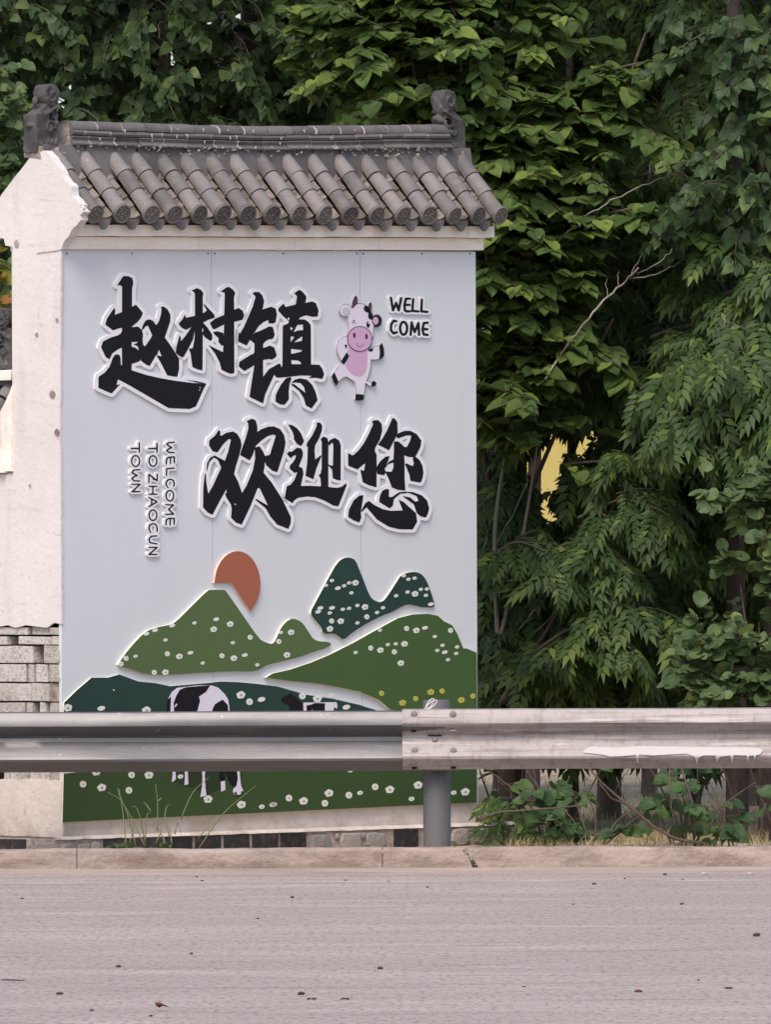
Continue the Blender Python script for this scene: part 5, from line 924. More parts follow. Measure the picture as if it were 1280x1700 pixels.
'town':{'face':['230.5,734 231.6,734.2 232,735.5 232,750.5 231.7,751.7 231,752.1 230.2,751.8 229.9,751.1 229.7,746.5 229.1,745.6 218.2,745.8 216.8,745.4 216.4,744.7 216.7,743.9 217.5,743.5 229.3,743 229.8,742 229.8,735','224.3,755.2 227.3,755.7 229.9,757.6 231.6,760.4 232.5,764.2 232.2,768.4 230.7,771.9 228.5,774.2 226.2,775.2 225,775.5 221.9,774.8 219.1,772.4 217.5,769.3 216.8,765.7 217.3,761.8 219,758.2 221,756.3 222.7,755.5','219.2,765.5 219.5,768.2 220.7,770.8 222.8,772.7 225.3,773.1 226.6,772.6 227.9,771.7 229.3,769.6 230.1,766.9 230.1,763.6 229.4,761.1 228.1,759.2 226.4,757.8 224.1,757.6 222,758.5 220.5,760 219.5,762.5','228.4,778.6 232.5,778.7 233.1,779.3 232.6,780.4 231.2,780.8 222.8,781.3 221.9,781.9 220.6,784 221.4,784.8 227.7,788 228.4,788.8 228.5,789.6 227.6,790.4 222.5,792.5 220.9,793.9 220.6,794.8 222.2,796.6 223.1,797.1 232,797.3 233,797.8 233,798.7 232.5,799.2 231.2,799.5 222.2,799.3 220.9,798.6 218.2,795.8 217.5,794.3 218.4,792.9 221,790.8 223.8,789.4 224.1,789 218.2,785.8 217.5,785 217.6,784.1 220,780.5 221.3,779.3','218.4,802.9 231.5,802.8 232.8,803.2 233.1,804 232.7,804.9 222.4,814.6 223.2,815 232.2,814.8 233,815.4 232.8,816.5 231,817 221.5,817.5 218.8,817.5 217.9,817.1 217.7,816.3 218.2,815.4 228.6,805.4 227.8,805 218.6,804.9 218,804.5 217.7,804 217.8,803.3'],
 'back':['230.4,730.9 233,731.5 234.3,732.7 234.9,734.4 234.9,751.6 234.3,753.3 231.9,755.4 234.7,760.5 235.4,763.1 235.5,766.2 234.3,771.3 231.9,775.1 235.1,776.9 236,778.5 236.1,779.9 235.5,781.5 233.7,783.2 227,784.2 230.3,786.4 231.2,787.6 231.6,789.5 231.2,790.9 230.3,792.1 226.5,794.1 233.2,794.5 234.8,795.4 235.9,796.9 236.1,798.8 235.3,801 236.1,803.6 235.7,805.7 230.2,811.4 232.9,811.8 234.8,812.9 236,814.8 236.1,816.3 235.1,818.3 232.8,819.8 221.5,820.5 218.1,820.4 216.5,819.8 215.3,818.5 214.7,817 214.8,815.5 215.7,813.9 221.3,808.4 216.8,807.4 215.5,806.3 214.8,804.8 214.7,803.2 215.3,801.8 217.8,799.6 214.8,796.2 214.5,793.7 215,792.5 217.9,789.3 215.2,787 214.5,785.5 214.4,784.3 215,782.5 219.2,776.8 216.8,774.2 215.2,771.5 213.9,766.8 214,763.7 215.2,759.2 216.5,756.8 218.4,754.7 222.2,752.5 226.5,752.2 226.9,751.4 226.7,749.3 225.9,748.6 218.2,748.8 215.6,748.2 213.8,746.4 213.5,744 214.7,741.7 216.2,740.8 226.3,740 226.7,739.2 227.1,733.4 228.7,731.5','222.2,765.5 222.5,767.8 223.6,769.7 225.1,770 226.3,769 227,767.5 227.2,765 226.6,762.2 225.6,760.9 224.4,760.6 223.2,761.4 222.5,762.8']},
'cow':{'outline':['591.5,491 592.6,491.9 593.9,496.3 593.6,503.9 598.9,503.4 604.5,504.8 610.9,508.6 611.3,508.2 612.4,503.9 615.1,501.8 616.2,501.6 616.7,502.5 617.5,507.2 616.2,516.4 618.1,519.9 619.3,523.9 619.9,524.1 621.5,522.8 623.8,521.8 626.7,521.6 630,523 632.9,526.3 634,529 634.5,532.2 634.3,534.3 633.3,537.8 632.2,539.8 630.8,541.3 627.5,543.2 624.6,543.4 621.4,542.1 620.9,542.3 619.8,557.1 616.8,571.2 615.9,572.6 610.6,578.1 611.1,578.4 612.7,578.2 626.7,573.7 629,572.7 633.2,569.7 634.1,569.6 634.7,570.3 637.2,577.6 637.8,587.5 637.5,590.7 634.1,594.9 633.1,595.6 624.4,597.9 617.5,597.5 616.4,598.1 615.9,610.6 612.2,624 609.2,631.7 610,632.3 616.1,633.9 617.6,633.6 619.9,632.4 621.2,632.4 624.8,635.2 625.1,636.6 624.7,638.5 624.3,639.6 623.4,640.4 618.6,641.7 611.1,640.1 607.9,637.1 607.3,637 604.1,662.6 603,663.8 597,665.2 590.8,664.5 589.6,663.4 590.2,654 590.2,642.8 588.7,635.6 587.9,634.1 575.5,626 573.9,625.7 570.1,627.3 567.9,628.9 562.9,633.4 559.2,639.2 557.9,640 557,639.2 552.9,632.8 550.5,624.2 550.8,623.1 563.5,604.5 567.2,602 564.4,596.6 559.6,584.9 558.8,575 561.3,565.3 562.5,564 568.8,559.3 575.4,558.4 576.2,557.5 576.4,552.2 577.7,543.7 577,534.2 577.4,526.2 576.8,525.7 574.2,526.2 571,525.8 568.3,524.5 566.6,523.2 564.8,520.7 563.8,518.2 563.4,515.9 563.8,512.3 565.3,509.1 567.8,506.5 570.7,505 573.2,504.5 576.2,504.8 579.5,506.3 581.3,507.9 583,510.4 583.6,510.5 584.8,501.3 587.7,493.2 588.9,491.9'],
 'white':['598.3,504.2 604.8,505.7 611.4,510.1 617.4,519.9 619.1,525.8 622.9,522.9 624.6,522.3 626.7,522.3 629.5,523.5 631.8,525.8 632.5,527.2 633.6,530.7 633.6,534.3 632.5,537.8 631.1,540.1 628.9,541.9 625.8,542.8 622.9,542.1 620.7,540.7 620.2,541 619.1,557.1 616.1,570.8 615.4,572.1 609.3,578.5 610,579 611.9,579.1 618.5,577.2 628.4,573.9 633.7,570.4 635,573 636.4,577.6 637,589.2 636.5,591 633.6,594.4 632.2,595.2 624.4,597.1 616.6,596.7 615.7,597 615.1,610.6 611.5,624 608.2,632.2 608.9,632.8 616.1,634.6 617.6,634.4 619.9,633.2 621,633.1 624.2,635.6 624.4,636.6 624,638.5 622.8,639.8 619.4,640.9 617.9,640.9 611.5,639.5 607.6,635.7 606.8,635.5 606.2,638.4 603.5,662 602.5,663.2 596.5,664.5 591.2,663.8 590.3,662.9 591,654 591,642.8 589.3,635 588.7,633.8 584.9,631.1 576,625.5 573.9,625 569.9,626.7 567.4,628.4 562.4,632.9 558.7,638.7 558,639.1 553.6,632.7 551.2,624 564,605 568.2,602.2 565.2,596.6 560.4,584.9 559.5,575 561.9,565.9 563,564.5 568.8,560.1 576.1,559.1 577,558 577,553.3 578.4,543.7 577.8,534.2 578.2,525.1 577.7,524.6 575.1,525.3 572.4,525.3 569.6,524.4 567.1,522.7 565.1,519.9 564.2,516.6 564.2,514 564.9,511.2 566.2,509 568.5,506.8 571.3,505.5 574.2,505.2 576.8,505.7 579.2,507 581.3,509 583.2,512.1 588.6,507.1 594,504.8','579.5,572.6 579.5,572 579.1,572.2 577.1,577.1 575.5,578.2 576.1,580.1'],
 'horn':['591.5,491.8 592,492.5 593.2,497 592.5,504.5 591.8,505.8 586.8,510.8 584.8,512.3 584.5,511.5 585.8,500.5 588.5,493.2 589.4,492.4','615.7,502.4 616.1,503.1 616.8,507.5 615.4,515.6 614.9,516.3 611.7,512.8 611.4,511.4 612.8,504.8 613.6,503.8'],
 'ring':['605.3,507.8 606.2,507.5 609.7,507.8 612.5,510.8 613.9,512.9 615.6,517.6 618.7,522.6 619.5,525.7 620,525.7 621.1,524.4 622.9,523.2 625.9,522.6 629,523.5 631.5,526 632.9,529.1 633.4,532.1 633.3,534 632.3,537.6 631,539.7 629.3,541.3 626.6,542.4 624,542.2 621.5,541 619.8,539 618.3,535.9 617.8,530.5 617.4,530.2 615.6,530.7 614.7,530.5 611.5,527.2 611.3,526.1 611.9,520.4 611.8,519.5 611.2,519 606.7,517.5 604.1,513.6 603.9,512.2 604.8,508.5','587.4,530.6 588,531 589,533.5 590.3,536.7 590.2,537.6 589.6,537.1 587.9,532.8 587.5,532.4 586.9,532.9 585.3,536.8 584.8,537.2 584.5,537.1 586.7,531.5','610.7,533.4 612,533.5 612.9,534.3 613.7,536 614,538 613.9,540.6 613.4,542.4 612.6,543.6 611.5,544.2 610.5,544 609.6,543.2 608.8,541.5 608.5,539.5 609,535.5 609.8,534','633.8,570.4 635,573 636.4,577.6 637,587.5 637,589.7 636.5,591 633.6,594.4 632,595.3 631.6,596.2 631,596.5 623.5,598.2 616,597.5 616,597.2 616.8,597 624.3,597.3 628.9,596.2 629.7,595.7 630,594.8 630.8,585.2 630.1,574.8 630.5,573.8','572.4,572.5 573.2,572.2 575.5,572.2 576.5,572.8 574.6,578.6 574.1,578.2 572.2,573.3','619.4,578.1 619.6,579.6 618.9,582.2 618.1,582.8 615.5,583.7 613.8,583.5 610.6,580.5 610.7,580.1 611.3,579.8','575.6,585.2 576.2,585.6 579.5,590.3 579.7,591.4 575.4,599.4 570.9,605.2 570.2,605.4 566.8,600.7 566.5,599.4','554.8,618.9 555.3,619.2 556.3,621.2 561.8,632.9 561.2,634.7 558.2,639.1 557.5,638.7 553.6,632.7 551.3,624.7 551.5,623.3','620.5,633.1 621.2,633.2 624.1,635.4 624.4,636.6 624,638.5 623.7,639.2 622.8,639.8 619.6,640.9 618,640.7 617.2,640.3 616.8,639.7 616.8,635.8 617.5,634.8','591.3,654.3 594.8,654.2 603.3,655 603.7,655.6 603.8,656.8 603.5,661.8 603.2,662.7 602.5,663.2 597,664.5 590.8,663.7 590.2,662.2 590.8,655.1'],
 'muzzleline':['595.6,541.6 598.2,541.5 603,542.2 606.7,543.6 610.6,546.1 614,549.7 616.4,553.6 617.7,557.3 618.4,562.1 618,566.3 617.2,569.5 616.2,572.2 613.3,576.6 610.5,579.3 606.4,581.9 602.5,583.2 598.3,583.8 593.3,583.4 589.5,582.2 587.8,581.4 583.9,578.8 581.2,576 578.7,571.8 577.3,568 576.6,563.1 577.3,557.3 578.9,553.1 581.4,549.2 584.5,546 588.3,543.6 592,542.2'],
 'belly':['580.2,573.5 582.4,573.6 606.9,579.1 607.6,579.4 608.3,580.2 610,589.2 609.4,607.4 606.9,617.2 606.3,618.5 599,624.5 597.7,624.6 590.5,624 588.8,623.5 578.6,615.4 573.3,606.5 573.4,605.1 580.7,591.3 580.6,590.4 577.4,584.3 577.1,583.2 579.5,574.5'],
 'muzzle':['596.6,542.6 602.7,543.3 606.2,544.6 610.1,547.2 613.2,550.5 615.2,553.6 616.7,557.8 617.2,562 616.9,566.7 615.6,570.8 613.7,574.2 611.6,576.8 609.8,578.5 605.9,580.9 602.2,582.2 598,582.8 593.6,582.4 590,581.2 588.3,580.5 584.4,577.8 581.7,574.8 579.6,571.4 578.3,567.5 577.8,563.5 578.1,558.6 578.8,556.3 579.8,553.6 582.4,549.7 585.8,546.5 588.8,544.6 592.3,543.3'],
 'ear':['622.9,526.2 624.8,526.2 626.9,527.6 628,530 628.4,532.1 628,535 627,537.2 626,538.2 624,539 622.3,538.7 620.5,537.2 619.5,535 619.1,532.9 619.2,531.4 619.9,528.9 621.1,527.1'],
 'earl':['574.8,510.4 577.3,510.7 579.3,511.9 580.8,513.9 581.5,516.5 581.3,518.8 580.3,520.8 578.5,522.5 575.9,523.4 573.2,523 570.9,521.6 569.7,519.6 569.1,517.4 569.5,514.7 570.5,512.7 572.4,511.1'],
 'face':['587.9,552.2 588.8,552.2 589.7,553 590.2,554.2 590.5,556 590.1,559.6 589.4,560.7 588.4,561.2 587.5,561 586.8,560.2 586,557.2 586.1,555.1 586.6,553.6','608.3,554.2 609.1,554.4 609.7,555 610.5,557.8 610.3,561.3 609.7,562.5 608.7,563.3 607.7,563 606.9,561.9 606.2,559 606.9,555.6 607.6,554.6','592.1,568.8 592.7,569.5 593.5,573 593.9,573.8 596.9,575.8 597.8,575.8 600.4,574.6 601.1,573.6 602.5,570.5 603,570.1 603,570.8 601.2,574.9 598,576.5 596.9,576.7 593.2,574.1 592,569.5'],
 'glint':['611.9,534.5 613,534.8 613.4,535.8 613,537 612.2,537.5 611.5,537.2 611.1,536.2 611.3,535']}}
# ================================================================== the sign
def cut(name): return {k: [[tuple(map(float, p.split(','))) for p in c.split()] for c in v] for k, v in ART[name].items()}
def in_poly(p, c):
    r = False
    for (xa, ya), (xb, yb) in zip(c, c[1:] + c[:1]):
        if (ya > p[1]) != (yb > p[1]) and p[0] < xa + (p[1] - ya) / (yb - ya) * (xb - xa): r = not r
    return r
def comps(cs):
    """outlines grouped piece by piece: an outer outline with the holes that lie in it"""
    lev = [sum(in_poly(c[0], o) for o in cs if o is not c) for c in cs]
    outs = [i for i, l in enumerate(lev) if l % 2 == 0]
    res = {i: [cs[i]] for i in outs}
    for j, l in enumerate(lev):
        if l % 2: 
            for i in outs:
                if lev[i] == l - 1 and in_poly(cs[j][0], cs[i]): res[i].append(cs[j]); break
    return list(res.values())
sign = thing('welcome_sign', 'pale blue-grey welcome sign with brush lettering, cartoon cow and green hills on the white wall', 'sign', A0, YAW)
SW = 0.022                                        # the sheet stands this far off the wall
def wpts(c, w): return [onwall(px, py, w) for px, py in c]
def board(name, cs, w0, w1, mats, parent=None):
    """cut-out board between w0 and w1 off the wall; its outline is measured at the front"""
    o = plate(name, [wpts(c, w1) for c in cs], -w1, -w0, mats, parent or sign)
    return o
seam = (98.5, 350.5, 597.5, 790)
tops, bots = [], []
def sx(px, py): return px + (py - 413) * 0.0042
for a, c in zip(seam[:-1], seam[1:]):
    f = lambda p: 413 + (p - 98) / 691 * 5
    g = lambda p: 1365.5 - (p - 103) / 689 * 33
    e = 0.35
    board('sheet_panel', [[(a + e, f(a)), (c - e, f(c)), (sx(c, 1340) - e, g(sx(c, 1340))), (sx(a, 1360) + e, g(sx(a, 1360)))]], 0.002, SW, M['sheet'])
# screws along the seams and edges
for px in (110, 218, 345, 356, 470, 592, 603, 700, 780):
    for py in (421,):
        x, z = onwall(px, py, SW); m = MB()
        m.tube([(x, -SW, z), (x, -SW - 0.003, z)], [0.006, 0.005], 8); m.build('screw', M['bolt'], sign)
GT = 0.011                                        # thickness of the letter boards
LABEL = {'zhao': 'first character of the upper line', 'cun': 'second character of the upper line', 'zhen': 'third character of the upper line', 'huan': 'first character of the lower line', 'ying': 'second character of the lower line', 'nin': 'third character of the lower line'}
for k in ('zhao', 'cun', 'zhen', 'huan', 'ying', 'nin'):
    a = cut(k)
    bk = board('brush_character', a['back'], SW, SW + GT, [M['white_foam'], M['white_foam']])
    bk['label'] = LABEL[k]
    for f in comps(a['face']): board('brush_stroke', f, SW + GT - 0.001, SW + GT + 0.0012, M['ink'], bk)
LABEL = {'well': 'small raised lettering, upper row', 'come': 'small raised lettering, lower row', 'welcome': 'rightmost column of small sideways lettering', 'tozhaocun': 'long middle column of small sideways lettering', 'town': 'short left column of small sideways lettering'}
for k in ('well', 'come', 'welcome', 'tozhaocun', 'town'):
    a = cut(k)
    bk = board('raised_lettering', a['back'], SW, SW + 0.012, [M['white_foam'], M['white_foam']])
    bk['label'] = LABEL[k]
    for f in comps(a['face']): board('letter', f, SW + 0.011, SW + 0.0130, M['ink'], bk)
c = cut('cow')
cw = board('cartoon_cow', c['outline'], SW, SW + 0.014, [M['cow_dark'], M['cow_grey']])
w = SW + 0.014
for key, mat in (('white', 'cow_white'), ('horn', 'cow_horn'), ('belly', 'cow_pink'), ('ring', 'cow_dark'), ('earl', 'cow_grey'), ('ear', 'cow_pink'), ('muzzleline', 'cow_dark'), ('muzzle', 'cow_pink'), ('face', 'plum'), ('glint', 'white_foam')):
    for f in comps(c[key]): board({'white': 'body', 'horn': 'horn', 'belly': 'belly', 'ring': 'patch', 'earl': 'ear_lining', 'ear': 'ear_lining', 'muzzleline': 'muzzle_outline', 'muzzle': 'muzzle', 'face': 'facial_mark', 'glint': 'eye_glint'}[key], f, w - 0.0005, w + 0.0006, M[mat], cw)
    w += 0.0006

def zz(x0, y0, sc, pts): return [(x0 + x / sc, y0 + y / sc) for x, y in pts]
q3 = lambda p: zz(180, 890, 4, p)
q4 = lambda p: zz(480, 900, 3.765, p)
q5 = lambda p: zz(80, 1100, 3.368, p)
q6 = lambda p: zz(440, 1130, 2.909, p)
def smooth(pts, n=2, keep=()):
    """round the corners of a closed outline"""
    for _ in range(n):
        out = []
        for i, (a, b_) in enumerate(zip(pts, pts[1:] + pts[:1])):
            L = math.hypot(b_[0] - a[0], b_[1] - a[1])
            t = 0.25 if L < 60 else 0.08
            out.append((a[0] + (b_[0] - a[0]) * t, a[1] + (b_[1] - a[1]) * t)); out.append((a[0] + (b_[0] - a[0]) * (1 - t), a[1] + (b_[1] - a[1]) * (1 - t)))
        pts = out
    return pts
sun_pts = [(394 + 38 * math.cos(t), 969 - 54 * math.sin(t)) for t in np.linspace(math.pi * 1.0, -0.72, 40)]
sun_pts = [(355.5, 968)] + sun_pts[1:] + q3([(942, 500), (880, 410), (815, 308)])
disc = board('sun_cutout', [sun_pts], SW, SW + 0.016, [M['orange'], M['sun_edge']])
hillA = q3([(60, 862), (70, 835), (140, 740), (235, 640), (300, 610), (400, 590), (440, 575), (550, 465), (655, 362), (672, 357), (765, 356), (778, 362), (870, 495), (1000, 682), (1040, 705), (1085, 718), (1110, 690), (1140, 615), (1180, 565), (1220, 548)]) + q4([(10, 478), (45, 481), (85, 505), (120, 560), (150, 605), (185, 620), (240, 622), (268, 636), (240, 660), (150, 686)]) + q3([(1280, 800), (1150, 832), (1050, 856), (1000, 890), (960, 898), (800, 897), (600, 907), (420, 920), (250, 920), (140, 882)])
hillB = q4([(130, 440), (165, 375), (200, 310), (250, 215), (300, 128), (340, 98), (380, 95), (415, 112), (440, 175), (470, 250), (500, 330), (530, 365), (580, 378), (620, 330), (670, 250), (700, 205), (740, 190), (790, 185), (830, 200), (860, 240), (890, 320), (912, 395), (900, 410), (830, 408), (780, 395), (740, 388), (700, 405), (640, 440), (580, 460), (500, 500), (400, 560), (340, 615), (305, 585), (270, 570), (212, 574), (200, 530), (150, 475)])
hillC = q3([(1045, 940), (1090, 912)]) + q4([(0, 798), (130, 755), (250, 705), (400, 630), (560, 540), (680, 475), (770, 452), (870, 448), (930, 460), (970, 495), (1020, 520), (1050, 570), (1080, 640), (1090, 664), (1110, 664), (1172, 690)]) + [(791.5, 1090), (792, 1181), (690, 1186), (648, 1178)] + q4([(560, 985), (440, 935), (300, 905), (150, 880), (0, 868)])
hillE = q5([(85, 262), (88, 222), (160, 152), (240, 84), (290, 84), (330, 84), (395, 66), (440, 82), (500, 105), (600, 115), (680, 132), (760, 125), (880, 115), (960, 106), (1060, 109), (1160, 118)]) + q6([(60, 28), (200, 68), (330, 88), (450, 115), (535, 142)]) + [(622, 1186), (500, 1216), (300, 1246), (105, 1262)]
fieldF = [(105, 1284), (160, 1279), (300, 1262), (500, 1232), (620, 1204), (660, 1192), (690, 1188), (792, 1184), (792, 1332), (450, 1348.5), (103, 1365)]
GR = {}
for nm, pts, w1, mat, sm in (('A', hillA, 0.038, 'green_a', 1), ('B', hillB, 0.036, 'green_d', 1), ('C', hillC, 0.042, 'green_c', 0), ('E', hillE, 0.032, 'green_d', 0), ('F', fieldF, 0.029, 'green_f', 0)):
    o = board('hill_cutout' if nm != 'F' else 'meadow_cutout', [smooth(pts, sm)], SW, w1, [M[mat], M['edge_cream']])
    GR[nm] = (o, w1)
GR['A'][0]['label'] = 'moss green peaked hill under the orange sun'
GR['B'][0]['label'] = 'bottle green twin-humped hill, topmost on the right'
GR['C'][0]['label'] = 'leaf green hill rising to the right edge of the sign'
GR['E'][0]['label'] = 'dark green low hill behind the printed cows'
# flowers: a print with a dark middle; three outlines
def flower(kind, px, py, hill, mat='petal', mid='pollen', s=1.0):
    o, w1 = GR[hill]
    w1 += 0.0007
    R0 = {'p': 5.8, 'o': 4.2, 'm': 4.4, 's': 3.4, 't': 1.3}[kind] * s
    pts = []; n = 20; ph = random.random()
    for k in range(n):
        q = 2 * math.pi * k / n
        if kind == 'p': r = R0 * (0.80 + 0.20 * abs(math.cos(2.5 * q + ph)) + (0.10 if math.sin(q) < -0.4 else 0)); ax = (1.0, 0.80)
        elif kind == 'm': r = R0; ax = (1.12, 0.66)
        elif kind == 's': r = R0; ax = (1.05, 0.78)
        else: r = R0; ax = (0.98, 1.0)
        t = R(-14)
        x, y = r * ax[0] * math.cos(q), r * ax[1] * math.sin(q)
        pts.append((px + x * math.cos(t) - y * math.sin(t), py + x * math.sin(t) + y * math.cos(t)))
    f = board('flower', [pts], w1 - 0.0006, w1 + 0.0003, M[mat], o)
    if kind in 'pos':
        me = [(px + 0.3 + R0 * 0.22 * math.cos(2 * math.pi * k / 7), py + 0.2 + R0 * 0.26 * math.sin(2 * math.pi * k / 7)) for k in range(7)]
        v = [(x, -w1 - 0.0007, z) for x, z in wpts(me, w1)]
        k0 = len(f.data.vertices)
        bm = bmesh.new(); bm.from_mesh(f.data); f.data.materials.append(M[mid])
        fc = bm.faces.new([bm.verts.new(p) for p in v]); fc.material_index = 1
        fc.normal_update()
        if fc.normal.y > 0: fc.normal_flip()
        bm.to_mesh(f.data); bm.free()
for h, fn, lst in (
    ('A', q3, [(570, 577, 's'), (715, 552, 'm'), (808, 585, 'p'), (698, 620, 'p'), (378, 690, 's'), (825, 708, 's'), (940, 672, 'o'), (390, 782, 'o'), (470, 800, 'p'), (543, 775, 'm'), (753, 795, 'o'), (832, 812, 'p'), (905, 790, 'm'), (625, 843, 's'), (988, 855, 's'), (115, 812, 'o'), (178, 798, 's'), (82, 848, 'o'), (250, 648, 'm'), (308, 625, 'm'), (422, 594, 'm'), (303, 905, 'o'), (377, 905, 'p'), (1145, 640, 's'), (1213, 640, 'p'), (1131, 700, 'o'), (1185, 790, 'p')]),
    ('B', q4, [(267, 240, 's'), (230, 270, 's'), (305, 288, 'm'), (344, 273, 's'), (375, 255, 's'), (415, 255, 'p'), (389, 317, 's'), (195, 412, 'm'), (181, 435, 'm'), (268, 411, 'm'), (254, 443, 's'), (336, 420, 's'), (375, 414, 's'), (427, 396, 's'), (475, 406, 'p'), (587, 410, 's'), (550, 440, 's'), (486, 467, 'o'), (427, 505, 's'), (266, 493, 'o'), (323, 495, 'p'), (255, 543, 'p'), (718, 210, 's'), (746, 232, 's'), (785, 225, 's'), (741, 312, 's'), (788, 324, 'p'), (824, 295, 's'), (862, 293, 's'), (856, 333, 's'), (669, 335, 's'), (887, 388, 'm')]),
    ('C', q4, [(735, 540, 'o'), (796, 553, 'p'), (850, 536, 'm'), (1010, 552, 'o'), (912, 590, 's'), (568, 551, 's'), (618, 640, 's'), (667, 636, 's'), (722, 637, 'p'), (510, 662, 'o'), (571, 676, 'p'), (658, 686, 'o'), (416, 690, 's'), (699, 757, 'p'), (960, 645, 's'), (927, 677, 's'), (974, 688, 'm'), (1051, 655, 's'), (1045, 696, 's'), (994, 735, 's')]),
    ('E', q5, [(1077, 182, 'p'), (1125, 219, 'o'), (1192, 206, 'm'), (108, 254, 'p'), (295, 256, 'm'), (548, 268, 'p'), (365, 154, 't')]),
    ('E', q6, [(180, 74, 'o'), (253, 88, 'p'), (316, 72, 'm'), (393, 128, 'm')]),
    ('F', q5, [(267, 612, 'p'), (193, 680, 'o'), (298, 700, 'p'), (465, 628, 'o'), (562, 630, 'p'), (450, 714, 'o'), (738, 637, 's'), (893, 765, 'p'), (1080, 795, 'p'), (1194, 806, 's'), (1258, 794, 'm')]),
    ('F', q6, [(40, 597, 's'), (115, 567, 'o'), (186, 582, 'p'), (289, 592, 'o'), (309, 544, 'p'), (405, 553, 'o'), (459, 542, 's'), (532, 513, 'o'), (603, 527, 'p'), (708, 571, 's'), (740, 505, 'p'), (912, 541, 's'), (968, 538, 'p'), (413, 433, 's')])):
    for x, y, k in lst:
        px, py = fn([(x, y)])[0]
        flower(k, px, py, h, s=1.32 if h in 'EF' and k != 't' else 1.0)
for x, y, k in ((578, 945, 'o'), (710, 1005, 'p'), (792, 978, 'o'), (887, 938, 'p'), (957, 931, 'o'), (1078, 988, 'p'), (1150, 962, 'o')):
    px, py = q4([(x, y)])[0]; flower(k, px, py, 'C', 'yellow_petal', 'yellow_mid', 1.05)
# the two printed cows that graze on the hill
def prints(parent, w, lst, fn):
    for nm, pts, mat in lst:
        board(nm, [fn(pts)], w - 0.0006, w + 0.0004, M[mat], parent); w += 0.0005
oE, wE = GR['E']; oF, wF = GR['F']
prints(oE, wE + 0.0005, [('cow_print', [(663, 330), (664, 240), (668, 205), (690, 165), (720, 141), (760, 136), (830, 128), (910, 127), (950, 140), (985, 175), (1005, 205), (1012, 250), (1012, 330)], 'cow_white'),
    ('cow_patch', [(703, 330), (702, 262), (700, 225), (715, 185), (735, 152), (770, 137), (905, 127), (880, 165), (842, 190), (848, 215), (835, 262), (800, 330)], 'cow_dark'),
    ('cow_patch', [(912, 330), (918, 262), (932, 232), (975, 207), (1004, 238), (1009, 330)], 'cow_dark'),
    ('cow_patch', [(664, 330), (663, 235), (668, 205), (685, 190), (683, 240), (679, 330)], 'cow_dark'), ('cow_spot', [(704, 248), (716, 228), (720, 236), (708, 250)], 'cow_white')], q5)
prints(oE, wE + 0.0005, [('small_cow_print', [(183, 106), (345, 104), (349, 120), (348, 135), (332, 128), (330, 165), (186, 165)], 'cow_white'),
    ('small_cow_patch', [(76, 92), (92, 74), (112, 68), (118, 60), (127, 66), (145, 76), (160, 95), (184, 108), (186, 165), (122, 165), (116, 120), (100, 112), (86, 108)], 'cow_dark'),
    ('small_cow_patch', [(222, 116), (240, 108), (290, 109), (288, 128), (292, 165), (236, 165), (228, 135)], 'cow_dark'), ('small_cow_patch', [(200, 120), (222, 116), (228, 135), (220, 165), (202, 165)], 'cow_dark')], q6)
prints(oF, wF + 0.0005, [('shade_print', [(680, 560), (960, 560), (985, 700), (930, 720), (880, 742), (820, 705), (760, 690), (692, 655)], 'green_shade')], q5)
prints(oF, wF + 0.0010, [('leg_print', [(692, 560), (710, 560), (712, 652), (704, 660), (690, 668), (694, 630)], 'cow_white'), ('leg_print', [(760, 560), (780, 560), (780, 640), (783, 680), (760, 685), (764, 640)], 'cow_white'),
    ('leg_print', [(856, 540), (888, 540), (874, 630), (878, 700), (884, 745), (850, 752), (860, 690), (862, 640)], 'cow_white'), ('leg_print', [(962, 540), (986, 540), (988, 660), (972, 668), (958, 650)], 'cow_dark'), ('leg_print', [(965, 666), (987, 660), (990, 712), (980, 716), (966, 722)], 'cow_white'),
    ('head_print', [(984, 540), (1056, 540), (1075, 590), (1079, 660), (1056, 694), (1030, 690), (1010, 660), (990, 610)], 'cow_dark'),
    ('muzzle_print', [(1050, 560), (1068, 560), (1072, 640), (1078, 690), (1090, 716), (1072, 738), (1042, 740), (1032, 722), (1036, 705), (1052, 690), (1060, 650)], 'cow_white'), ('nostril_print', [(1040, 726), (1050, 722), (1056, 736), (1044, 740)], 'cow_dark'), ('nostril_print', [(1076, 722), (1086, 718), (1080, 732)], 'cow_dark')], q5)

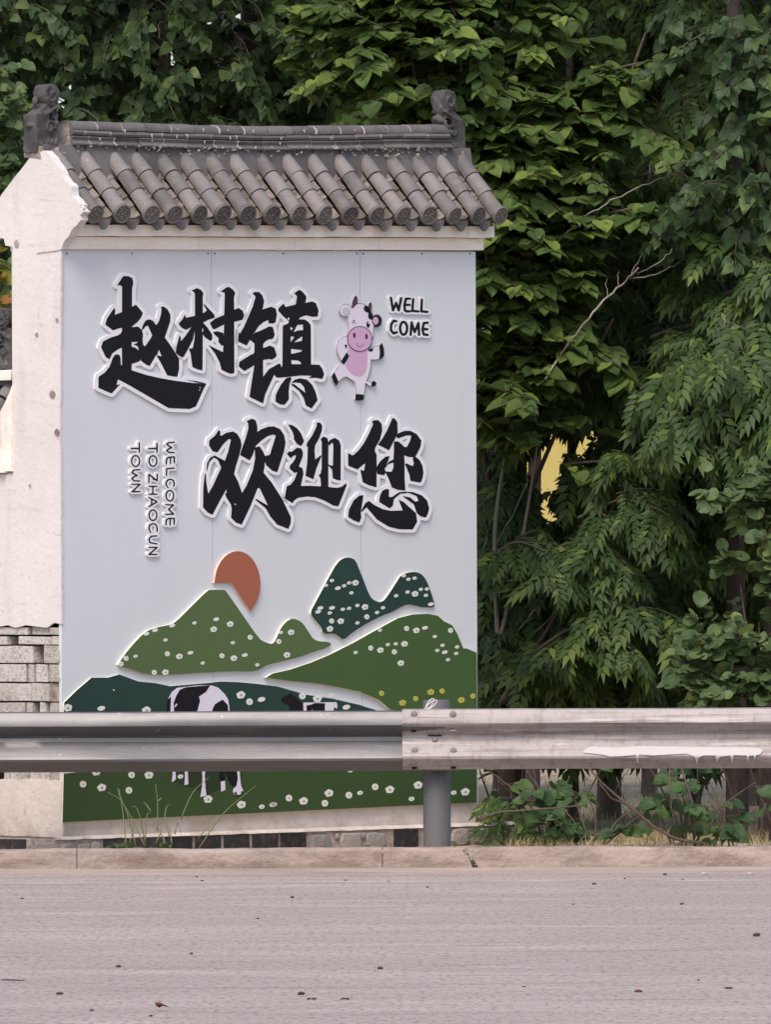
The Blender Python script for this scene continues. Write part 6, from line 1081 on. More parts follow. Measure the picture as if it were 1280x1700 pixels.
# ================================================================== the crash barrier
rail = thing('crash_barrier', 'weathered steel crash barrier of two lapped corrugated beams on a round grey post', 'crash barrier', (at(725, 1400, 47.0).x, 47.0, 0.0))
RO = rail.location
YB = 46.86                                          # front plane of the beams
ZT, ZB = at(640, 1178.5, YB).z, at(640, 1279, YB).z
H = ZT - ZB
prof = [(0.0, 0.024), (0.02, 0.010), (0.09, -0.004), (0.19, -0.016), (0.235, -0.018), (0.27, -0.011), (0.395, 0.044), (0.435, 0.051), (0.50, 0.048), (0.60, 0.024), (0.74, -0.009), (0.785, -0.018), (0.825, -0.016), (0.87, -0.004), (0.955, 0.020), (1.0, 0.028)]
def beam(x0, x1, off, mat, dz0=0.0, dz1=0.0, flare=False):
    n = max(2, int((x1 - x0) / 0.06)); vs = []; fs = []; m = len(prof); th = 0.004
    for i in range(n + 1):
        x = x0 + (x1 - x0) * i / n; t = (x - x0) / (x1 - x0)
        dz = dz0 + (dz1 - dz0) * t
        for s in (0, 1):
            for k, (a, y) in enumerate(prof):
                wv = 0.004 * noise.noise((x * 1.3, k * 0.35, off * 90)) + 0.0015 * noise.noise((x * 6, k * 0.8, 3))
                vs.append((x - RO.x, YB + y + off + wv + s * th - RO.y, ZT - a * H + dz + 0.002 * noise.noise((x * 1.1, k * 0.1, 8)) ))
    for i in range(n):
        for k in range(m - 1):
            a = i * 2 * m + k; c = a + 2 * m
            fs.append((a, c, c + 1, a + 1)); fs.append((a + m, a + m + 1, c + m + 1, c + m))
        for k in (0, m - 1):
            a = i * 2 * m + k; c = a + 2 * m; fs.append((a, a + m, c + m, c))
    for i in (0, n):
        for k in range(m - 1): a = i * 2 * m + k; fs.append((a, a + 1, a + m + 1, a + m))
    return MB().add(vs, fs).build('beam', M[mat], rail, True, 0, R(25))
xj = at(668, 1230, YB).x
bl = beam(-9.0, xj + 0.30, 0.012, 'rail_grey', -0.004, -0.004); bl['label'] = 'smooth dull grey beam'
br = beam(xj, 9.0, 0.0, 'rail_pale', 0.004, 0.0); br['label'] = 'pale scuffed beam streaked with dirt and white paint'
def beam_y(a):
    for (a0, y0), (a1, y1) in zip(prof[:-1], prof[1:]):
        if a0 <= a <= a1: return YB + y0 + (y1 - y0) * (a - a0) / (a1 - a0)
    return YB
def on_beam(px, py):
    p = at(px, py, YB); a = (ZT + 0.003 - p.z) / H
    return Vector((p.x - RO.x, beam_y(a) - RO.y, p.z)), a
def bolt(px, py, r, n=10, name='bolt', mat='bolt', d=0.010):
    p, a = on_beam(px, py)
    m = MB()
    m.tube([p + Vector((0, 0.004, 0)), p + Vector((0, -d * 0.6, 0)), p + Vector((0, -d, 0))], [r, r, r * 0.55], n)
    return m.build(name, M[mat], rail, True, 0, R(50))
for px, py in ((687.5, 1185), (752, 1185.5), (688.5, 1246), (753, 1246)): bolt(px, py, 0.0175)
bolt(722, 1228.5, 0.015, 8, d=0.014)
for px, py in ((687, 1213.5), (688, 1275), (753, 1274.5)):
    p, a = on_beam(px, py); MB().box(p.x - 0.013, p.x + 0.013, p.y - 0.006, p.y + 0.004, p.z - 0.006, p.z + 0.006).build('slot', M['gap_shade'], rail, False, 0.003)
p, a = on_beam(722, 1228.5)
for s in (-1, 1): MB().box(p.x - 0.034, p.x + 0.034, p.y - 0.003, p.y + 0.004, p.z + s * 0.022 - 0.0025, p.z + s * 0.022 + 0.0025).build('slot', M['gap_shade'], rail)
p, a = on_beam(752.5, 1212.5); MB().box(p.x - 0.018, p.x + 0.014, p.y - 0.012, p.y + 0.004, p.z - 0.003, p.z + 0.003, 0, 0.002).build('bent_tab', M['paint'], rail)
# posts
post_z = at(725, 1162, 47.06).z
def make_post(x):
    m = MB(); n = 24; r = 0.0695
    m.tube([(x - RO.x, 0.045, -0.2), (x - RO.x, 0.045, post_z - 0.004), (x - RO.x, 0.045, post_z)], [r, r, r - 0.003], n)
    return m.build('post', M['post'], rail, True, 0, R(40))
xp = at(725.5, 1340, 47.05).x
for k in (-2, -1, 0, 1, 2): make_post(xp + 4.0 * k)
for k in (-2, -1, 0, 1, 2):
    MB().box(xp + 4.0 * k - RO.x - 0.05, xp + 4.0 * k - RO.x + 0.05, -0.062, -0.022, 0.56, 0.72).build('spacer_block', M['post'], rail, False, 0.004)
# white paint splashed along the lower wave, with runs
edge_t = [(968, 1247), (980, 1239), (1000, 1240), (1030, 1241), (1060, 1238.5), (1100, 1239), (1150, 1240), (1200, 1240.5), (1240, 1240.5), (1262, 1242), (1267, 1246)]
edge_b = [(1263, 1252), (1255, 1254), (1254.5, 1262), (1252.5, 1262), (1252, 1254), (1244, 1254.5), (1243.5, 1264), (1241.5, 1264), (1240, 1254), (1218, 1253.5), (1216.5, 1266), (1214.5, 1266), (1213, 1254), (1196, 1256), (1192, 1264), (1189.5, 1264), (1188.5, 1254), (1168, 1254), (1160, 1258), (1159.5, 1269), (1157, 1268), (1154, 1257), (1140, 1251), (1110, 1252.5), (1085, 1254), (1061, 1252.5), (1060, 1267), (1057.5, 1267), (1057, 1253), (1035, 1255), (1012, 1256), (1003, 1253), (985, 1251), (972, 1250)]
poly = edge_t + edge_b
vs2 = [Vector((x, y)) for x, y in poly]
from mathutils.geometry import delaunay_2d_cdt
def inside(x, y):
    r = False
    for (xa, ya), (xb, yb) in zip(poly, poly[1:] + poly[:1]):
        if (ya > y) != (yb > y) and x < xa + (y - ya) / (yb - ya) * (xb - xa): r = not r
    return r
extra = [Vector((x, y)) for x in np.arange(970, 1268, 4.0) for y in np.arange(1240, 1268, 2.0) if inside(x, y)]
res = delaunay_2d_cdt(vs2 + extra, [(i, (i + 1) % len(vs2)) for i in range(len(vs2))], [list(range(len(vs2)))], 1, 1e-4)
v3 = []
for v in res[0]:
    p, a = on_beam(v.x, v.y); v3.append(p + Vector((0, -0.0075, 0)))
MB().add(v3, [f for f in res[2]]).build('paint_smear', M['paint'], rail, True)
# two loops of white string tied round the top of the post
strg = thing('string', 'white string knotted in two loops at the top of the barrier post', 'string', (xp, 47.0, 0.0))
def loop(c, ax, ay, n=16):
    return [c + ax * math.cos(2 * math.pi * k / n - math.pi / 2) + ay * (1 + math.sin(2 * math.pi * k / n - math.pi / 2)) for k in range(n + 1)]
kc = at(708, 1177, YB + 0.02) - Vector((xp, 47.0, 0.0))
for dx, dz, wd in ((0.018, 0.026, 0.010), (0.026, 0.022, 0.008)):
    m = MB(); m.tube(loop(kc, Vector((0.010, 0.004, -0.006)), Vector((dx, 0.004, dz))), 0.0024, 5); m.build('string_loop', M['string'], strg)
m = MB(); m.tube([kc + Vector((-0.010, 0, 0.004)), kc, kc + Vector((0.006, 0.01, -0.012)), kc + Vector((0.0, 0.02, -0.03))], 0.0028, 5); m.build('string_end', M['string'], strg)
# ================================================================== trees and plants
def fan(outline, mid, fold=0.16, droop=0.18):
    """leaf blade: outline points of the right half (x, y), mid rib y values; base at 0, tip at 1, folded along the rib"""
    V = []; T = []
    n = len(outline)
    for s in (1, -1):
        k = len(V)
        for x, y in outline: V.append((s * x, y, fold * x - droop * max(y, 0) ** 2))
        kk = len(V)
        for y in mid: V.append((0, y, -droop * max(y, 0) ** 2 - 0.01))
        tri = []
        i = j = 0
        while i < n - 1 or j < len(mid) - 1:
            if j >= len(mid) - 1 or (i < n - 1 and outline[i + 1][1] <= mid[j + 1] + 0.12): tri.append((k + i, k + i + 1, kk + j)); i += 1
            else: tri.append((k + i, kk + j + 1, kk + j)); j += 1
        T += tri if s > 0 else [t[::-1] for t in tri]
    # join the two halves along the rib
    V = np.array(V, float); half = n + len(mid)
    T = np.array(T); 
    for q in range(len(mid)): T[T == half + n + q] = n + q
    keep = np.unique(T); remap = -np.ones(len(V), int); remap[keep] = np.arange(len(keep))
    return V[keep], remap[T]
HEART = fan([(0.0, -0.02), (0.24, -0.09), (0.43, 0.08), (0.46, 0.34), (0.30, 0.66), (0.0, 1.0)], [-0.02, 0.4, 1.0])
POPLAR = fan([(0.0, 0.0), (0.30, 0.02), (0.45, 0.20), (0.30, 0.55), (0.12, 0.82), (0.0, 1.0)], [0.0, 0.45, 1.0], 0.14, 0.22)
ROUND = fan([(0.0, 0.0), (0.25, -0.02), (0.46, 0.20), (0.48, 0.50), (0.30, 0.82), (0.0, 0.95)], [0.0, 0.45, 0.95], 0.12, 0.10)
BIG = fan([(0.0, 0.0), (0.45, 0.25), (0.33, 0.6), (0.0, 1.0)], [0.0, 1.0], 0.2, 0.3)
def pinnate(pairs=4, leaf=0.42, wid=0.115):
    V = []; T = []
    def leaflet(b, ang, L, w, dz):
        k = len(V); c, s = math.cos(ang), math.sin(ang)
        for x, y, z in ((0, 0, 0), (w, L * 0.38, w * 0.35), (0, L * 0.45, 0), (-w, L * 0.38, w * 0.35), (0, L, -0.10 * L)):
            V.append((b[0] + x * c + y * s, b[1] - x * s + y * c, b[2] + z - dz * y))
        T.extend([(k, k + 1, k + 2), (k + 1, k + 4, k + 2), (k, k + 2, k + 3), (k + 2, k + 4, k + 3)])
    for i in range(pairs):
        y = 0.12 + 0.64 * i / (pairs - 1); z = -0.32 * y * y
        for s in (1, -1): leaflet((0.0, y, z), s * R(66 - 9 * i), leaf * (0.80 + 0.07 * i if i < 3 else 1.0), wid, 0.35)
    leaflet((0, 0.80, -0.22), 0.0, leaf * 1.05, wid * 1.05, 0.45)
    k = len(V); V.extend([(0.008, 0, 0), (-0.008, 0, 0), (0, 0.84, -0.24)]); T.append((k, k + 1, k + 2))
    return np.array(V, float), np.array(T)
PINNATE = pinnate(5, 0.40, 0.082)
def frames(d, nrm):
    y = d / np.linalg.norm(d, axis=1, keepdims=True)
    z = nrm - y * (nrm * y).sum(1, keepdims=True)
    z /= np.linalg.norm(z, axis=1, keepdims=True) + 1e-9
    x = np.cross(y, z)
    return x, y, z
def bake(tmpl, P, d, nrm, S):
    V, T = tmpl
    x, y, z = frames(d, nrm)
    W_ = P[:, None] + S[:, None, None] * (V[None, :, 0:1] * x[:, None] + V[None, :, 1:2] * y[:, None] + V[None, :, 2:3] * z[:, None])
    TT = T[None] + (np.arange(len(P)) * len(V))[:, None, None]
    return W_.reshape(-1, 3), TT.reshape(-1, 3)
def clump_noise(p, sc, seed): return noise.noise((p[0] * sc + seed, p[1] * sc, p[2] * sc))
# openings in the foliage through which the boarding and the sky show
OPEN = [(905, 745, 15), (893, 798, 12), (903, 768, 30), (920, 790, 21), (922, 734, 19), (950, 735, 15), (968, 722, 12), (985, 716, 8), (1010, 745, 8), (925, 853, 16), (905, 846, 15), (945, 880, 8), (1026, 802, 12), (1020, 842, 7), (1030, 905, 4),
        (1130, 745, 10), (1150, 772, 12), (1167, 790, 10), (1140, 800, 7), (975, 770, 8), (1200, 796, 14), (890, 900, 4), (905, 905, 4), (920, 908, 4), (1010, 1140, 6), (990, 1120, 4), (985, 1160, 4), (1130, 1155, 7),
        (303, 70, 9), (362, 97, 8), (377, 103, 6), (370, 24, 7), (182, 33, 5), (216, 190, 6), (330, 205, 4), (283, 88, 6), (145, 195, 5), (290, 105, 4), (352, 40, 4)]
class Tree:
    """trunk, limbs, twigs with leaves set along them; the largest leaves in view are parts of their own"""
    def __init__(s, name, label, cat, base, tmpl, mat, twig_mat='twig', group=None):
        s.root = thing(name, label, cat, base, 0, group); s.base = Vector(base)
        s.tmpl = tmpl; s.mat = M[mat]; s.tw = M[twig_mat]
        s.P = []; s.D = []; s.N = []; s.S = []; s.twigs = MB()
    def trunk(s, pts, r0, r1, mat, name='trunk', n=10):
        pts = [Vector(p) - s.base for p in pts]; k = 10; out = []; rad = []
        L = len(pts) - 1
        for i in range(L * k + 1):
            a, t = min(i // k, L - 1), i / k - min(i // k, L - 1)
            p0, p1, p2, p3 = pts[max(a - 1, 0)], pts[a], pts[a + 1], pts[min(a + 2, L)]
            q = 0.5 * ((2 * p1) + (p2 - p0) * t + (2 * p0 - 5 * p1 + 4 * p2 - p3) * t * t + (3 * p1 - p0 - 3 * p2 + p3) * t ** 3)
            f = i / (L * k)
            out.append(q); rad.append((r0 + (r1 - r0) * f) * (1 + 0.14 * noise.noise((q.x * 5, q.y * 5, q.z * 4)) + 0.06 * noise.noise((q.z * 15, 1, q.x))))
        o = MB().tube(out, rad, n).build(name, M[mat], s.root, True)
        return o
    def twig(s, p, d, L, gap, size, spread=55, droop=0.35, up=0.6, face=0.5, jit=0.45, r=0.0035, both=True):
        p = Vector(p); d = Vector(d).normalized(); pts = [p]
        n = max(2, int(L / gap)); q = p.copy(); dd = d.copy()
        side = 1
        for i in range(n):
            dd = (dd + Vector((random.gauss(0, 0.10), random.gauss(0, 0.10), -droop * 0.22 + random.gauss(0, 0.06)))).normalized()
            q = q + dd * gap
            pts.append(q.copy())
            h = Vector((dd.y, -dd.x, 0));
            if h.length < 0.2: h = Vector((random.uniform(-1, 1), random.uniform(-1, 1), 0))
            h.normalize()
            for sd in ((side, -side) if both else (side,)):
                a = R(spread + random.gauss(0, 16))
                ld = dd * math.cos(a) + h * (math.sin(a) * sd) + Vector((0, 0, -droop * random.uniform(0.4, 1.5)))
                nr = Vector((random.gauss(0, jit), -face + random.gauss(0, jit), up + random.gauss(0, jit * 0.6)))
                s.P.append(q + ld.normalized() * 0.02); s.D.append(ld); s.N.append(nr); s.S.append(size * random.uniform(0.5, 1.2))
            side = -side
        s.P.append(q); s.D.append(dd + Vector((0, 0, -droop * 0.6))); s.N.append(Vector((random.gauss(0, jit), -face, up))); s.S.append(size * random.uniform(0.7, 1.1))
        qx, qy = to_px((pts[0] + q) / 2)
        if any((qx - a_) ** 2 + (qy - b_) ** 2 < (r_ + 26) ** 2 for a_, b_, r_ in OPEN if r_ > 8): return
        s.twigs.tube([Vector(a) - s.base for a in pts[::2] + ([pts[-1]] if len(pts) % 2 == 0 else [])], r, 3, 0, False)
    def fill(s, c, rad, n, L, gap, size, dirf=None, holes=(), thr=-0.25, sc=1.3, seed=0.0, zmin=0.2, shell=0.0, **kw):
        """twigs through an ellipsoid, in clumps"""
        k = tries = 0
        while k < n and tries < n * 12:
            tries += 1
            u = Vector((random.gauss(0, 1), random.gauss(0, 1), random.gauss(0, 1))).normalized() * (random.uniform(shell ** 3, 1) ** (1 / 3))
            p = Vector((c[0] + u.x * rad[0], c[1] + u.y * rad[1], c[2] + u.z * rad[2]))
            if p.z < zmin or clump_noise(p, sc, seed) < thr: continue
            # keep clear of the masonry
            lp = ROOT_I @ p
            if lp.y < THK + 0.25 and lp.x < LEN + 0.2: continue
            if any((p - Vector(h)).length < hr for h, hr in holes): continue
            if dirf: d = dirf(p, u)
            else: d = Vector((u.x * 0.8 + random.gauss(0, 0.5), u.y * 0.8 + random.gauss(0, 0.5) - 0.25, 0.15 + 0.25 * u.z + random.gauss(0, 0.2)))
            s.twig(p, d, L * random.uniform(0.6, 1.25), gap, size, **kw); k += 1
    def finish(s, singles=240, smooth=False):
        P, D_, N_, S_ = (np.array(q, float) for q in (s.P, s.D, s.N, s.S))
        sxx = (P[:, 0] / P[:, 1]); szz = (P[:, 2] - EYE) / P[:, 1]
        px, py = 640 + F * sxx, HZ - F * szz
        inn = (px > -10) & (px < 1290) & (py > -10) & (py < 1400)
        # behind the wall?
        hid = (px < 800) & (py > 225) & (px > 40)
        ok = np.nonzero(inn & ~hid)[0]
        score = P[ok, 1] + RNG.normal(0, 0.25, len(ok)) - 3.0 * S_[ok]
        pick = ok[np.argsort(score)[:singles]]
        mask = np.ones(len(P), bool); mask[pick] = False
        cut_ = np.zeros(len(P), bool)
        for fr in (0.85, 0.15, 0.5):
            mx, my = (P + D_ / np.linalg.norm(D_, axis=1, keepdims=True) * (S_ * fr)[:, None]).T[[0, 2]]; mx = 640 + F * mx / P[:, 1]; my = HZ - F * (my - EYE) / P[:, 1]
            for a, b_, r in OPEN: cut_ |= ((mx - a) ** 2 + (my - b_) ** 2 < (r + 3) ** 2)
        for a, b_, hw, y0_ in ((266, 130, 13, 55.0), (404, 95, 17, 56.1), (895, 165, 10, 57.0)):
            cut_ |= (abs(mx - a) < hw + 0.25 * S_ * 290) & (my < b_) & (my > -10) & (P[:, 1] < y0_) & (RNG.random(len(P)) < 0.93) & (P[:, 1] > 52.5)
        mask &= ~cut_; pick = np.array([k for k in pick if not cut_[k]], int)
        B = np.array(s.base)
        V, T = bake(s.tmpl, P[mask] - B, D_[mask], N_[mask], S_[mask])
        o = link('foliage', np_mesh('foliage', V, T, s.mat, smooth), s.root); tag(o, kind='stuff')
        s.nleaf = len(P)
        if len(pick):
            me = np_mesh('leaf', s.tmpl[0], s.tmpl[1], s.mat, smooth)
            x, y, z = frames(D_[pick], N_[pick])
            for i, k in enumerate(pick):
                l = bpy.data.objects.new('leaf', me); COL.objects.link(l); l.parent = s.root
                Mx = Matrix(((x[i][0], y[i][0], z[i][0]), (x[i][1], y[i][1], z[i][1]), (x[i][2], y[i][2], z[i][2]))) * float(S_[k])
                l.matrix_local = Matrix.Translation(P[k] - B) @ Mx.to_4x4()
        if s.twigs.v: tag(s.twigs.build('twigs', s.tw, s.root), kind='stuff')
        return s
def gz(x, y): return VZ + bumps(x, y) - 0.02
def trunk_at(px, py, Y):
    p = at(px, py, Y); return p.x
out = lambda p, u: Vector((u.x + random.gauss(0, 0.5), u.y * 0.7 - 0.3 + random.gauss(0, 0.4), 0.1 + random.gauss(0, 0.25)))

# --- poplars behind the wall, left to right
def poplar(label, px, Y, r0, boxes, lean=0.0, bark='bark_pale', limbs=(), singles=220, top=8.6, pxtop=None):
    x = at(px, 100, Y).x
    t = Tree('poplar_tree', label, 'tree', (x - lean * 0.5, Y, gz(x, Y)), POPLAR, 'leaf_poplar', group='poplars behind the wall')
    t.trunk([(x - lean * 0.5, Y, gz(x, Y) - 0.05), (x - lean * 0.25, Y, 2.5), (x + 0.02, Y + 0.02, 4.7), (x + lean * 0.4, Y, top)], r0, r0 * 0.35, bark)
    for a, b_, r in limbs: t.trunk([a, Vector(a).lerp(Vector(b_), 0.5) + Vector((0, 0, -0.05)), b_], r, r * 0.35, 'bark_brown', 'limb', 7)
    for c, rad, n, kw in boxes: t.fill(c, rad, n, 0.45, 0.052, 0.088, up=0.5, face=0.6, jit=0.55, droop=0.55, spread=60, **kw)
    return t.finish(singles)
skyhole = [(at(305, 72, 55), 0.20), (at(362, 98, 55.5), 0.16), (at(370, 25, 55), 0.16), (at(215, 190, 55), 0.10)]
poplar('tall poplar whose pale trunk rises over the left third of the tiled ridge', 268, 55.0, 0.062, [((-2.35, 54.6, 4.9), (1.0, 1.0, 1.8), 560, dict(holes=skyhole, seed=1)), ((-1.2, 54.6, 4.6), (0.8, 0.9, 1.4), 420, dict(holes=skyhole, seed=2)), ((-1.5, 55.3, 7.4), (1.8, 1.6, 1.6), 110, dict(seed=3))], 0.1,
       limbs=[((-1.33, 55.0, 3.95), (-0.85, 54.7, 4.6), 0.022), ((-1.34, 55, 3.6), (-2.2, 54.7, 4.5), 0.02)])
poplar('poplar with two close pale stems above the middle of the tiled ridge', 404, 56.2, 0.07, [((-0.35, 55.4, 4.55), (0.95, 0.9, 1.3), 560, dict(holes=skyhole, seed=4)), ((-0.6, 56, 7.4), (1.5, 1.5, 1.7), 110, dict(seed=5))], -0.06,
       limbs=[((-0.95, 56.1, 2.4), (-0.94, 56.05, 6.2), 0.030), ((-0.3, 55.6, 3.2), (0.05, 55.4, 4.2), 0.022)])
poplar('dark poplar behind the carved right end of the ridge', 895, 57.0, 0.050, [((1.5, 56.2, 4.55), (0.9, 0.9, 1.4), 560, dict(seed=6)), ((1.3, 56.6, 7.3), (1.5, 1.4, 1.7), 110, dict(seed=7))], 0.12, 'bark_brown')
poplar('shaded poplar with a thick brown trunk at the right edge of the wood', 1238, 56.4, 0.085, [((2.5, 55.7, 4.7), (0.85, 0.9, 1.5), 560, dict(seed=8)), ((2.75, 56.0, 3.0), (0.7, 0.8, 1.2), 330, dict(seed=9)), ((2.7, 56.3, 7.3), (1.5, 1.4, 1.7), 110, dict(seed=10))], -0.1, 'bark_brown',
       limbs=[((2.15, 56.2, 2.6), (2.55, 55.9, 4.2), 0.03)])

# --- broad heart-leaved tree, right beside the wall
hx = at(838, 900, 51.6).x
t = Tree('broadleaf_tree', 'bright broad-leaved tree with heart-shaped leaves leaning over the right end of the roof', 'tree', (hx, 51.6, gz(hx, 51.6)), HEART, 'leaf_heart')
t.trunk([(hx, 51.6, 0.0), (hx + 0.02, 51.6, 1.2), (hx - 0.06, 51.5, 2.3), (hx - 0.10, 51.4, 3.4), (hx - 0.18, 51.3, 4.8)], 0.05, 0.016, 'bark_brown')
for a, b_ in ((1.7, (0.15, 51.0, 4.3)), (1.9, (1.15, 50.8, 3.7)), (2.3, (1.45, 51.0, 4.45)), (2.0, (0.55, 50.6, 3.2)), (2.6, (0.30, 50.9, 4.9)), (1.5, (1.25, 50.9, 2.85)), (2.8, (0.95, 51.0, 5.0))):
    s0 = Vector((hx - 0.03, 51.5, a)); e = Vector(b_)
    t.trunk([s0, s0.lerp(e, 0.5) + Vector((random.uniform(-.05, .05), 0, 0.06)), e], 0.018, 0.006, 'bark_brown', 'limb', 6)
side = lambda p, u: Vector((u.x * 0.6 + random.gauss(0, 0.8), -0.35 + random.gauss(0, 0.5), 0.10 + random.gauss(0, 0.16)))
H_ = dict(dirf=side, up=1.0, face=0.20, jit=0.27, droop=0.26, spread=62)
for c, rad, n, sd_ in (((0.25, 51.2, 4.45), (0.62, 0.55, 0.62), 300, 1), ((0.62, 51.1, 3.75), (0.42, 0.5, 0.55), 220, 2), ((0.98, 51.2, 4.02), (0.30, 0.40, 0.22), 40, 3), ((0.72, 51.0, 3.35), (0.38, 0.5, 0.50), 190, 5), ((0.66, 51.0, 2.75), (0.22, 0.5, 0.45), 90, 7), ((0.66, 50.8, 2.32), (0.22, 0.4, 0.25), 50, 8), ((0.1, 51.5, 5.4), (0.7, 0.7, 0.8), 60, 9), ((0.75, 51.4, 4.75), (0.45, 0.5, 0.22), 70, 11)):
    t.fill(c, rad, n, 0.34, 0.050, 0.108, thr=-0.32, sc=2.0, seed=sd_ * 3.1, **H_)
def spray(t, pix, Y, n, L=0.26, size=0.118, mat='bark_brown', th=0.03, **kw):
    """a bough carrying a flat layer of leaves"""
    P = [at(px, py, Y - 0.12 * k) for k, (px, py) in enumerate(pix)]
    t.trunk([t.base + (p - t.base) for p in P], 0.010, 0.003, mat, 'bough', 5)
    for k in range(n):
        f = random.random() ** 0.8 * (len(P) - 1); i = min(int(f), len(P) - 2); q = P[i].lerp(P[i + 1], f - i)
        ax = (P[i + 1] - P[i]).normalized()
        sd_ = random.choice((-1, 1))
        t.twig(q + Vector((0, 0, random.gauss(0, th))), ax * 0.7 + Vector((0, sd_ * random.uniform(0.3, 1.0) - 0.15, random.gauss(0.02, 0.1))), L * random.uniform(0.5, 1.2), 0.05, size, **kw)
SP = dict(up=1.0, face=0.22, jit=0.26, droop=0.30, spread=60)
spray(t, [(850, 180), (960, 135), (1060, 105), (1150, 98)], 51.0, 24, **SP)
spray(t, [(820, 215), (930, 190), (1020, 185), (1095, 225)], 51.0, 30, **SP)
spray(t, [(800, 110), (860, 75), (950, 70)], 51.2, 20, **SP)
spray(t, [(930, 375), (1030, 350), (1110, 345), (1165, 375)], 50.8, 26, **SP)
spray(t, [(860, 520), (930, 535), (1015, 590)], 51.0, 18, **SP)
spray(t, [(800, 650), (850, 625), (905, 640)], 51.0, 14, **SP)
t.finish(300, True)

# --- trees with feathered leaves on the right
def ash(label, px, Y, r0, boxes, lean, singles, bark='bark_brown', limbs=(), hgt=5.5, sprays=()):
    x = at(px, 1200, Y).x
    t = Tree('feather_leaved_tree', label, 'tree', (x, Y, gz(x, Y)), PINNATE, 'leaf_pinnate', group='feather-leaved trees right of the wall')
    t.trunk([(x, Y, gz(x, Y) - 0.05), (x + lean * 0.2, Y, 1.2), (x + lean * 0.6, Y + 0.05, 2.6), (x + lean, Y + 0.1, hgt)], r0, r0 * 0.4, bark)
    for pts, ra, mt in limbs: t.trunk(pts, ra, ra * 0.35, mt, 'limb', 7)
    d = lambda p, u: Vector((u.x * 0.9 + random.gauss(0, 0.6), u.y * 0.5 - 0.45 + random.gauss(0, 0.4), 0.0 + random.gauss(0, 0.22)))
    for pix, Yb, nb in sprays: spray(t, pix, Yb, nb, 0.24, 0.225, th=0.02, up=0.9, face=0.4, jit=0.22, droop=0.55, spread=55)
    for c, rad, n, kw in boxes: t.fill(c, rad, n, 0.34, 0.085, 0.235, dirf=d, up=0.75, face=0.5, jit=0.28, droop=0.75, spread=58, r=0.003, **kw)
    return t.finish(singles)
K = dict(thr=-0.10, sc=2.1)
ash('feather-leaved tree with a brown trunk just right of the sign', 848, 52.6, 0.080, [((0.95, 51.7, 1.65), (0.45, 0.5, 0.55), 120, dict(seed=1.5, **K)), ((1.25, 51.6, 2.0), (0.55, 0.5, 0.5), 130, dict(seed=2.5, **K)), ((1.15, 51.5, 1.15), (0.55, 0.5, 0.35), 120, dict(seed=3.5, **K)), ((0.75, 51.8, 1.05), (0.25, 0.5, 0.5), 50, dict(seed=3.9, **K)), ((1.45, 52.4, 3.2), (0.7, 0.6, 0.7), 170, dict(seed=4.5, **K)), ((1.0, 52.6, 2.7), (0.6, 0.5, 0.6), 90, dict(seed=4.8, **K))], 0.1, 260,
    limbs=[([(0.62, 50.9, 0.75), (1.0, 50.85, 1.35), (1.35, 50.8, 2.05)], 0.014, 'bark_brown'), ([(0.58, 51.2, 0.9), (0.74, 51.1, 1.6), (0.84, 51.0, 2.2)], 0.016, 'bark_pale'), ([(0.62, 51.2, 1.0), (0.60, 51.1, 1.7), (0.70, 51.0, 2.35)], 0.016, 'bark_pale')],
    sprays=[([(960, 860), (1030, 830), (1090, 845)], 50.7, 14), ([(880, 930), (960, 900), (1040, 930)], 50.8, 14), ([(820, 920), (860, 900), (905, 915)], 50.8, 8), ([(930, 1000), (1000, 980), (1070, 1010)], 50.7, 12), ([(890, 1080), (960, 1040), (1030, 1060)], 50.6, 12), ([(940, 770), (1000, 765), (1050, 760)], 50.9, 8)])
ash('feather-leaved tree filling the middle of the wood on the right', 1010, 53.4, 0.075, [((1.75, 52.6, 2.95), (0.6, 0.55, 0.6), 170, dict(seed=5.5, **K)), ((1.5, 52.4, 1.5), (0.5, 0.5, 0.7), 150, dict(seed=6.5, **K)), ((1.9, 52.5, 1.7), (0.5, 0.5, 0.6), 130, dict(seed=7.5, **K)), ((1.6, 52.3, 0.95), (0.55, 0.5, 0.35), 80, dict(seed=7.9, **K)), ((1.6, 53.4, 4.4), (1.0, 0.8, 0.8), 130, dict(seed=8.5, **K))], 0.15, 260,
    sprays=[([(1040, 300), (1120, 285), (1190, 330)], 51.4, 12), ([(1050, 450), (1120, 430), (1180, 460)], 51.2, 12), ([(1080, 560), (1150, 540), (1230, 580)], 51.0, 12), ([(1100, 640), (1170, 650), (1210, 690)], 50.6, 10), ([(1150, 400), (1210, 390), (1260, 420)], 50.5, 12), ([(1180, 500), (1230, 480), (1280, 500)], 50.5, 12), ([(1170, 620), (1220, 590), (1275, 610)], 50.5, 12), ([(1180, 730), (1230, 700), (1275, 720)], 50.5, 10), ([(1000, 660), (1070, 640), (1130, 660)], 51.2, 10), ([(940, 600), (1000, 620), (1060, 600)], 51.4, 8)])
ash('feather-leaved tree at the far right behind the round-leaved shrub', 1224, 52.2, 0.066, [((2.05, 50.15, 2.45), (0.42, 0.25, 0.50), 110, dict(seed=13.5, **K)), ((2.2, 51.8, 2.75), (0.5, 0.5, 0.6), 120, dict(seed=9.5, **K)), ((2.6, 52.2, 2.2), (0.5, 0.5, 0.9), 120, dict(seed=10.5, **K)), ((2.15, 51.7, 2.1), (0.35, 0.4, 0.4), 60, dict(seed=11.5, **K)), ((2.4, 52.6, 4.4), (1.0, 0.8, 0.9), 120, dict(seed=12.5, **K))], 0.2, 200)

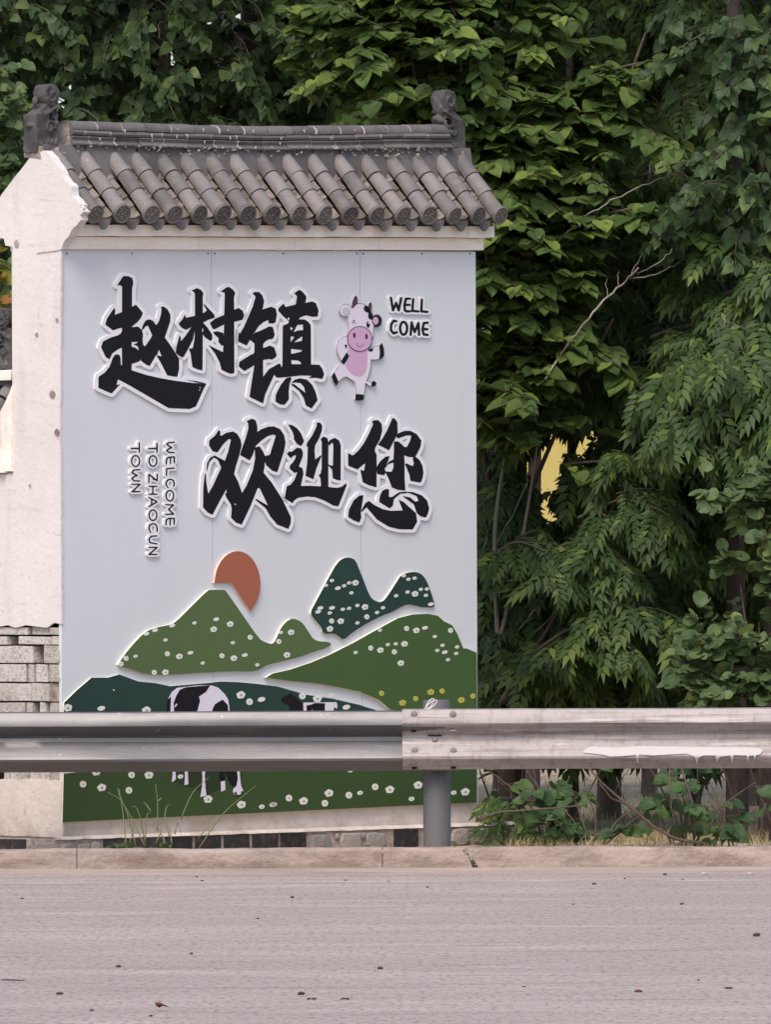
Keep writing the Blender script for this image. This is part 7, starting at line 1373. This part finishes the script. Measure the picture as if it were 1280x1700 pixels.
# --- bare pale branches standing out of the leaves
def bare(label, paths, Y):
    p0 = at(*paths[0][0][0], Y)
    t = thing('bare_branch', label, 'branch', p0, 0, 'dead branches in the wood')
    for i, (pts, r0, r1) in enumerate(paths):
        P = [at(px, py, Y + 0.12 * math.sin(k * 1.7 + i)) - p0 for k, (px, py) in enumerate(pts)]
        n = len(P); Q = []; rad = []
        for k in range(n - 1):
            for j in range(4):
                q = P[k].lerp(P[k + 1], j / 4) + Vector((random.gauss(0, 0.003), random.gauss(0, 0.004), random.gauss(0, 0.003))); Q.append(q); rad.append(r0 + (r1 - r0) * (k + j / 4) / (n - 1))
        Q.append(P[-1]); rad.append(r1)
        MB().tube(Q, rad, 6).build('stem' if i == 0 else 'side_twig', M['bark_bare'], t, True)
bare('bleached dead branch reaching up to the right level with the roof tiles', [([(925, 402), (955, 372), (985, 352), (1015, 334), (1050, 316), (1085, 300), (1120, 287), (1137, 279)], 0.0050, 0.0021), ([(985, 335), (992, 310), (1000, 288)], 0.0037, 0.0014), ([(1078, 302), (1080, 288), (1079, 272)], 0.0019, 0.0010), ([(1106, 292), (1108, 282), (1106, 274)], 0.0019, 0.0010)], 50.55)
bare('bleached dead branch forking beside the upper characters of the sign', [([(905, 630), (930, 590), (955, 556), (985, 520), (1010, 492), (1040, 466), (1060, 445)], 0.0068, 0.0049), ([(1046, 462), (1058, 435), (1075, 412), (1103, 392)], 0.0037, 0.0021), ([(1058, 455), (1090, 440), (1112, 420), (1132, 402)], 0.0037, 0.0017), ([(1052, 462), (1090, 456), (1120, 440), (1138, 428)], 0.0031, 0.0014), ([(1028, 478), (1026, 460), (1027, 450)], 0.0019, 0.0010), ([(1010, 492), (1006, 472), (1009, 462)], 0.0019, 0.0010)], 50.45)
bare('thin pale stick among the leaves beside the right edge of the sign', [([(880, 612), (893, 585), (905, 560), (930, 540)], 0.0074, 0.0042), ([(915, 612), (922, 600), (928, 592)], 0.0043, 0.0028), ([(820, 750), (842, 712), (852, 700)], 0.0074, 0.0056)], 51.2)
bare('slender dead limb slanting up through the leaves near the yellow boarding', [([(792, 960), (818, 910), (850, 860), (875, 800), (880, 770)], 0.0037, 0.0021), ([(800, 925), (808, 890), (806, 860)], 0.0031, 0.0014), ([(835, 1080), (890, 1010), (960, 930), (1010, 835), (1060, 770)], 0.0062, 0.0028), ([(840, 1100), (910, 1030), (950, 985)], 0.0037, 0.0021)], 51.1)

# --- round-leaved shrub at the right edge
t = Tree('round_leaved_shrub', 'pale round-leaved shrub beside the barrier at the right edge', 'shrub', (2.05, 49.6, gz(2.05, 49.6)), ROUND, 'leaf_round')
for a, b_ in (((2.0, 49.6, 0.0), (1.88, 49.4, 1.4)), ((2.05, 49.6, 0.0), (2.15, 49.4, 1.9)), ((2.1, 49.6, 0.0), (1.78, 49.3, 1.0)), ((2.15, 49.6, 0.0), (2.35, 49.5, 1.7)), ((2.05, 49.65, 0.0), (1.98, 49.5, 1.2)), ((1.95, 49.65, 0.0), (1.68, 49.5, 0.85))):
    a, b_ = Vector(a), Vector(b_); t.trunk([a, a.lerp(b_, 0.5) + Vector((random.uniform(-.06, .06), 0, 0)), b_], 0.010, 0.004, 'bark_brown', 'stem', 6)
d2 = lambda p, u: Vector((u.x * 0.5 + random.gauss(0, 0.6), -0.4 + random.gauss(0, 0.4), 0.25 + random.gauss(0, 0.35)))
for c, rad, n in (((2.0, 49.4, 1.30), (0.28, 0.3, 0.28), 40), ((1.92, 49.35, 1.02), (0.30, 0.3, 0.18), 34), ((2.15, 49.4, 1.75), (0.17, 0.2, 0.18), 24), ((1.80, 49.3, 0.84), (0.20, 0.2, 0.06), 30), ((1.86, 49.4, 1.92), (0.16, 0.12, 0.05), 12), ((2.02, 49.4, 1.76), (0.1, 0.1, 0.10), 8), ((2.45, 49.5, 1.4), (0.3, 0.3, 0.6), 60), ((2.1, 49.45, 0.95), (0.2, 0.25, 0.2), 14)):
    t.fill(c, rad, n, 0.20, 0.045, 0.082, dirf=d2, up=0.85, face=0.45, jit=0.45, droop=0.25, spread=58, thr=-0.12, sc=3.4, zmin=0.1, r=0.002)
t.finish(260, True)

# --- shrub behind the low wall at the left edge
t = Tree('leafy_shrub', 'light green shrub behind the low wall at the left edge', 'shrub', (-2.55, 50.4, gz(-2.55, 50.4)), HEART, 'leaf_round')
for a, b_ in (((-2.55, 50.4, 0.0), (-2.2, 50.2, 3.9)), ((-2.6, 50.4, 0.0), (-2.6, 50.3, 4.2)), ((-2.5, 50.4, 0.0), (-1.95, 50.3, 3.3))):
    a, b_ = Vector(a), Vector(b_); t.trunk([a, a.lerp(b_, 0.5) + Vector((random.uniform(-.1, .1), 0, 0)), b_], 0.02, 0.006, 'bark_brown', 'stem', 6)
for c, rad, n in (((-2.25, 50.3, 3.85), (0.30, 0.3, 0.42), 110), ((-2.1, 50.3, 3.2), (0.25, 0.3, 0.45), 70), ((-2.8, 50.4, 3.6), (0.5, 0.4, 0.8), 90), ((-2.15, 50.2, 2.6), (0.25, 0.3, 0.4), 50)):
    t.fill(c, rad, n, 0.26, 0.05, 0.075, dirf=d2, up=0.6, face=0.6, jit=0.5, droop=0.35, spread=58, thr=-0.5, sc=3, r=0.002)
t.finish(60, True)
t = Tree('yellowing_shrub', 'yellowing leaves with orange edges behind the carved end of the low wall', 'shrub', (-2.06, 48.9, gz(-2.06, 48.9)), HEART, 'leaf_autumn')
t.trunk([(-2.06, 48.9, 0.0), (-2.1, 48.85, 1.5), (-2.05, 48.8, 2.95)], 0.014, 0.005, 'bark_brown', 'stem', 6)
t.fill((-2.05, 48.85, 2.93), (0.14, 0.1, 0.12), 16, 0.16, 0.045, 0.085, dirf=d2, up=0.6, face=0.7, jit=0.5, droop=0.3, thr=-1, r=0.002)
t.finish(20, True)

# --- saplings and suckers behind the barrier, seen under the beam
def sapling(label, px, Y, h, n, tm, mat='leaf_sapling', size=0.10, spreadx=0.12, lean=0.0, grp='young shoots under the barrier'):
    x = at(px, 1390, Y).x
    t = Tree('sapling', label, 'plant', (x, Y, gz(x, Y)), tm, mat, group=grp)
    for k in range(n):
        e = Vector((x + lean * h + random.gauss(0, spreadx), Y + random.gauss(0, 0.12), h * random.uniform(0.6, 1.05)))
        a = Vector((x + random.gauss(0, 0.03), Y, gz(x, Y) - 0.03))
        t.trunk([a, a.lerp(e, 0.5) + Vector((random.gauss(0, 0.03), 0, 0.03)), e], 0.007, 0.003, 'bark_brown', 'stem', 5)
        for f in (0.35, 0.55, 0.75, 0.95):
            if random.random() < 0.55: t.twig(a.lerp(e, f), (random.gauss(0, 0.7), -0.5 + random.gauss(0, 0.4), 0.2), 0.14, 0.05, size, up=0.6, face=0.5, jit=0.45, droop=0.45, both=False, r=0.002)
    return t.finish(60, True)
sapling('leafy sucker close against the right end of the white wall', 846, 50.9, 0.66, 4, HEART, size=0.10, spreadx=0.12)
sapling('sapling with big glossy leaves left of the slanting dead stem', 930, 49.5, 0.50, 6, HEART, size=0.125, spreadx=0.22)
sapling('low dark shoots around the foot of the slanting dead stem', 985, 49.0, 0.34, 6, POPLAR, size=0.115, spreadx=0.2)
sapling('upright leafy shoots before the thick dark trunk', 1140, 48.9, 0.52, 8, HEART, size=0.10, spreadx=0.16)
sapling('small leafy shoot at the foot of the right-hand trunk', 1205, 48.7, 0.36, 4, HEART, size=0.095, spreadx=0.08)
sapling('narrow-leaved shoot arching over the dry grass near the wall', 905, 49.2, 0.32, 3, PINNATE, 'leaf_pinnate', 0.20, 0.10)
st = thing('dead_stem', 'bare brown stem slanting down to the kerb through the shoots', 'branch', at(990, 1400, 48.6))
p0 = st.location.copy()
for pts, r in (([(1175, 1402), (1120, 1392), (1085, 1372), (1040, 1335), (1000, 1300), (975, 1272)], 0.010), ([(1085, 1372), (1050, 1340), (1015, 1325), (995, 1300)], 0.006), ([(790, 1362), (830, 1348), (900, 1343), (960, 1338)], 0.006), ([(1130, 1395), (1115, 1340), (1112, 1270)], 0.005), ([(1155, 1390), (1150, 1330), (1132, 1275)], 0.005), ([(1070, 1362), (1035, 1330), (1020, 1318)], 0.004), ([(1040, 1335), (1030, 1310), (1024, 1290)], 0.003), ([(1020, 1316), (1035, 1290), (1050, 1270)], 0.003)):
    MB().tube([at(px, py, 48.6 - 0.03 * k) - p0 for k, (px, py) in enumerate(pts)], [r * (1 - 0.11 * k) for k in range(len(pts))], 6).build('stem', M['bark_brown'], st, True)

# --- more trunks whose crowns stay in the shade of the wood
def far_tree(label, px, Y, r, h, bark='bark_brown', crown=True, lean=0.0, more=None):
    x = at(px, 1330, Y).x
    t = Tree('woodland_tree', label, 'tree', (x, Y, gz(x, Y)), POPLAR, 'leaf_poplar', group='trees deeper in the wood')
    t.trunk([(x, Y, gz(x, Y) - 0.05), (x + lean * 0.4, Y, 1.5), (x + lean, Y, h * 0.95)], r, r * 0.5, bark)
    if crown:
        for k in range(3):
            t.fill((x + random.gauss(0, 0.5), Y + 0.6 + random.gauss(0, 0.3), h * random.uniform(0.9, 1.1)), (1.0, 0.9, 1.1), 30, 0.5, 0.08, 0.14, thr=-0.3, seed=px * 0.1, up=0.5, face=0.6, jit=0.5, droop=0.4, r=0.004, zmin=5.4)
    if more: more(t)
    t.finish(240 if more else 0)
def crown_and_shade_canopy(t): 
    for c, rad, n, sd_ in (((1.95, 53.8, 4.5), (0.65, 0.5, 0.8), 300, 1), ((1.45, 53.6, 4.7), (0.5, 0.5, 0.6), 170, 2), ((2.2, 53.4, 3.5), (0.5, 0.4, 0.6), 170, 3), ((2.05, 50.45, 4.35), (0.28, 0.12, 0.40), 60, 5), ((1.98, 50.4, 3.55), (0.22, 0.12, 0.35), 40, 7), ((2.9, 52.6, 4.2), (0.5, 0.4, 1.3), 150, 4), ((1.8, 52.2, 6.0), (1.2, 1.2, 0.5), 200, 6)):  # last clump: unseen canopy above the view, added to shade the leaves behind
        t.fill(c, rad, n, 0.42, 0.055, 0.095, up=0.45, face=0.6, jit=0.45, droop=0.55, spread=60, thr=-0.25, seed=sd_ * 2.7)
far_tree('thick dark trunk standing behind the upright shoots under the barrier', 1224, 50.9, 0.066, 6.5, 'bark_dark', more=crown_and_shade_canopy)
far_tree('rough brown trunk cut by the right edge of the view', 1276, 50.6, 0.062, 6.0, 'bark_dark', lean=0.1)
far_tree('slim dark trunk left of the thick dark trunk', 1156, 53.6, 0.034, 6.5)
far_tree('dark trunk rising behind the sapling with big leaves', 952, 52.8, 0.036, 6.0)
far_tree('reddish trunk farther back in the dry grass', 1078, 58.5, 0.055, 7.0, lean=0.05)
far_tree('pale trunk behind the shrub at the right', 1110, 61.0, 0.06, 7.5, 'bark_pale')
far_tree('dim trunk far behind the sign edge', 835, 60.5, 0.07, 7.5)
far_tree('dim trunk deep among the feather-leaved trees', 1010, 64.0, 0.08, 8.0)

# --- the rest of the wood, one mass
rng = np.random.default_rng(5)
def mass(n, x, y, z, size, thr, seed, mat='leaf_far', holes=()):
    P = []
    while len(P) < n:
        p = (rng.uniform(*x), rng.uniform(*y), rng.uniform(*z))
        if clump_noise(p, 0.8, seed) < thr: continue
        px, py = to_px(p)
        if any((px - a) ** 2 + (py - b) ** 2 < r * r for a, b, r in holes): continue
        P.append(p)
    P = np.array(P); k = len(P)
    d = rng.normal(0, 1, (k, 3)); d[:, 2] -= 0.6
    nr = rng.normal(0, 0.6, (k, 3)) + np.array([0, -0.4, 0.6])
    return bake(BIG, P, d, nr, rng.uniform(0.6, 1.3, k) * size)
hl = [(905, 780, 46), (925, 850, 26), (950, 745, 30), (1155, 760, 34), (1200, 797, 9), (300, 70, 26), (362, 98, 20), (371, 24, 20), (182, 28, 8), (215, 190, 14)]
hl += [(a_, b_, r_ + 9) for a_, b_, r_ in OPEN]
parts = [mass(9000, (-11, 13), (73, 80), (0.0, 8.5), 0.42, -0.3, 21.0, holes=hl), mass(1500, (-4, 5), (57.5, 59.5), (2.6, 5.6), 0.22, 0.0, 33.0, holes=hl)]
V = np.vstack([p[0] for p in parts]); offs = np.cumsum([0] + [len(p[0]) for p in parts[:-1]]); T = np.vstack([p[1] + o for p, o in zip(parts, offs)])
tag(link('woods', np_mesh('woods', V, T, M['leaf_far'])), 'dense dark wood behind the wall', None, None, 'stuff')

# --- yellow boarding and a blue sheet glimpsed through the leaves
yb = thing('yellow_boarding', 'flat yellow boarding glimpsed through a gap in the leaves', 'boarding', (at(1030, 800, 68).x, 68.0, 0.0))
xa, xb = at(862, 800, 68).x - yb.location.x, at(1190, 800, 68).x - yb.location.x
n = 4
for k in range(n):
    x0, x1 = xa + (xb - xa) * k / n, xa + (xb - xa) * (k + 1) / n
    MB().box(x0 + 0.004, x1 - 0.004, 0, 0.004, at(0, 965, 68).z, at(0, 700, 68).z).build('panel', M['yellow'], yb)
for x in (xa + 0.1, (xa + xb) / 2, xb - 0.1): MB().box(x - 0.04, x + 0.04, 0.008, 0.09, -0.02, at(0, 705, 68).z).build('post', M['wood'], yb)
bs = thing('blue_sheet', 'scrap of blue sheeting showing at the end of the yellow boarding', 'sheet', (at(1200, 798, 64).x, 64.0, 0.0))
m = MB(); p = at(1200, 797, 64) - bs.location
m.add([(p.x - .05, 0, p.z - .04), (p.x + .03, 0.02, p.z - .05), (p.x + .05, 0, p.z + .05), (p.x + .01, 0.01, p.z + .02), (p.x - .03, 0.02, p.z + .06)], [(0, 1, 2, 3), (0, 3, 4)])
m.build('fabric', M['blue'], bs)
MB().tube([(p.x, 0.04, 0), (p.x, 0.04, p.z + 0.1)], 0.03, 8).build('post', M['wood'], bs)

# ================================================================== grass and weeds
def blades(n, fx, fy, h, w, mat, name, lean=0.5, dens=None, zf=gz):
    P = []
    while len(P) < n:
        x, y = fx(), fy()
        if dens and not dens(x, y): continue
        lp = ROOT_I @ Vector((x, y, 0))
        if -0.2 < lp.x < LEN + 0.36 and -0.09 < lp.y < THK + 0.05: continue
        if lp.x < 0.3 and lp.x > -0.06 and lp.y > 0: continue
        if name != 'verge_weeds' and x < 0.62 and lp.y < 0.0: continue
        P.append((x, y, zf(x, y)))
    P = np.array(P); k = len(P)
    a = rng.uniform(0, 2 * np.pi, k); hh = h * rng.uniform(0.35, 1.2, k); ww = w * rng.uniform(0.6, 1.3, k); ln = lean * rng.uniform(0.1, 1.2, k)
    dx, dy = np.cos(a), np.sin(a); b_ = rng.uniform(0, 2 * np.pi, k); sx_, sy_ = np.cos(b_), np.sin(b_)
    V = np.zeros((k, 5, 3))
    for j, (t, s) in enumerate(((0, 1), (0, -1), (0.55, 0.8), (0.55, -0.8), (1.0, 0))):
        V[:, j, 0] = P[:, 0] + sx_ * ww * s / 2 + dx * ln * hh * t * t
        V[:, j, 1] = P[:, 1] + sy_ * ww * s / 2 + dy * ln * hh * t * t
        V[:, j, 2] = P[:, 2] + hh * t * (1 - 0.25 * ln * t)
    T = np.array([(0, 1, 3), (0, 3, 2), (2, 3, 4)])[None] + (np.arange(k) * 5)[:, None, None]
    return tag(link(name, np_mesh(name, V.reshape(-1, 3), T.reshape(-1, 3), M[mat])), kind='stuff')
U = random.uniform
blades(26000, lambda: U(-2.5, 5), lambda: KY1 + 0.02 + abs(random.gauss(0, 6)), 0.10, 0.006, 'grass_dry', 'dry_grass', 0.9, lambda x, y: y < 72 and noise.noise((x * 1.4, y * 0.8, 5)) > -0.25)
blades(5000, lambda: U(0.5, 3), lambda: KY1 + 0.03 + abs(random.gauss(0, 0.45)), 0.055, 0.006, 'grass_dry', 'kerbside_grass', 0.9, lambda x, y: noise.noise((x * 2.6, y * 2, 9)) > -0.15)
blades(4200, lambda: U(0.3, 3), lambda: KY1 + 0.05 + abs(random.gauss(0, 0.9)), 0.07, 0.008, 'grass_green', 'green_grass', 0.8, lambda x, y: noise.noise((x * 3.1, y * 2, 2)) > 0.12)
blades(3800, lambda: U(0.75, 2.7), lambda: KY1 + 0.03 + abs(random.gauss(0, 0.35)), 0.075, 0.009, 'grass_green', 'kerbside_weeds', 1.0, lambda x, y: noise.noise((x * 2.2, y * 2, 31)) > 0.05)
blades(260, lambda: U(-2.2, 0.6), lambda: KY1 + 0.01 + abs(random.gauss(0, 0.25)), 0.035, 0.005, 'grass_green', 'verge_weeds', 0.8, lambda x, y: noise.noise((x * 4.1, y * 2, 2)) > 0.30)
# broad-leaved weed at the foot of the bricks and the tall grasses before the sign
def weed(label, px, Y, n, r, h, mat='leaf_sapling', size=0.03):
    x = at(px, 1400, Y).x
    t = Tree('weed', label, 'plant', (x, Y, VZ), ROUND, mat, group='weeds at the foot of the wall')
    for k in range(n):
        q = Vector((x + random.gauss(0, r), Y + random.gauss(0, 0.03), VZ)); e = (random.gauss(0, 0.3), -0.1, 1)
        t.twig(q, e, h * U(0.5, 1.1), 0.016, size, up=0.5, face=0.7, jit=0.6, droop=0.1, r=0.0012)
    t.finish(40, True)
weed('small leafy weed before the leftmost black bricks', 190, 46.95, 7, 0.05, 0.10)
weed('dense low weed sprouting before the black bricks', 248, 46.9, 12, 0.055, 0.085)
weed('straggling weed beside the foot of the barrier post', 762, 46.95, 6, 0.05, 0.06, 'grass_green', 0.02)
def stalk(t, pts, Y, w0=0.0035, head=False):
    P = [at(px, py, Y + 0.01 * k) - t.location for k, (px, py) in enumerate(pts)]
    Q = []
    for k in range(len(P) - 1):
        for j in range(4): Q.append(P[k].lerp(P[k + 1], j / 4))
    Q.append(P[-1]); m = len(Q)
    # smooth the bends
    for _ in range(2): Q = [Q[0]] + [(Q[i - 1] + Q[i] * 2 + Q[i + 1]) / 4 for i in range(1, m - 1)] + [Q[-1]]
    MB().tube(Q, [w0 * (1 - 0.75 * k / m) for k in range(m)], 4).build('stalk', M['grass_stalk'], t, True)
g = thing('grass_tuft', 'tall thin grass stalks bending in front of the lower left of the sign', 'grass', (at(235, 1405, 46.9).x, 46.9, VZ))
for pts in ([(209, 1405), (204, 1350), (197, 1310)], [(226, 1408), (206, 1330), (178, 1315)], [(240, 1405), (222, 1365), (205, 1335)], [(205, 1338), (197, 1318), (195, 1308)], [(240, 1398), (232, 1355), (225, 1338), (217, 1339)], [(240, 1405), (243, 1350), (250, 1349)], [(250, 1347), (243, 1336), (238, 1332)], [(260, 1380), (262, 1340), (258, 1302)], [(262, 1330), (268, 1324)], [(281, 1390), (272, 1355), (277, 1336), (282, 1337)], [(258, 1400), (270, 1375), (256, 1362)], [(290, 1385), (295, 1360), (300, 1385)], [(300, 1360), (318, 1315), (347, 1290)], [(330, 1408), (370, 1348), (425, 1304)], [(330, 1390), (345, 1372), (355, 1368)], [(275, 1400), (262, 1375), (257, 1365)], [(215, 1400), (222, 1372), (218, 1356)], [(285, 1402), (281, 1370), (268, 1366)]):
    stalk(g, pts, 46.85)
g = thing('grass_tuft', 'single dry stalk at the left of the barrier post', 'grass', (at(710, 1400, 46.8).x, 46.8, VZ))
stalk(g, [(708, 1404), (711, 1392), (714, 1380)], 46.8, 0.0025)

# ================================================================== small things on the road
def pebble(px, py, r, mat, name='pebble', label='small dark stone lying on the road', grp='stones on the road', flat_=0.6):
    Y = EYE * F / (py - HZ - 0) if True else 0
    p = at(px, py, Y)
    bm = bmesh.new(); bmesh.ops.create_icosphere(bm, subdivisions=2, radius=r)
    sd_ = random.uniform(0, 50)
    for v in bm.verts: v.co *= 1 + 0.35 * noise.noise(v.co / r * 0.9 + Vector((sd_, 0, 0)))
    for v in bm.verts: v.co.z *= flat_; v.co.x *= 1.2
    me = bpy.data.meshes.new(name); bm.to_mesh(me); bm.free(); me.materials.append(M[mat])
    o = link(name, me); o.location = (p.x, Y, r * flat_ * 0.8)
    return tag(o, label, 'stone', grp)
for px, py, r in ((485, 1490, .0085), (987, 1470, .009), (1038, 1461, .006), (1132, 1504, .008), (574, 1462, .006), (631, 1609, .010), (500, 1651, .012), (317, 1583, .007), (196, 1604, .009), (1160, 1630, .005), (710, 1474, .006), (428, 1525, .006), (335, 1462, .007), (326, 1455, .006), (952, 1503, .005), (1105, 1455, .009), (36, 1490, .006), (250, 1686, .006), (1134, 1463, .006), (645, 1464, .006), (870, 1640, .005), (152, 1676, .006)):
    pebble(px, py, r, 'pebble', label='small dark stone on the road close to the kerb' if py < 1478 else 'small dark stone lying out on the road', grp='stones near the kerb' if py < 1478 else 'stones out on the road')
pebble(1257, 1557, .014, 'pebble', label='largest dark stone on the road near the right edge', grp=None)
pebble(1211, 1644, .012, 'pebble', label='flat dark stone on the road in the lower right', grp=None, flat_=0.35)
pebble(1060, 1649, .013, 'pebble', label='brownish stone in the lower right of the road', grp=None, flat_=0.45).data.materials[0] = M['dry_leaf']
pebble(99, 1649, .012, 'pebble', label='dark stone in the lower left of the road', grp=None, flat_=0.45)
for px, py, r in ((741, 1493, .008), (545, 1531, .008), (908, 1526, .006), (1170, 1454, .014), (1245, 1454, .014), (1138, 1449, .012)): pebble(px, py, r, 'pebble_pale', label='small pale chip lying on the road', grp='pale chips on the road', flat_=0.4)
def dry_leaf(px, py, L, rot, label, k=3):
    Y = EYE * F / (py - HZ); p = at(px, py, Y)
    t = thing('dry_leaf', label, 'leaf', (p.x, Y, 0.004))
    for j in range(k):
        V, T = HEART; a = rot + (j - k / 2) * 1.3; me = np_mesh('blade', V * np.array([L, L, L * 2.2]) * (0.9 - 0.15 * j), T, M['dry_leaf'])
        o = link('blade', me, t); o.rotation_euler = (R(20 + 22 * j), 0.3 * j, a); o.location = (0, 0, 0.012)
dry_leaf(262, 1677, .040, 0.3, 'curled dead leaf on the road in the lower left')
dry_leaf(521, 1667, .040, 1.4, 'flat brown dead leaf on the road left of the middle', 1)
dry_leaf(578, 1667, .035, 1.8, 'shrivelled brown leaf lying right of the flat dead leaf', 1)
# a frayed pale scrap at the left
p = at(18, 1625, EYE * F / (1625 - HZ)); sc_ = thing('scrap', 'torn pale scrap on the road at the left edge', 'litter', (p.x, p.y, 0.003))
m = MB(); pts = []
for k in range(7): pts.append((-0.045 + 0.015 * k, random.gauss(0, 0.05), 0.004 + 0.012 * random.random()))
m.add(pts + [(x, y + 0.10, 0.004 + 0.015 * random.random()) for x, y, z in pts], [(k, k + 1, k + 8, k + 7) for k in range(6)]); m.build('scrap_sheet', M['pebble_pale'], sc_)
